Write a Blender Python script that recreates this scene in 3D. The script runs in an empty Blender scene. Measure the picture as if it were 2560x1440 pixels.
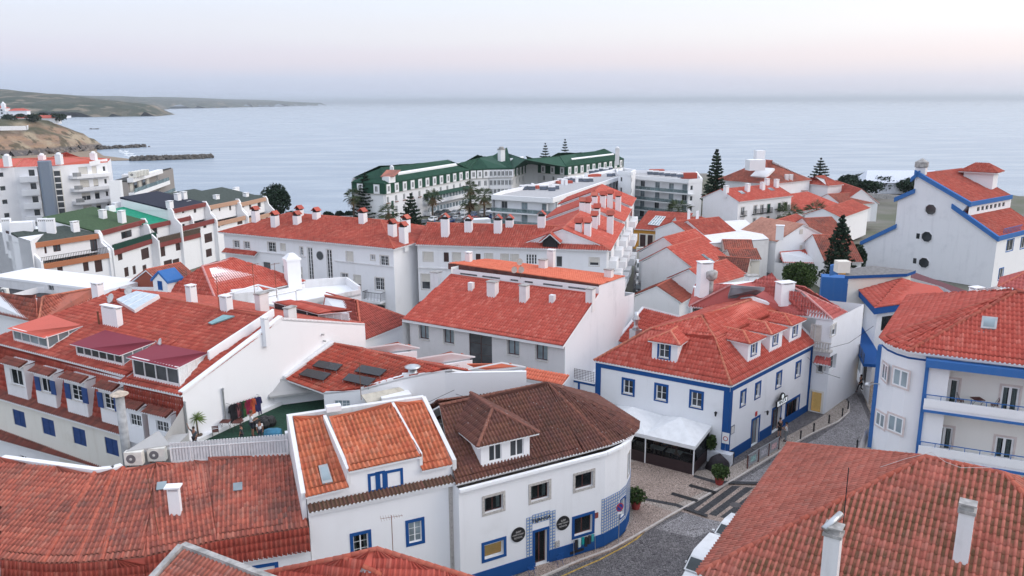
import bpy, math, random
import numpy as np
from mathutils import Vector, Matrix
random.seed(7); RNG=np.random.RandomState(11)
scene=bpy.context.scene; COL=scene.collection
# camera
FPX=1990.0; HC=29.5; TH=math.atan(466/FPX); PH=math.radians(.33)
R0=Vector((1,0,0)); FW=Vector((0,math.cos(TH),-math.sin(TH))); U0=Vector((0,math.sin(TH),math.cos(TH)))
CR=R0*math.cos(PH)-U0*math.sin(PH); CU=R0*math.sin(PH)+U0*math.cos(PH); CAM=Vector((0,0,HC))
cd=bpy.data.cameras.new('camera'); cam=bpy.data.objects.new('camera',cd); COL.objects.link(cam)
cam.matrix_world=Matrix((( CR.x,CU.x,-FW.x,0),(CR.y,CU.y,-FW.y,0),(CR.z,CU.z,-FW.z,HC),(0,0,0,1)))
cd.sensor_width=36; cd.lens=36*FPX/2560; cd.clip_start=.5; cd.clip_end=90000
scene.camera=cam
# light and sky
W=bpy.data.worlds.new('World'); scene.world=W; W.use_nodes=True
nt=W.node_tree; nt.nodes.clear()
def wn(t,**k):
 n=nt.nodes.new(t)
 for a,b in k.items(): setattr(n,a,b)
 return n
tc=wn('ShaderNodeTexCoord'); sx=wn('ShaderNodeSeparateXYZ'); nt.links.new(tc.outputs['Generated'],sx.inputs[0])
def ramp(stops):
 r=wn('ShaderNodeValToRGB'); r.color_ramp.interpolation='EASE'
 e=r.color_ramp.elements
 while len(e)<len(stops): e.new(.5)
 for i,(p,c) in enumerate(stops): e[i].position=p; e[i].color=(*c,1)
 return r
def wmath(op,a,b=None,clamp=False):
 m=wn('ShaderNodeMath',operation=op,use_clamp=clamp)
 for i,v in enumerate((a,b)):
  if v is None: continue
  if isinstance(v,(int,float)): m.inputs[i].default_value=v
  else: nt.links.new(v,m.inputs[i])
 return m.outputs[0]
nz=wn('ShaderNodeTexNoise'); nz.inputs['Scale'].default_value=2.2; nz.inputs['Detail'].default_value=5
mp=wn('ShaderNodeMapping'); mp.inputs['Scale'].default_value=(1,1,9); nt.links.new(tc.outputs['Generated'],mp.inputs[0]); nt.links.new(mp.outputs[0],nz.inputs[0])
zz=wmath('ADD',sx.outputs[2],wmath('MULTIPLY',wmath('SUBTRACT',nz.outputs[0],.5),.035))
el=wmath('POWER',wmath('MAXIMUM',zz,0.0),.5)     # sqrt of sine of elevation
left=ramp([(0,(.50,.60,.80)),(.16,(.46,.53,.70)),(.235,(.56,.54,.66)),(.29,(.58,.58,.67)),(.36,(.60,.63,.73)),(.6,(.80,.85,.97)),(1,(1.0,1.06,1.2))])
right=ramp([(0,(.74,.77,.90)),(.15,(.64,.63,.73)),(.22,(.76,.67,.70)),(.29,(.78,.74,.75)),(.36,(.74,.75,.78)),(.6,(.84,.88,.98)),(1,(1.0,1.06,1.2))])
for r_ in (left,right): nt.links.new(el,r_.inputs[0])
az=wmath('MULTIPLY_ADD',sx.outputs[0],.9); nt.nodes[-1].inputs[2].default_value=.5; nt.nodes[-1].use_clamp=True
mx=wn('ShaderNodeMix',data_type='RGBA'); nt.links.new(az,mx.inputs[0]); nt.links.new(left.outputs[0],mx.inputs[6]); nt.links.new(right.outputs[0],mx.inputs[7])
b1=wn('ShaderNodeBackground'); nt.links.new(mx.outputs[2],b1.inputs[0]); b1.inputs[1].default_value=1.0
sky=wn('ShaderNodeTexSky'); sky.sky_type='NISHITA'; sky.sun_disc=False
SUN_EL,SUN_AZ=math.radians(30),math.radians(95)     # azimuth clockwise from the view direction
sky.sun_elevation=SUN_EL; sky.sun_rotation=SUN_AZ; sky.dust_density=3
b2=wn('ShaderNodeBackground'); nt.links.new(sky.outputs[0],b2.inputs[0]); b2.inputs[1].default_value=.05
ad=wn('ShaderNodeAddShader'); wo=wn('ShaderNodeOutputWorld')
nt.links.new(b1.outputs[0],ad.inputs[0]); nt.links.new(b2.outputs[0],ad.inputs[1]); nt.links.new(ad.outputs[0],wo.inputs[0])
sl=bpy.data.lights.new('sun','SUN'); sl.energy=.55; sl.angle=math.radians(35); sl.color=(1,.93,.88)
so=bpy.data.objects.new('sun',sl); COL.objects.link(so)
sd=Vector((math.sin(SUN_AZ)*math.cos(SUN_EL),math.cos(SUN_AZ)*math.cos(SUN_EL),math.sin(SUN_EL)))
so.rotation_euler=sd.to_track_quat('Z','Y').to_euler()
scene.view_settings.view_transform='Standard'; scene.view_settings.look='None'; scene.view_settings.gamma=1; scene.view_settings.exposure=.2
scene.render.engine='CYCLES'; scene.cycles.use_denoising=True; scene.cycles.max_bounces=6; scene.cycles.transparent_max_bounces=12
scene.cycles.volume_bounces=0
# surveying: a picture point at a known height is a place in the town
def DIR(x,y): return CR*((x-1280)/FPX)+CU*((720-y)/FPX)+FW
def P(x,y,z):
 d=DIR(x,y); return CAM+d*((z-HC)/d.z)
def Q(p):
 v=Vector(p)-CAM; w=v.dot(FW); return 1280+FPX*v.dot(CR)/w,720-FPX*v.dot(CU)/w,w
def hit(A,n,x,y):
 d=DIR(x,y); return CAM+d*((Vector(A)-CAM).dot(n)/d.dot(n))
def topz(b,y):
 lo,hi=-60,200
 for _ in range(45):
  m=(lo+hi)/2
  if Q((b[0],b[1],m))[1]>y: lo=m
  else: hi=m
 return m
def V(a,b,c=None): return Vector((a,b,c)) if c is not None else Vector((a.x,a.y,b))
def atz(p,z): return Vector((p[0],p[1],z))
# objects
ORG={}
def put(o,parent=None):
 COL.objects.link(o)
 if parent is not None:
  o.parent=parent; ORG[o.name]=ORG[parent.name]
 return o
def tag(o,label=None,cat=None,group=None,kind=None):
 for k,v in (('label',label),('category',cat),('group',group),('kind',kind)):
  if v: o[k]=v
 return o
def thing(name,label,cat,loc,group=None):
 o=bpy.data.objects.new(name,None); COL.objects.link(o); o.location=Vector(loc); o.empty_display_size=.3
 ORG[o.name]=Vector(loc); return tag(o,label,cat,group)
class MB:
 def __init__(s): s.v=[]; s.f=[]; s.m=[]
 def add(s,vs,fs,mi=0):
  b=len(s.v); s.v+= [tuple(v) for v in vs]; s.f+=[tuple(b+i for i in f) for f in fs]; s.m+=[mi]*len(fs); return s
 def poly(s,pts,mi=0): return s.add(pts,[tuple(range(len(pts)))],mi)
 def hexa(s,p,mi=0):      # p: 4 bottom, 4 top
  return s.add(p,[(3,2,1,0),(4,5,6,7),(0,1,5,4),(1,2,6,5),(2,3,7,6),(3,0,4,7)],mi)
 def box(s,o,a,b,c,mi=0): # corner o and three edge vectors
  o,a,b,c=map(Vector,(o,a,b,c))
  if a.cross(b).dot(c)<0: a,b=b,a
  return s.hexa([o,o+a,o+a+b,o+b,o+c,o+a+c,o+a+b+c,o+b+c],mi)
 def cbox(s,c,sx_,sy_,sz,rz=0,mi=0): # centre of the base
  ca,sa=math.cos(rz),math.sin(rz); a=Vector((ca,sa,0)); b=Vector((-sa,ca,0)); c=Vector(c)
  return s.box(c-a*sx_/2-b*sy_/2,a*sx_,b*sy_,Vector((0,0,sz)),mi)
 def prism(s,pts,z0,z1,mi=0,mtop=None):
  n=len(pts); b=[(p[0],p[1],z0) for p in pts]; t=[(p[0],p[1],z1) for p in pts]
  ar=sum(pts[i][0]*pts[(i+1)%n][1]-pts[(i+1)%n][0]*pts[i][1] for i in range(n))
  if ar<0: b.reverse(); t.reverse()
  s.add(b+t,[(i,(i+1)%n,n+(i+1)%n,n+i) for i in range(n)],mi)
  s.poly(t,mi if mtop is None else mtop); s.poly(b[::-1],mi); return s
 def tube(s,path,r,n=6,mi=0,cap=True):
  path=[Vector(p) for p in path]; rr=r if isinstance(r,(list,tuple)) else [r]*len(path); vs=[]
  for i,p in enumerate(path):
   d=(path[min(i+1,len(path)-1)]-path[max(i-1,0)]).normalized()
   a=d.cross(Vector((0,0,1)) if abs(d.z)<.95 else Vector((1,0,0))).normalized(); b=d.cross(a)
   for k in range(n):
    t=2*math.pi*k/n; vs.append(p+(a*math.cos(t)+b*math.sin(t))*rr[i])
  fs=[]
  for i in range(len(path)-1):
   for k in range(n): fs.append((i*n+k,i*n+(k+1)%n,(i+1)*n+(k+1)%n,(i+1)*n+k))
  if cap: fs.append(tuple(range(n))[::-1]); fs.append(tuple((len(path)-1)*n+k for k in range(n)))
  return s.add(vs,fs,mi)
 def lathe(s,c,prof,n=16,mi=0,axis=None):
  c=Vector(c); vs=[]; fs=[]
  z=Vector(axis).normalized() if axis else Vector((0,0,1)); a=z.orthogonal().normalized(); b=z.cross(a)
  for r_,h in prof:
   for k in range(n):
    t=2*math.pi*k/n; vs.append(c+z*h+(a*math.cos(t)+b*math.sin(t))*r_)
  for i in range(len(prof)-1):
   for k in range(n): fs.append((i*n+k,i*n+(k+1)%n,(i+1)*n+(k+1)%n,(i+1)*n+k))
  fs.append(tuple(range(n))[::-1]); fs.append(tuple((len(prof)-1)*n+k for k in range(n)))
  return s.add(vs,fs,mi)
 def build(s,name,mats,parent=None,smooth=False,kind=None,bevel=0):
  me=bpy.data.meshes.new(name); og=ORG[parent.name] if parent is not None else Vector((0,0,0))
  me.from_pydata([(v[0]-og.x,v[1]-og.y,v[2]-og.z) for v in s.v],[],s.f)
  if not isinstance(mats,(list,tuple)): mats=[mats]
  for m in mats: me.materials.append(m)
  me.polygons.foreach_set('material_index',s.m)
  if smooth: me.polygons.foreach_set('use_smooth',[True]*len(s.f))
  o=bpy.data.objects.new(name,me); put(o,parent)
  if kind: o['kind']=kind
  if bevel:
   b=o.modifiers.new('bevel','BEVEL'); b.width=bevel; b.segments=2; b.limit_method='ANGLE'
  return o
 def solo(s,name,mats,label,cat,group=None,kind=None,smooth=False,bevel=0):   # a thing that is one mesh
  n=len(s.v); c=Vector((sum(v[0] for v in s.v)/n,sum(v[1] for v in s.v)/n,min(v[2] for v in s.v)))
  s.v=[(v[0]-c.x,v[1]-c.y,v[2]-c.z) for v in s.v]
  o=s.build(name,mats,None,smooth,None,bevel); o.location=c; ORG[o.name]=c
  return tag(o,label,cat,group,kind)
def fast_mesh(name,verts,quads,mats,parent=None,attrs=None,smooth=False,kind=None):
 og=ORG[parent.name] if parent is not None else Vector((0,0,0))
 me=bpy.data.meshes.new(name); verts=np.asarray(verts,dtype=np.float32)-np.array([og.x,og.y,og.z],dtype=np.float32); quads=np.asarray(quads,dtype=np.int32)
 k=quads.shape[1]
 me.vertices.add(len(verts)); me.vertices.foreach_set('co',verts.ravel())
 me.loops.add(quads.size); me.loops.foreach_set('vertex_index',quads.ravel())
 me.polygons.add(len(quads)); me.polygons.foreach_set('loop_start',np.arange(0,quads.size,k,dtype=np.int32))
 me.update(calc_edges=True)
 for an,av in (attrs or {}).items():
  a=me.attributes.new(an,'FLOAT','FACE'); a.data.foreach_set('value',np.asarray(av,dtype=np.float32))
 for m in (mats if isinstance(mats,(list,tuple)) else [mats]): me.materials.append(m)
 if smooth: me.polygons.foreach_set('use_smooth',np.ones(len(quads),dtype=bool))
 o=bpy.data.objects.new(name,me); put(o,parent)
 if kind: o['kind']=kind
 return o
# materials
MATS={}
class NB:
 def __init__(s,name):
  s.m=bpy.data.materials.new(name); s.m.use_nodes=True; s.t=s.m.node_tree; s.b=s.t.nodes['Principled BSDF']; s.o=s.t.nodes['Material Output']
 def n(s,t,**k):
  n=s.t.nodes.new(t)
  for a,b in k.items(): setattr(n,a,b)
  return n
 def l(s,a,b): s.t.links.new(a,b)
 def val(s,sock,v):
  if isinstance(v,(int,float)): sock.default_value=v
  elif isinstance(v,tuple): sock.default_value=(*v,1) if len(v)==3 and len(sock.default_value)==4 else v
  else: s.l(v,sock)
 def math(s,op,a,b=0,c=0,clamp=False):
  m=s.n('ShaderNodeMath',operation=op,use_clamp=clamp)
  for i,v in enumerate((a,b,c)): s.val(m.inputs[i],v)
  return m.outputs[0]
 def mix(s,f,a,b,bt='MIX'):
  m=s.n('ShaderNodeMix',data_type='RGBA',blend_type=bt); s.val(m.inputs[0],f); s.val(m.inputs[6],a); s.val(m.inputs[7],b); return m.outputs[2]
 def pos(s):
  return s.n('ShaderNodeNewGeometry').outputs['Position']
 def noise(s,scale,detail=4,sc=(1,1,1),rough=.5,vec=None,off=(0,0,0)):
  mpn=s.n('ShaderNodeMapping'); mpn.inputs['Scale'].default_value=sc; mpn.inputs['Location'].default_value=off; s.l(vec or s.pos(),mpn.inputs[0])
  n=s.n('ShaderNodeTexNoise'); n.inputs['Scale'].default_value=scale; n.inputs['Detail'].default_value=detail; n.inputs['Roughness'].default_value=rough
  s.l(mpn.outputs[0],n.inputs['Vector']); return n.outputs[0]
 def voro(s,scale,feature='F1',sc=(1,1,1),rnd=1,out=0):
  mpn=s.n('ShaderNodeMapping'); mpn.inputs['Scale'].default_value=sc; s.l(s.pos(),mpn.inputs[0])
  n=s.n('ShaderNodeTexVoronoi',feature=feature); n.inputs['Scale'].default_value=scale; n.inputs['Randomness'].default_value=rnd
  s.l(mpn.outputs[0],n.inputs['Vector']); return n.outputs[out]
 def ss(s,x,a,b):
  m=s.n('ShaderNodeMapRange',interpolation_type='SMOOTHSTEP'); s.val(m.inputs[0],x); m.inputs[1].default_value=a; m.inputs[2].default_value=b; return m.outputs[0]
 def bump(s,h,dist=.02,st=1):
  b=s.n('ShaderNodeBump'); b.inputs['Strength'].default_value=st; b.inputs['Distance'].default_value=dist; s.l(h,b.inputs['Height']); s.l(b.outputs[0],s.b.inputs['Normal'])
 def fin(s,col,rough=.7,metal=0,spec=.5):
  s.val(s.b.inputs['Base Color'],col); s.val(s.b.inputs['Roughness'],rough); s.b.inputs['Metallic'].default_value=metal; s.b.inputs['Specular IOR Level'].default_value=spec
  return s.m
def plain(name,c,rough=.6,metal=0,var=.12,scale=3,spec=.4,emit=None):
 k=('p',name)
 if k in MATS: return MATS[k]
 b=NB(name); n=b.noise(scale,5); f=b.ss(n,.3,.75)
 col=b.mix(f,tuple(min(1,x*(1+var)) for x in c),tuple(x*(1-var) for x in c))
 b.fin(col,rough,metal,spec)
 if emit: b.b.inputs['Emission Color'].default_value=(*emit[0],1); b.b.inputs['Emission Strength'].default_value=emit[1]
 MATS[k]=b.m; return b.m
def plaster(name,c,dirt=.35,dcol=(.33,.32,.30),band=.5):
 k=('w',name)
 if k in MATS: return MATS[k]
 b=NB(name)
 st=b.ss(b.noise(1.0,6,(1.6,1.6,.16),.62),.50,.80)     # rain streaks
 bl=b.ss(b.noise(.45,7,(1,1,1),.65),.50,.78)           # blotches
 fine=b.noise(9,3)
 d=b.math('MULTIPLY',b.math('ADD',b.math('MULTIPLY',st,.5),b.math('MULTIPLY',bl,.6)),dirt,clamp=True)
 col=b.mix(d,c,dcol); col=b.mix(b.math('MULTIPLY',fine,.12),col,tuple(x*.8 for x in c))
 b.bump(b.noise(35,3),.006,.5)
 b.fin(col,.85,0,.2); MATS[k]=b.m; return b.m
def tiles(name,cols,moss=0,mosscol=(.10,.085,.045),grime=.3,grimecol=(.13,.06,.05),lichen=0,fade=0):
 k=('t',name)
 if k in MATS: return MATS[k]
 b=NB(name)
 at=b.n('ShaderNodeAttribute',attribute_name='tv').outputs['Fac']; ch=b.n('ShaderNodeAttribute',attribute_name='ch').outputs['Fac']
 rnd=b.math('FRACT',b.math('ADD',at,b.n('ShaderNodeObjectInfo').outputs['Random']))
 r=b.n('ShaderNodeValToRGB'); e=r.color_ramp.elements
 while len(e)<len(cols): e.new(.5)
 for i,c in enumerate(cols): e[i].position=i/(len(cols)-1); e[i].color=(*c,1)
 b.l(rnd,r.inputs[0]); col=r.outputs[0]
 big=b.ss(b.noise(.28,5,rough=.6),.35,.72)
 g=b.math('MULTIPLY',big,grime); g=b.math('ADD',g,b.math('MULTIPLY',b.ss(b.noise(2.1,5,rough=.65),.5,.75),grime*.6),clamp=True)
 g=b.math('MULTIPLY',g,b.math('ADD',.45,b.math('MULTIPLY',rnd,.9)),clamp=True)
 col=b.mix(g,col,grimecol)
 if fade: col=b.mix(b.math('MULTIPLY',b.ss(b.noise(1.1,4),.45,.8),fade),col,(.42,.22,.18))
 if moss:
  mm=b.math('MULTIPLY',b.ss(b.noise(.8,6,rough=.7),.34,.6),b.math('ADD',.12,b.math('MULTIPLY',ch,.88)))
  col=b.mix(b.math('MULTIPLY',mm,moss,clamp=True),col,mosscol)
 if lichen:
  lv=b.voro(3.2); l1=b.ss(lv,.17,.09); gate=b.ss(b.noise(.9,3),.42,.6)
  col=b.mix(b.math('MULTIPLY',b.math('MULTIPLY',l1,gate),lichen,clamp=True),col,(.42,.38,.36))
 b.bump(b.noise(22,4),.01,.6)
 b.fin(col,.82,0,.25); MATS[k]=b.m; return b.m
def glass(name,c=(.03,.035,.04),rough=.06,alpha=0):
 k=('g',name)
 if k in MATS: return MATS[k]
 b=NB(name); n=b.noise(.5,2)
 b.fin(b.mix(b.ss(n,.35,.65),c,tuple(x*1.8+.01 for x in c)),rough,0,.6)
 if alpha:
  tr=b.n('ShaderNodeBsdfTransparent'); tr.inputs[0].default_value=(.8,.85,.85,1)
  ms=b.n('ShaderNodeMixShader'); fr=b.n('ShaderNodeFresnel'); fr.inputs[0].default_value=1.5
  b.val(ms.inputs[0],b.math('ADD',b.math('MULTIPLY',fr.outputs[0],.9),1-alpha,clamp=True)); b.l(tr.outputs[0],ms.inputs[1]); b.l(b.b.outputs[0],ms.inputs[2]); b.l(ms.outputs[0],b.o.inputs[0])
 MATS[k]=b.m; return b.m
WHITE=plaster('white limewash',(.80,.81,.83),.22)
WHITEN=plaster('clean white paint',(.83,.84,.86),.10)
WHITEO=plaster('weathered white render',(.74,.74,.75),.6)
WHITEB=plaster('streaked white render',(.76,.77,.80),.45,(.40,.42,.46))
CREAM=plaster('cream render',(.72,.69,.62),.3)
GREYR=plaster('grey cement render',(.42,.42,.42),.6)
BLUE=plaster('royal blue paint',(.014,.078,.26),.22,(.06,.11,.22))
BLUEL=plaster('faded sky blue paint',(.045,.15,.40),.35,(.16,.24,.38))
BLUED=plain('dark blue shutter paint',(.02,.06,.20),.5)
OCHRE=plaster('ochre render',(.55,.27,.05),.2)
STONE=plain('speckled limestone',(.42,.40,.38),.8,var=.35,scale=14)
SILL=plain('pale stone sill',(.58,.56,.53),.7,var=.15,scale=8)
CONC=plain('stained concrete',(.34,.33,.32),.9,var=.35,scale=2.5)
DARK=plain('unlit room',(.025,.024,.026),.9)
WARM=plain('warm lit room',(.5,.33,.15),.8,emit=((1,.62,.25),.35))
FRW=plain('white window paint',(.78,.79,.80),.4,var=.03)
FRB=plain('brown aluminium',(.07,.025,.022),.45)
FRD=plain('dark green frame',(.02,.07,.05),.5)
FRG=plain('grey aluminium',(.35,.36,.37),.4,.3)
BLIND=plain('beige roller blind',(.60,.58,.53),.7,var=.05)
SHB=plain('dark brown shutter',(.055,.03,.028),.6)
SHG=plain('dark green shutter',(.012,.06,.045),.6)
CURT=plain('white net curtain',(.66,.69,.70),.9,var=.12,scale=9)
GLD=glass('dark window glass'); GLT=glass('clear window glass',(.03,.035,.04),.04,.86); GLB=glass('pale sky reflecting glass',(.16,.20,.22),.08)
METAL=plain('galvanised steel',(.50,.52,.54),.35,.8,var=.1); BLACK=plain('black iron',(.018,.018,.02),.5)
WOODB=plain('stained brown timber',(.10,.035,.03),.7,var=.35,scale=2)
RUST=plain('rusty iron',(.17,.07,.04),.8)
T_RED=tiles('red clay tile',[(.42,.085,.062),(.50,.115,.082),(.37,.075,.056),(.56,.165,.12)],0,grime=.28)
T_REDN=tiles('bright red clay tile',[(.52,.105,.078),(.58,.13,.095),(.48,.095,.070),(.64,.185,.14)],0,grime=.14)
T_ORG=tiles('orange clay tile',[(.62,.17,.085),(.66,.21,.11),(.55,.14,.075),(.70,.27,.16)],.5,(.14,.075,.04),grime=.2,lichen=.25)
T_ORN=tiles('new orange tile',[(.74,.20,.12),(.76,.23,.14),(.70,.18,.105)],0,grime=.10)
T_MOS=tiles('mossy red tile',[(.50,.15,.11),(.58,.19,.14),(.45,.13,.095),(.56,.21,.16)],.85,(.13,.09,.045),grime=.26,lichen=.15,fade=.25)
T_OLD=tiles('old dark red tile',[(.44,.12,.085),(.53,.16,.11),(.35,.10,.075),(.56,.21,.15)],.35,(.11,.07,.05),grime=.65,grimecol=(.16,.09,.08),lichen=.25)
T_BRN=tiles('lichened brown tile',[(.165,.070,.060),(.20,.085,.068),(.135,.062,.055),(.23,.10,.075)],.4,(.14,.075,.02),grime=.5,grimecol=(.09,.055,.05),lichen=.85)
T_DRK=tiles('dark weathered tile',[(.22,.075,.062),(.28,.09,.07),(.18,.07,.06),(.33,.12,.09)],.3,grime=.5,lichen=.15)
T_PNK=tiles('pink mortared tile',[(.54,.14,.12),(.58,.17,.15),(.48,.12,.11)],0,grime=.15)
T_MAR=tiles('maroon corrugated sheet',[(.21,.035,.055),(.23,.04,.06)],0,grime=.15,grimecol=(.15,.04,.06))
T_GRN=tiles('dark green glazed tile',[(.022,.075,.050),(.030,.090,.060),(.018,.062,.045)],0,grime=.2,grimecol=(.02,.05,.04))
T_GRV=tiles('rust brown mineral roof',[(.26,.075,.055),(.30,.09,.07),(.23,.07,.055)],0,grime=.3)
RIDGE=tiles('ridge tile',[(.45,.11,.07),(.52,.15,.10),(.40,.10,.07)],.25,grime=.2)
RIDGEO=tiles('orange ridge tile',[(.52,.17,.10),(.56,.21,.14),(.48,.15,.09)],.15,grime=.15)
RIDGEP=tiles('pink ridge mortar',[(.58,.28,.27),(.62,.33,.31),(.55,.25,.24)],0,grime=.1)
# walls and windows
class Wall:
 def __init__(s,root,A,B,z0,z1,mat=None,gable=None,name='wall',label=None):
  s.root=root; s.A=Vector((A[0],A[1],0)); s.B=Vector((B[0],B[1],0)); s.z0=z0; s.z1=z1; s.mat=mat or WHITE
  s.d=(s.B-s.A).normalized(); s.n=Vector((s.d.y,-s.d.x,0)); s.len=(s.B-s.A).length; s.op=[]; s.gable=gable; s.name=name; s.todo=[]
 def pt(s,u,z,o=0): return s.A+s.d*u+s.n*o+Vector((0,0,z))
 def px(s,x,y,o=0):
  h=hit(s.A+s.n*o,s.n,x,y); return (h-s.A).dot(s.d),h.z
 def bb(s,b,o=0):
  x0,y0,x1,y1=b; xm,ym=(x0+x1)/2,(y0+y1)/2
  u0=s.px(x0,ym,o)[0]; u1=s.px(x1,ym,o)[0]; zt=s.px(xm,y0,o)[1]; zb=s.px(xm,y1,o)[1]
  return min(u0,u1),zb,max(u0,u1),zt
 def win(s,b,metric=False,hole=True,**k):
  r=b if metric else s.bb(b)
  if hole: s.op.append((max(.02,r[0]),max(s.z0+.02,r[1]),min(s.len-.02,r[2]),min(s.z1-.02,r[3]),k.get('back',DARK),k.get('rec',.14)))
  s.todo.append((r,k)); return s
 def wins(s,boxes,**k):
  for b in boxes: s.win(b,**k)
  return s
 def build(s):
  m=MB(); us=sorted({0,s.len}|{o[0] for o in s.op}|{o[2] for o in s.op}); zs=sorted({s.z0,s.z1}|{o[1] for o in s.op}|{o[3] for o in s.op})
  mats=[s.mat]
  for i in range(len(us)-1):
   for j in range(len(zs)-1):
    uc,zc=(us[i]+us[i+1])/2,(zs[j]+zs[j+1])/2
    if us[i+1]-us[i]<1e-4 or zs[j+1]-zs[j]<1e-4: continue
    if any(o[0]<uc<o[2] and o[1]<zc<o[3] for o in s.op): continue
    m.poly([s.pt(us[i],zs[j]),s.pt(us[i+1],zs[j]),s.pt(us[i+1],zs[j+1]),s.pt(us[i],zs[j+1])])
  if s.gable: m.poly([s.pt(u,z) for u,z in s.gable])
  for u0,z0,u1,z1,bk,rec in s.op:
   D_=-.45; q=[(u0,z0),(u1,z0),(u1,z1),(u0,z1)]
   for k in range(4):
    a,b=q[k],q[(k+1)%4]; m.poly([s.pt(*a),s.pt(*a,-rec-.06),s.pt(*b,-rec-.06),s.pt(*b)])
   if bk not in mats: mats.append(bk)
   bi=mats.index(bk)
   for k in range(4):
    a,b=q[k],q[(k+1)%4]; m.poly([s.pt(*a,-rec-.06),s.pt(*a,D_),s.pt(*b,D_),s.pt(*b,-rec-.06)],bi)
   m.poly([s.pt(*c,D_) for c in q],bi)
  o=m.build(s.name,mats,s.root)
  for r,k in s.todo: mkwin(s,r,**k)
  return s
 def band(s,u0,u1,z0,z1,proud=.03,mat=None,name='band'):
  m=MB().box(s.pt(u0,z0,-.05 if proud<.2 else 0.0),s.d*(u1-u0),s.n*(proud+(.05 if proud<.2 else 0)),Vector((0,0,z1-z0))); return m.build(name,mat or BLUE,s.root)
def mkwin(w,r,fr=None,leaves=2,rows=2,cols=1,sur=None,sw=.14,sp=.03,sill=None,pane=None,blind=None,bf=1.0,curtain=0,rec=.14,back=None,oshut=None,cshut=None,door=False,t=.05,name=None,label=None,leafopen=0,simple=False,lintel=None,sproud=.09):
 u0,z0,u1,z1=r; fr=fr or FRW; pane=pane or GLD; wd,ht=u1-u0,z1-z0
 m=MB(); bx=lambda a,c,b,d,o0,o1,mm=m: mm.box(w.pt(a,c,o0),w.d*(b-a),w.n*(o1-o0),Vector((0,0,d-c)))
 o0,o1=-rec-.05,-rec
 if cshut:   # closed shutter fills the opening
  for k in range(leaves):
   a=u0+wd*k/leaves; b=u0+wd*(k+1)/leaves
   bx(a+.01,z0+.01,b-.01,z1-.01,o0,o0+.03)
   for (p,q) in ((a+.01,a+.07),(b-.07,b-.01)): bx(p,z0+.01,q,z1-.01,o0+.03,o0+.055)
   for zz_ in (z0+.01,(z0+z1)/2-.04,z1-.09): bx(a+.075,zz_,b-.075,zz_+.08,o0+.03,o0+.055)
   if not simple:
    nz_=int((ht-.2)/.09)
    for q in range(nz_): bx(a+.085,z0+.11+q*.09,b-.085,z0+.11+q*.09+.045,o0+.03,o0+.042)
  f=m.build(name or 'window',cshut,w.root)
 else:
  bx(u0,z0,u0+t,z1,o0,o1); bx(u1-t,z0,u1,z1,o0,o1); bx(u0+t,z0,u1-t,z0+t,o0,o1); bx(u0+t,z1-t,u1-t,z1,o0,o1)
  for k in range(1,leaves):
   c=u0+wd*k/leaves; bx(c-t*.7,z0+t,c+t*.7,z1-t,o0+.004,o1-.006)
  if not simple and rows>1:
   for q in range(1,rows):
    zc=z0+ht*q/rows; bx(u0+t,zc-.014,u1-t,zc+.014,o0+.012,o1-.012)
  if not simple and cols>1:
   for k in range(leaves):
    for q in range(1,cols):
     c=u0+wd*(k+q/cols)/leaves; bx(c-.014,z0+t,c+.014,z1-t,o0+.010,o1-.014)
  f=m.build(name or ('door' if door else 'window'),fr,w.root)
  for k in range(leaves):
   a=u0+wd*k/leaves+t*.5; b=u0+wd*(k+1)/leaves-t*.5
   MB().box(w.pt(a,z0+t*.5,o0+.018),w.d*(b-a),w.n*.008,Vector((0,0,ht-t))).build('pane',pane,f)
  if curtain:
   for k in range(leaves):
    a=u0+wd*k/leaves+.05; b=u0+wd*(k+1)/leaves-.05; cw=(b-a)*curtain; mm=MB(); n_=max(4,int(cw/.06)); vs=[]
    st=a if k==0 else b-cw
    for q in range(n_+1):
     uu=st+cw*q/n_; oo=o0-.10+(.02 if q%2 else -.02); vs+= [w.pt(uu,z0+.03,oo),w.pt(uu,z1-.03,oo)]
    mm.add(vs,[(2*q,2*q+2,2*q+3,2*q+1) for q in range(n_)]); mm.build('curtain',CURT,f)
  if blind:
   MB().box(w.pt(u0+.03,z1-ht*bf,o1+.004),w.d*(wd-.06),w.n*.02,Vector((0,0,ht*bf-.005))).build('roller_blind',blind,f)
 if label: f['label']=label
 if sur:
  mm=MB(); q=lambda a,c,b,d: mm.box(w.pt(a,c,-.02),w.d*(b-a),w.n*(sp+.02),Vector((0,0,d-c)))
  q(u0-sw,z0-(0 if door else sw),u0-.002,z1+sw); q(u1+.002,z0-(0 if door else sw),u1+sw,z1+sw); q(u0-.002,z1+.002,u1+.002,z1+sw)
  if not door: q(u0-.002,z0-sw,u1+.002,z0-.002)
  mm.build('surround',sur,f)
 if sill:
  MB().box(w.pt(u0-.05,z0-.05,-.03),w.d*(wd+.1),w.n*(sproud+.03),Vector((0,0,.053))).build('sill',sill,f)
 if oshut:
  for sg,uu in ((-1,u0-.03),(1,u1+.03)):
   wd2=wd/2; mm=MB(); a=uu-wd2 if sg<0 else uu
   mm.box(w.pt(a,z0,.04),w.d*wd2,w.n*.035,Vector((0,0,ht)))
   nz_=int((ht-.2)/.1)
   for q_ in range(nz_): mm.box(w.pt(a+.06,z0+.1+q_*.1,.0755),w.d*(wd2-.12),w.n*.012,Vector((0,0,.05)))
   mm.build('shutter',oshut,f)
 return f
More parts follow.
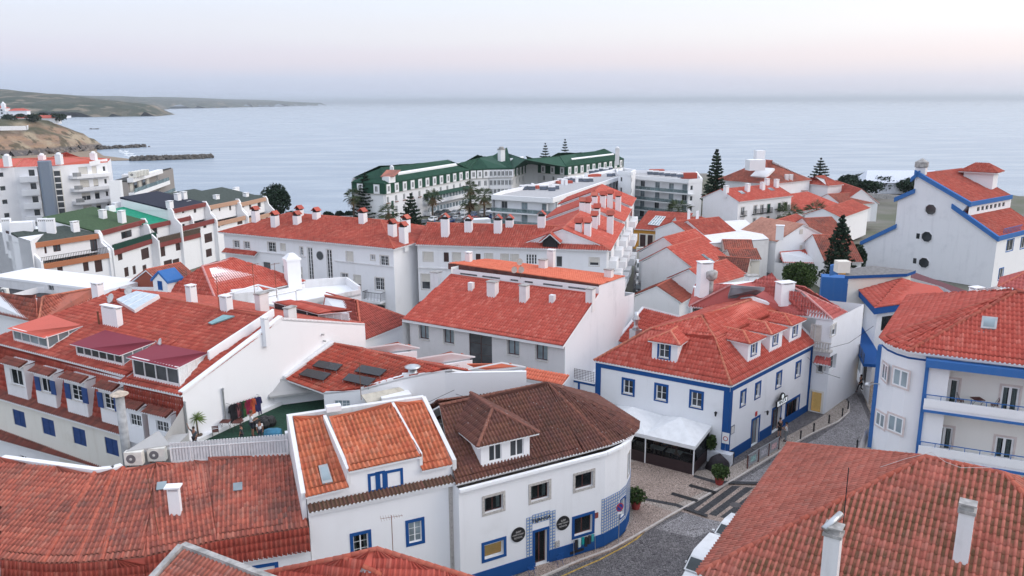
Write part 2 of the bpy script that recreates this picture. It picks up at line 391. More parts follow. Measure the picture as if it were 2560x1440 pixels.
def body(root,pts,z0,z1,mat=None,skip=(),names=None,gables=None):
 """walls round a plan given counter-clockwise; returns the Wall of every side, unbuilt"""
 n=len(pts); out=[]
 zf=z1 if isinstance(z1,(list,tuple)) else [z1]*n
 for i in range(n):
  if i in skip: out.append(None); continue
  out.append(Wall(root,pts[i],pts[(i+1)%n],z0,zf[i],mat,(gables or {}).get(i)))
 return out
# roofs
PROF={'near':([0,.10,.34,.44,.53,.72,.91,1.0],[.006,-.010,-.010,.006,.064,.096,.064,.006]),
  'mid':([0,.40,.55,.87,1.0],[.0,.0,.085,.085,.0]),
  'far':([0,.45,.72,1.0],[.0,.0,.07,.0])}
SINGLE={}
def one_tile(key,w,l,mat):
 if key in SINGLE: return SINGLE[key]
 xs,hs=PROF['near']; m=MB(); n=len(xs); vs=[]
 for (v,dz) in ((0,.028),(l*1.04,0)):
  for x,h in zip(xs,hs): vs.append(((x-.5)*w,v,h+dz))
 for x,h in zip(xs,hs): vs.append(((x-.5)*w,0,h+.028-.018))
 fs=[(i,i+1,n+i+1,n+i) for i in range(n-1)]+[(2*n+i,2*n+i+1,i+1,i) for i in range(n-1)]
 me=bpy.data.meshes.new('tile'); me.from_pydata(vs,[],fs); me.materials.append(mat)
 a=me.attributes.new('ch','FLOAT','FACE'); a.data.foreach_set('value',[1 if i in(0,1,2,6) else 0 for i in range(n-1)]*2)
 a=me.attributes.new('tv','FLOAT','FACE'); a.data.foreach_set('value',[0.0]*(2*(n-1)))
 me.polygons.foreach_set('use_smooth',[True]*(n-1)+[False]*(n-1)); SINGLE[key]=me; return me
def frame_of(pts):
 p=[Vector(q) for q in pts]; n=Vector((0,0,0))
 for i in range(len(p)): n+= (p[i]-p[0]).cross(p[(i+1)%len(p)]-p[0])
 n.normalize()
 if n.z<0: n=-n
 e=(p[1]-p[0]).normalized(); s=n.cross(e).normalized();
 c=sum(p,Vector((0,0,0)))/len(p)
 if (c-p[0]).dot(s)<0: e=-e; s=-s
 return p[0],e,s,n
class Roof:
 """faces given eave edge first (p0,p1 along the eave), convex, each planar"""
 def __init__(s,root,mat,lod='mid',w=.24,l=.40,single=0,name='roof',side=None,thick=.12,ridge_mat=None):
  s.root=root; s.mat=mat; s.lod=lod; s.w=w; s.l=l; s.single=single; s.slab=MB(); s.faces=[]; s.name=name; s.side=side or WHITE; s.thick=thick; s.eaves=[]; s.rid=[]; s.rm=ridge_mat or RIDGE
 def face(s,*pts,eave=True,grid=True):
  pts=[Vector(p) for p in pts]; o,e,t,n=frame_of(pts)
  dz=Vector((0,0,.05 if (grid and s.lod!='far') else 0)); top=[p-dz for p in pts]; bot=[p-dz-Vector((0,0,s.thick)) for p in pts]; k=len(pts)
  nn=Vector((0,0,0))
  for i in range(k): nn+=(pts[i]-pts[0]).cross(pts[(i+1)%k]-pts[0])
  if nn.z<0: top.reverse(); bot.reverse()
  s.slab.poly(top,0); s.slab.poly(bot[::-1],1)
  for i in range(k): s.slab.poly([bot[i],bot[(i+1)%k],top[(i+1)%k],top[i]],1)
  if grid: s.faces.append((pts,o,e,t,n))
  if eave: s.eaves.append((pts[0],pts[1]))
  return s
 def ridge(s,*path): s.rid.append([Vector(p) for p in path]); return s
 def build(s,mortar=True):
  root=s.root; og=ORG[root.name]
  part=s.slab.build(s.name,[s.mat,s.side],root); s.part=part
  VS=[];QS=[];TV=[];CHv=[]; base=0; cand=[]
  xs,hs=PROF[s.lod]; xs=np.array(xs); hs=np.array(hs); n_=len(xs)
  for pts,o,e,t,n in s.faces:
   uv=np.array([[(p-o).dot(e),(p-o).dot(t)] for p in pts]); vmax=uv[:,1].max(); umin,umax=uv[:,0].min(),uv[:,0].max()
   l=s.l if s.lod!='far' else min(3.0,vmax); w=s.w if s.lod!='far' else max(s.w,.3)
   R=max(1,int(round(vmax/l))); l=vmax/R; Cn=max(1,int(math.ceil((umax-umin)/w)))
   def bounds(v):
    v=min(max(v,uv[:,1].min()+1e-4),vmax-1e-4); c=[]
    for i in range(len(uv)):
     a,b=uv[i],uv[(i+1)%len(uv)]
     if (a[1]-v)*(b[1]-v)<=0 and abs(a[1]-b[1])>1e-9: c.append(a[0]+(b[0]-a[0])*(v-a[1])/(b[1]-a[1]))
    return (min(c),max(c)) if len(c)>1 else (0,0)
   O=np.array(o);E=np.array(e);T=np.array(t);N=np.array(n)
   for r in range(R):
    v0=r*l-(.07 if r==0 and s.lod!='far' else 0); v1=(r+1)*l+.02
    if r==R-1: v1=vmax
    lo,hi=bounds((r+.5)*l); l0,h0=bounds(v0); l1,h1=bounds(v1)
    c0=max(0,int((lo-umin)/w)); c1=min(Cn-1,int((hi-umin)/w));
    if c1<c0 or hi-lo<.05: continue
    cs=np.arange(c0,c1+1); cu=umin+cs*w
    full=(cu>=max(lo,l0,l1)-.001)&(cu+w<=min(hi,h0,h1)+.001)
    if s.single and s.lod=='near':
     for c,ok in zip(cu,full):
      if ok:
       q=o+e*(c+w/2)+t*v0; x_,y_,dd=Q(q)
       if -10<x_<2570 and y_<1450: cand.append((dd,len(cand),(O,E,T,N,c,w,v0,v1,l,o,e,t,n)))
       else: cand.append((1e9,len(cand),(O,E,T,N,c,w,v0,v1,l,o,e,t,n)))
     cu=cu[~full]
     if len(cu)==0: continue
    k=len(cu); jz=RNG.uniform(-.006,.006,k)
    U=cu[:,None]+xs[None,:]*w
    Ua=np.clip(U,l0,h0); Ub=np.clip(U,l1,h1); lift=.028 if s.lod!='far' else 0
    A=O+Ua[...,None]*E+v0*T+(hs[None,:,None]+lift+jz[:,None,None])*N
    B=O+Ub[...,None]*E+v1*T+(hs[None,:,None]+jz[:,None,None]*.3)*N
    rows_=[A,B]
    if s.lod!='far': Cc=A-N*.03; rows_.append(Cc)
    blk=np.concatenate(rows_,axis=1); m_=blk.shape[1]
    VS.append(blk.reshape(-1,3)); idx=base+np.arange(k)[:,None]*m_
    i=np.arange(n_-1)
    q1=np.stack([idx+i,idx+i+1,idx+n_+i+1,idx+n_+i],-1).reshape(-1,4)
    tv=RNG.uniform(0,1,k); chp=np.array([1 if x<.44 else 0 for x in xs[:-1]])
    QS.append(q1); TV.append(np.repeat(tv,n_-1)); CHv.append(np.tile(chp,k))
    if s.lod!='far':
     q2=np.stack([idx+2*n_+i,idx+2*n_+i+1,idx+i+1,idx+i],-1).reshape(-1,4)
     QS.append(q2); TV.append(np.repeat(tv,n_-1)); CHv.append(np.tile(chp,k))
    base+=k*m_
  cand.sort(key=lambda c:(c[0],c[1])); ns=s.single
  for dd,_,(O,E,T,N,c,w,v0,v1,l,o,e,t,n) in cand[:ns]:
   me=one_tile((s.mat.name,round(w,3),round(l,3)),w,l,s.mat); ob=bpy.data.objects.new('tile',me); COL.objects.link(ob); ob.parent=part
   q=o+e*(c+w/2)+t*v0-og+n*random.uniform(-.005,.005); ob.matrix_local=Matrix(((e.x,t.x,n.x,q.x),(e.y,t.y,n.y,q.y),(e.z,t.z,n.z,q.z),(0,0,0,1)))
  rest=cand[ns:]
  if rest:
   k=len(rest); arr=lambda i:np.array([r_[2][i] for r_ in rest]); O=arr(0);E=arr(1);T=arr(2);N=arr(3);c=arr(4);w=arr(5);v0=arr(6);v1=arr(7)
   jz=RNG.uniform(-.006,.006,k)
   U=c[:,None]+xs[None,:]*w[:,None]
   A=O[:,None,:]+U[...,None]*E[:,None,:]+(v0[:,None]*T)[:,None,:]+(hs[None,:,None]+.028+jz[:,None,None])*N[:,None,:]
   B=O[:,None,:]+U[...,None]*E[:,None,:]+(v1[:,None]*T)[:,None,:]+(hs[None,:,None]+jz[:,None,None]*.3)*N[:,None,:]
   Cc=A-N[:,None,:]*.03; blk=np.concatenate([A,B,Cc],axis=1); m_=blk.shape[1]; VS.append(blk.reshape(-1,3)); idx=base+np.arange(k)[:,None]*m_; i=np.arange(n_-1)
   for q in (np.stack([idx+i,idx+i+1,idx+n_+i+1,idx+n_+i],-1),np.stack([idx+2*n_+i,idx+2*n_+i+1,idx+i+1,idx+i],-1)):
    QS.append(q.reshape(-1,4)); tv=RNG.uniform(0,1,k) if len(TV)==0 else tv if len(tv)==k else RNG.uniform(0,1,k); TV.append(np.repeat(tv,n_-1)); CHv.append(np.tile(np.array([1 if x<.44 else 0 for x in xs[:-1]]),k))
   base+=k*m_
  if VS: fast_mesh('tile_field',np.concatenate(VS),np.concatenate(QS),s.mat,part,{'tv':np.concatenate(TV),'ch':np.concatenate(CHv)},kind='stuff')
  if mortar and s.lod!='far':
   mm=MB()
   for a,b in s.eaves:
    d=(b-a); L_=d.length; d.normalize(); k=int(L_/s.w); n=Vector((d.y,-d.x,0))
    cc=ORG[root.name]
    for q in range(k):
     c=a+d*(s.w*(q+.73)) if (b-a).length else a
     mm.box(c-d*s.w*.22+n*-.02+Vector((0,0,-.05)),d*s.w*.44,n*.11,Vector((0,0,.085)))
   if mm.f: mm.build('eave_mortar',WHITEN,part,kind='stuff')
  for path in s.rid: ridge_caps(part,path,s.rm,.13 if s.lod!='far' else .16,indiv=bool(s.single))
  return s
CAPM={}
def ridge_caps(part,path,mat,r=.13,indiv=True,l=.42):
 og=ORG[part.name]; joined=MB()
 for a,b in zip(path[:-1],path[1:]):
  d=b-a; L_=d.length
  if L_<.05: continue
  d.normalize(); k=max(1,int(round(L_/l))); ll=L_/k; x=d.cross(Vector((0,0,1))).normalized(); z=x.cross(d)
  key=(mat.name,round(r,2),indiv)
  prof=[(math.cos(math.pi*q/6),math.sin(math.pi*q/6)) for q in range(7)]
  if indiv and key not in CAPM:
   vs=[(c*r*1.12,-.03,s_*r*1.1) for c,s_ in prof]+[(c*r*.95,.44,s_*r*.92) for c,s_ in prof]+[(c*r*.95,-.03,s_*r*.92) for c,s_ in prof]
   fs=[(i+1,i,7+i,8+i) for i in range(6)]+[(i,i+1,15+i,14+i) for i in range(6)]
   me=bpy.data.meshes.new('ridge_tile'); me.from_pydata(vs,[],fs); me.materials.append(mat)
   for an in('tv','ch'): q=me.attributes.new(an,'FLOAT','FACE'); q.data.foreach_set('value',[0.0]*12)
   me.polygons.foreach_set('use_smooth',[True]*6+[False]*6)
   CAPM[key]=me
  for q in range(k):
   p=a+d*(q*ll)+Vector((0,0,-.03+random.uniform(-.006,.006)))
   if indiv:
    ob=bpy.data.objects.new('ridge_tile',CAPM[key]); COL.objects.link(ob); ob.parent=part; pp=p-og; sc=ll/.42
    ob.matrix_local=Matrix(((x.x,d.x*sc,z.x,pp.x),(x.y,d.y*sc,z.y,pp.y),(x.z,d.z*sc,z.z,pp.z),(0,0,0,1)))
   else:
    vs=[p+x*(c*r*1.1)+z*(s_*r) for c,s_ in prof]+[p+d*(ll*1.04)+x*(c*r*.92)+z*(s_*r*.9) for c,s_ in prof]
    joined.add(vs,[(i,i+1,8+i,7+i) for i in range(6)]+[tuple(range(7))])
 if joined.f: joined.build('ridge_cap',mat,part)
def planeof(a,b,c):
 a,b,c=map(Vector,(a,b,c)); n=(b-a).cross(c-a).normalized(); return a,(n if n.z>0 else -n)
def onroof(pl,x,y): return hit(pl[0],pl[1],x,y)
def chimney(root,base,w,d,ytop=None,h=None,rz=0,mat=None,cap='slab',name='chimney',capmat=None,skirt=1.0):
 base=Vector(base); zt=base.z+h if h else topz(base,ytop); h=zt-base.z
 m=MB().cbox(base-Vector((0,0,skirt)),w,d,h+skirt-(.12 if cap!='plain' else 0),rz); o=m.build(name,mat or WHITE,root)
 top=atz(base,zt-.12); R=Matrix.Rotation(rz,3,'Z'); c=MB()
 if cap=='slab':
  c.cbox(top+Vector((0,0,.13)),w*1.12,d*1.12,.07,rz)
  for sx_ in(-1,1):
   for sy_ in(-1,1): c.cbox(top+R@Vector((sx_*w*.42,sy_*d*.42,-.002)),w*.14,d*.14,.134,rz)
  c.build('chimney_cap',capmat or WHITE,o)
 elif cap=='flat': c.cbox(top+Vector((0,0,.002)),w*1.15,d*1.15,.1,rz); c.build('chimney_cap',capmat or CONC,o)
 elif cap=='tile':
  a=R@Vector((w*.6,0,0)); b=R@Vector((0,d*.62,0)); up=Vector((0,0,w*.55)); t0=top+Vector((0,0,.18))
  for sg in(-1,1): c.hexa([t0+a*sg-b,t0+a*sg+b,t0+b+up,t0-b+up]+[p+Vector((0,0,.06)) for p in (t0+a*sg-b,t0+a*sg+b,t0+b+up,t0-b+up)])
  c.build('chimney_cap',capmat or T_RED,o); MB().cbox(top+Vector((0,0,-.01)),w*.8,d*.8,.25,rz).build('chimney_throat',DARK,o)
 elif cap=='dome':
  c.cbox(top,w*1.08,d*1.08,.10,rz); c.lathe(top+Vector((0,0,.1)),[(w*.45,0),(w*.45,.25),(w*.3,.42),(w*.08,.5)],8); c.build('chimney_cap',capmat or WHITE,o)
 elif cap=='holes':
  c.cbox(top,w*1.04,d*1.04,.12,rz); c.build('chimney_cap',capmat or WHITE,o)
  n=max(2,int(w/.3)); hm=MB()
  for sgn in(-1,1):
   for q in range(n): hm.cbox(top+R@Vector(((q+.5-n/2)*w/n*.85,sgn*(d/2),-.26)),w/n*.45,.012,.16,rz)
  hm.build('vent_hole',DARK,o)
 return o
def antenna(base,h,label,rz=0.,group=None,mat=None,yagi=True,pieces=7,lean=(0,0)):
 t=thing('aerial',label,'aerial',base,group); b=Vector(base); tp=b+Vector((lean[0],lean[1],h)); mt=mat or RUST
 MB().tube([b,tp],.022,6).build('mast',mt,t)
 if yagi:
  d=Vector((math.cos(rz),math.sin(rz),0)); c=Vector((-d.y,d.x,0)); m=MB().tube([tp-d*.6-Vector((0,0,.1)),tp+d*.6-Vector((0,0,.1))],.012,4)
  for k in range(pieces):
   q=tp+d*(-.55+1.1*k/(pieces-1))-Vector((0,0,.1)); ll=.32-.02*k; m.tube([q-c*ll,q+c*ll],.007,4)
  m.build('yagi_array',mt,t)
 return t
def dish(base,aim,r,label,pole=.5,group=None):
 t=thing('satellite_dish',label,'satellite dish',base,group); b=Vector(base); c=b+Vector((0,0,pole)); a=Vector(aim).normalized()
 MB().tube([b-Vector((0,0,.1)),c],.03,6).build('pole',METAL,t)
 prof=[(.0,0),(r*.35,r*.03),(r*.7,r*.12),(r,r*.26),(r,r*.28),(r*.7,r*.15),(0,r*.04)]
 MB().lathe(c+a*.05,prof,20,axis=a).build('reflector',plain('dish grey',(.55,.55,.54),.5),t,smooth=True)
 MB().tube([c+a*.05-Vector((0,0,r*.9)),c+a*r*1.1],.012,5).cbox(c+a*r*1.1,.08,.08,.1).build('feed_arm',METAL,t)
 return t
# near buildings
def vp(A,B,x,y):
 A=Vector((A[0],A[1],0)); d=(Vector((B[0],B[1],0))-A).normalized(); return hit(A,Vector((d.y,-d.x,0)),x,y)
def inset(A,B,k):   # move the line A-B inward (away from the outside) by k
 d=(Vector((B[0],B[1],0))-Vector((A[0],A[1],0))).normalized(); n=Vector((-d.y,d.x,0))*k
 return Vector((A[0],A[1],0))+n,Vector((B[0],B[1],0))+n
def Z(ox,oy,sc): return lambda x,y:(ox+x/sc,oy+y/sc)
def text_part(body_,w,u,z,size,parent,mat,o=.02,extrude=.012,name='lettering',bend=0):
 c=bpy.data.curves.new(name,'FONT'); c.body=body_; c.size=size; c.align_x='CENTER'; c.align_y='CENTER'; c.extrude=extrude; c.materials.append(mat)
 tmp=bpy.data.objects.new('tmp',c); COL.objects.link(tmp); dg=bpy.context.evaluated_depsgraph_get(); me=bpy.data.meshes.new_from_object(tmp.evaluated_get(dg)); bpy.data.objects.remove(tmp); bpy.data.curves.remove(c)
 ob=bpy.data.objects.new(name,me); put(ob,parent); p=w.pt(u,z,o)-ORG[parent.name]; d=w.d; n=w.n
 ob.matrix_local=Matrix(((d.x,0,n.x,p.x),(d.y,0,n.y,p.y),(0,1,0,p.z),(0,0,0,1))); return ob
# ---- restaurant building with blue bands (centre right)
E0=P(1828,963.5,6.9); E1=P(1485,900,6.9); E2=P(2037,857,6.9)
t=thing('corner_restaurant','white two storey corner restaurant with royal blue bands and four roof dormers','building',(18,66,0)); PINTA=t
def ins(p,*nb):  # eave corner to wall corner, 0.35 towards both neighbours
 q=Vector(p)
 for b in nb: q+=(Vector(b)-Vector(p)).normalized()*.10
 return q
BK=E2+(E1-E0)
w0=ins(E0,E1,E2); w1=ins(E1,E0,BK); w2=ins(E2,E0,BK); w3=ins(BK,E1,E2)
LF=Wall(t,w1,w0,0,6.75); RF=Wall(t,w0,w2,0,6.75)
for a,b in ((w2,w3),(w3,w1)): Wall(t,a,b,0,6.75).build()
wk=dict(sur=BLUE,sw=.20,rows=2,leaves=2,sill=SILL,t=.05,rec=.16,t_=0); wk.pop('t_')
LF.wins([(1559,951,1582,984),(1640.5,964.5,1665.5,999.5),(1728.5,981.5,1753.5,1017)],**wk)
RF.wins([(1853,980,1862,1011),(1889.5,960,1899,991),(1942,933.5,1951.5,965),(1990.5,907.5,1999.5,938.5)],**wk)
RF.win((1879,1049,1895,1121),door=True,sur=BLUE,sw=.2,fr=WOODB,leaves=2,rows=1,pane=GLB,rec=.2)
RF.win((1930,1021,1949,1093),door=True,sur=BLUE,sw=.2,fr=WOODB,leaves=2,rows=2,rec=.25)
RF.win((1964.5,1002,1994,1064),sur=BLUE,sw=.22,fr=WOODB,leaves=3,rows=1,back=WARM,pane=GLT,rec=.2)
LF.build(); RF.build()
LL,RL=LF.len,RF.len
LF.band(.02,LL-.02,6.28,6.74,.04); RF.band(.02,RL-.02,6.28,6.74,.04)
LF.band(LL-.5,LL+.045,0,6.277,.045); RF.band(-.045,.42,0,6.277,.047); LF.band(.02,.55,0,6.277,.04); RF.band(RL-.42,RL-.02,0,6.277,.04)
dd=RF.px(1879,1100)[0]-.22; dd2=RF.px(1895,1100)[0]+.22; de=RF.px(1930,1090)[0]-.22; df=RF.px(1949,1090)[0]+.22
RF.band(.43,dd,0,.95,.035); RF.band(dd2,de,0,.95,.035); RF.band(df,RL-.43,0,.72,.035)
Bf=Vector((17.3,65.4,9.75)); Bl=Vector((12.2,68.1,9.75)); Ra=Vector((16.9,68.6,10.8)); Rb=P(1878,748,10.9);
n_in=(E1-E0).normalized(); Br=E2+n_in*3.5; Br.z=9.75
BKr=BK.copy(); Bb=BK-(E1-E0).normalized()*3.5; Bb.z=9.75
RB2=E2+n_in*6.2; RB2.z=10.9;
r=Roof(t,T_REDN,'near',.29,.42,single=300,ridge_mat=RIDGEO)
r.face(E1,E0,Bf,Bl); r.face(E0,E2,Br,Bf); r.face(Bl,Bf,Ra,eave=False); r.face(Bf,Br,Rb,Ra,eave=False)
r.face(BK,E1,Bl,Bb); r.face(Bb,Bl,Ra,Rb,eave=False)
r.ridge(E0,Bf,Ra); r.ridge(E1,Bl,Ra); r.ridge(Ra,Rb); r.build()
MB().poly([E2,BK,Bb,Rb,Br]).build('gable_wall',WHITE,t)
m=MB();
for a,b in ((E2,Br),(Br,Rb),(Rb,Bb)):
 d=(b-a); m.box(a+Vector((0,0,-.1)),d,Vector((.25,.25,0)),Vector((0,0,.34)))
m.build('gable_parapet',WHITEN,t)
cv=r.slab
LF.band(0,LL,6.70,6.86,.12,WHITEN,'cornice'); RF.band(0,RL,6.70,6.86,.12,WHITEN,'cornice')
def dormer(root,pl,wallA,wallB,yb,bl,br,top_h,roofmat,win,wst,rise=.75,over=.32,depth=None,matw=None,cheek=None,hipback=3.2,lod='near',tw=.29,rm=None,single=0):
 """front wall stands on the roof plane pl between picture points bl and br"""
 a=hit(pl[0],pl[1],*bl); dv=(Vector(wallB)-Vector(wallA)); dv.z=0; dv.normalize()
 n=Vector((dv.y,-dv.x,0)); c=hit(a,n,*br); b=a+dv*((c-a).dot(dv)); zb=min(a.z,b.z)
 zt=a.z+top_h
 W_=Wall(root,a,b,zb-.15,zt,matw or WHITEN,name='dormer_wall')
 for q in win: W_.win(q,**wst)
 W_.build()
 nn=pl[1]; back=-n; slope=-(nn.dot(back))/nn.z; run=(zt-a.z)/max(slope,.05)
 A=a; B=b;
 for p in (A,B):
  q=atz(p,zb-.15); MB().poly([atz(p,zb-.15),atz(p,zt),atz(p+back*run,zt)]).build('dormer_cheek',matw or WHITEN,root)
 rr=Roof(root,roofmat,lod,tw,.42,name='dormer_roof',ridge_mat=rm or RIDGEO,single=single,thick=.1)
 eA=atz(A-dv*over+n*over,zt+.02); eB=atz(B+dv*over+n*over,zt+.02); wdt=(eB-eA).length
 apx=(eA+eB)/2+back*wdt*.5; apx.z=zt+rise
 runr=(zt+rise-a.z)/max(slope,.05); rid=(A+B)/2+back*(runr+.05); rid.z=apx.z
 if (rid-apx).dot(back)<.1: rid=apx+back*.1
 eAb=atz(A-dv*over+back*(run+.1),zt+.02); eBb=atz(B+dv*over+back*(run+.1),zt+.02)
 rr.face(eA,eB,apx); rr.face(eB,eBb,rid,apx); rr.face(eAb,eA,apx,rid); rr.ridge(eA,apx); rr.ridge(eB,apx); rr.ridge(apx,rid); rr.build(mortar=False)
 return W_
c3=Z(1380,680,2.769)
plL=planeof(E1,E0,Bf); plR=planeof(E0,E2,Br)
st=dict(sur=BLUE,sw=.17,rows=2,leaves=2,sill=SILL,rec=.12)
dormer(t,plL,w1,w0,0,c3(690,604),c3(866,632),1.75,T_REDN,[(1648,857.5,1672.5,894)],st,rise=.7,over=.3)
for bl,br,wn_ in ((c3(1352,630),c3(1440,597),c3(1378,478)+c3(1421,588)),(c3(1503,562),c3(1588,525),c3(1528,412)+c3(1568,518)),(c3(1640,495),c3(1722,462),c3(1665,357)+c3(1703,458))):
 x0,y0,x1,y1=wn_; dormer(t,plR,w0,w2,0,bl,br,1.8,T_REDN,[(x0+2,y0+3,x1-3,y1-8)],st,rise=.6,over=.28)
su,sz=RF.px(1945,1001); sgn=MB()
for k in range(14):
 a0=math.pi*k/13;
pts=[(-1.05,-.35),(1.05,-.35),(1.12,.28),(.55,.34),(.42,.62),(.15,.82),(-.15,.82),(-.42,.62),(-.55,.34),(-1.12,.28)]
front=[RF.pt(su+u_,sz+z_,.42) for u_,z_ in pts]; back_=[RF.pt(su+u_,sz+z_,.30) for u_,z_ in pts]
sgn.add(front+back_,[tuple(range(10)),tuple(range(19,9,-1))]+[(i,10+i,10+(i+1)%10,(i+1)%10) for i in range(10)])
sgo=sgn.build('sign_board',BLACK,t)
sm=MB(); sm.add([RF.pt(su+u_*.9,sz+z_*.86+.0,.425) for u_,z_ in [(-1.05,-.3),(1.05,-.3),(1.1,.25),(-1.1,.25)]],[(0,1,2,3)]); sm.build('sign_face',plain('lit sign white',(.85,.87,.88),.4,emit=((.9,.95,1),.35)),sgo)
text_part('PINTA',RF,su,sz-.02,.55,sgo,plain('sign lettering green',(.02,.05,.05),.4),.435)
MB().lathe(RF.pt(su,sz+.50,.425),[(.22,0),(.22,.02)],14,axis=RF.n).build('sign_emblem',plain('emblem white',(.8,.85,.85),.4,emit=((.9,1,1),.3)),sgo)
MB().tube([RF.pt(su,sz,.05),RF.pt(su,sz,.32)],.03).build('sign_bracket',BLACK,sgo)
def lantern(W_,px,py,label):
 u_,z_=W_.px(px,py); b=W_.pt(u_,z_,0); tt=thing('wall_lantern',label,'lantern',b)
 MB().tube([b,b+W_.n*.28+Vector((0,0,.12))],.02,5).build('bracket',BLACK,tt)
 MB().lathe(b+W_.n*.3+Vector((0,0,-.2)),[(.06,0),(.11,.28),(.14,.30),(.05,.42)],8).build('lamp_glass',BLACK,tt)
lantern(LF,1792,1032,'black wall lantern left of the blue corner of the restaurant'); lantern(RF,1911,1030,'black wall lantern between the two blue doors')
u_,z_=RF.px(1890,1034); MB().box(RF.pt(u_-.18,z_-.22,.01),RF.d*.36,RF.n*.03,Vector((0,0,.42))).build('red_notice',plain('red notice',(.45,.03,.03),.5),t)
u_,z_=RF.px(1830,1074); m=MB().box(RF.pt(u_-.32,z_-.36,.02),RF.d*.64,RF.n*.05,Vector((0,0,.72))); fr_=m.build('menu_frame',plain('slate frame',(.12,.14,.18),.5),t)
MB().box(RF.pt(u_-.25,z_-.3,.072),RF.d*.5,RF.n*.004,Vector((0,0,.6))).build('menu_sheet',plain('menu paper',(.62,.60,.58),.7,var=.2,scale=20),fr_)
b=P(1588,870,6.6); m=MB().cbox(b-Vector((0,0,3)),.9,.9,3.6,.6); f1=m.build('flue_box',WHITE,t)
m=MB().cbox(b+Vector((0,0,.6)),.85,.85,1.25,.6); fb=m.build('flue_housing',METAL,t)
MB().lathe(b+Vector((0,0,1.86)),[(.42,0),(.2,.3),(.2,.7),(.38,.95),(.38,1.05),(.22,1.35),(.2,1.7)],14).build('flue_pipe',METAL,t,smooth=True)
A=P(1540,848,5.6); Bq=P(1576,862,5.6); t2=thing('rear_wing','low white wing with red tiled roof and white verge behind the steel flue','building',(14,78,0))
a1=P(1540,850,5.6); a2=P(1605,770,8.4); a3=P(1730,802,8.4); a4=a3+(a1-a2)
rw=Roof(t2,T_REDN,'mid',.29,.42); rw.face(a1,a4,a3,a2); rw.build(mortar=False)
m=MB();
for p,q in ((a1,a2),(a2,a3)): m.box(p+Vector((0,0,-.25)),q-p,Vector((.22,-.18,0)),Vector((0,0,.42)))
m.build('verge',WHITEN,t2)
bk=[a1,a4,a3,a2]; ww=[Wall(t2,bk[i],bk[(i+1)%4],0,min(bk[i].z,bk[(i+1)%4].z)-.15) for i in range(4)]
for x in ww: x.build()
MB().poly([atz(a1,5.4),atz(a2,5.4),atz(a2,8.2)]).poly([atz(a4,5.4),atz(a3,5.4),atz(a3,8.2)]).build('gable_wall',WHITE,t2)
g0=vp(w1,w0,1408,960); gw=Wall(t,(g0.x,g0.y),w1,0,topz(g0,944),WHITE,name='garden_wall')
gw.build(); L_=gw.len
zt=gw.z1
for (u0_,u1_,z0_,z1_) in ((0,L_-.02,zt-.22,zt),(0,L_-.02,zt-1.25,zt-1.0),(0,.2,zt-.997,zt-.223),(L_/2-.1,L_/2+.1,zt-.997,zt-.223)): gw.band(u0_,u1_,z0_,z1_,.04)
MB().box(gw.pt(-.05,zt,-.25),gw.d*(L_),gw.n*.35,Vector((0,0,.09))).build('coping',WHITEN,t)
lat=plain('dark lattice',(.06,.04,.045),.7); m=MB(); q0=gw.pt(0,zt+.1,-.1)
nl=int(L_/.16)
for k in range(nl): m.box(q0+gw.d*(k*.16),gw.d*.03,gw.n*.02,Vector((0,0,1.0)))
for k in range(7): m.box(q0+Vector((0,0,k*.155))+gw.n*.021,gw.d*(nl*.16),gw.n*.015,Vector((0,0,.03)))
lt=m.build('lattice_screen',lat,t)
m=MB(); q0=P(1443,905,5.2); q1=P(1500,893,5.2); dq=(q1-q0); nl=int(dq.length/.2); dq.normalize(); nq=Vector((dq.y,-dq.x,0))
for k in range(nl): m.box(q0+dq*k*.2,dq*.03,nq*.02,Vector((0,0,1.0)))
for k in range(6): m.box(q0+nq*.021+Vector((0,0,.19*k)),dq*nl*.2,nq*.015,Vector((0,0,.03)))
m.build('lattice_screen',lat,t)
m=MB().box(Vector((g0.x,g0.y,0))-gw.n*.3,gw.d*(L_+.3),-gw.n*7,Vector((0,0,zt-.35))); m.build('terrace',WHITE,t)
# ---- surf school corner house with lichened roof
T0=P(1300,1432,0); T1=P(1508,1365,0); td=(T1-T0).normalized(); tn=Vector((td.y,-td.x,0))
t=thing('surf_school_house','white curved corner house with lichened brown tile roof, blue base and blue tiled panel','building',(0,50,0)); TJ=t
e_px=[(1249,1181),(1388,1145),(1458,1129),(1527,1110),(1562,1098),(1583,1086),(1595,1072),(1597,1055)]
ev=[P(x,y,7.1) for x,y in e_px]
evL=vp(ev[0],ev[1],1139,1204); evL=atz(evL,7.1)
tl=[T0+td*((evL-T0).dot(td)),T1]; tl=[Vector((p.x,p.y,0)) for p in tl]
arc=[P(x,y,0) for x,y in ((1545,1344),(1562,1327),(1571,1305),(1573,1280))]
arc+= [arc[-1]+Vector((-.6,2.2,0)),arc[-1]+Vector((-2.2,5,0))]
plan=tl+arc; FW_=Wall(t,plan[0],plan[1],0,6.95,WHITE); TJF=FW_
wk=dict(sur=STONE,sw=.17,fr=FRB,leaves=2,rows=1,curtain=.45,pane=GLT,rec=.2,sp=.035)
c5=Z(1180,940,2.88)
FW_.wins([(1211,1240,1257,1278),(1327,1210,1372,1249),(1438,1183,1482,1220)],**wk)
FW_.win((1211,1356,1259,1392),sur=BLUE,sw=.2,fr=FRW,leaves=1,rows=1,pane=GLT,back=WARM,rec=.22,blind=WHITEN,bf=.18)
FW_.win((1337,1327,1367,1409),door=True,sur=BLUE,sw=.17,fr=WOODB,leaves=2,rows=1,pane=GLT,rec=.25,back=WARM)
FW_.win((1436,1291,1480,1334),sur=BLUE,sw=.2,fr=WOODB,leaves=2,rows=1,pane=GLT,rec=.22,back=WARM)
FW_.build()
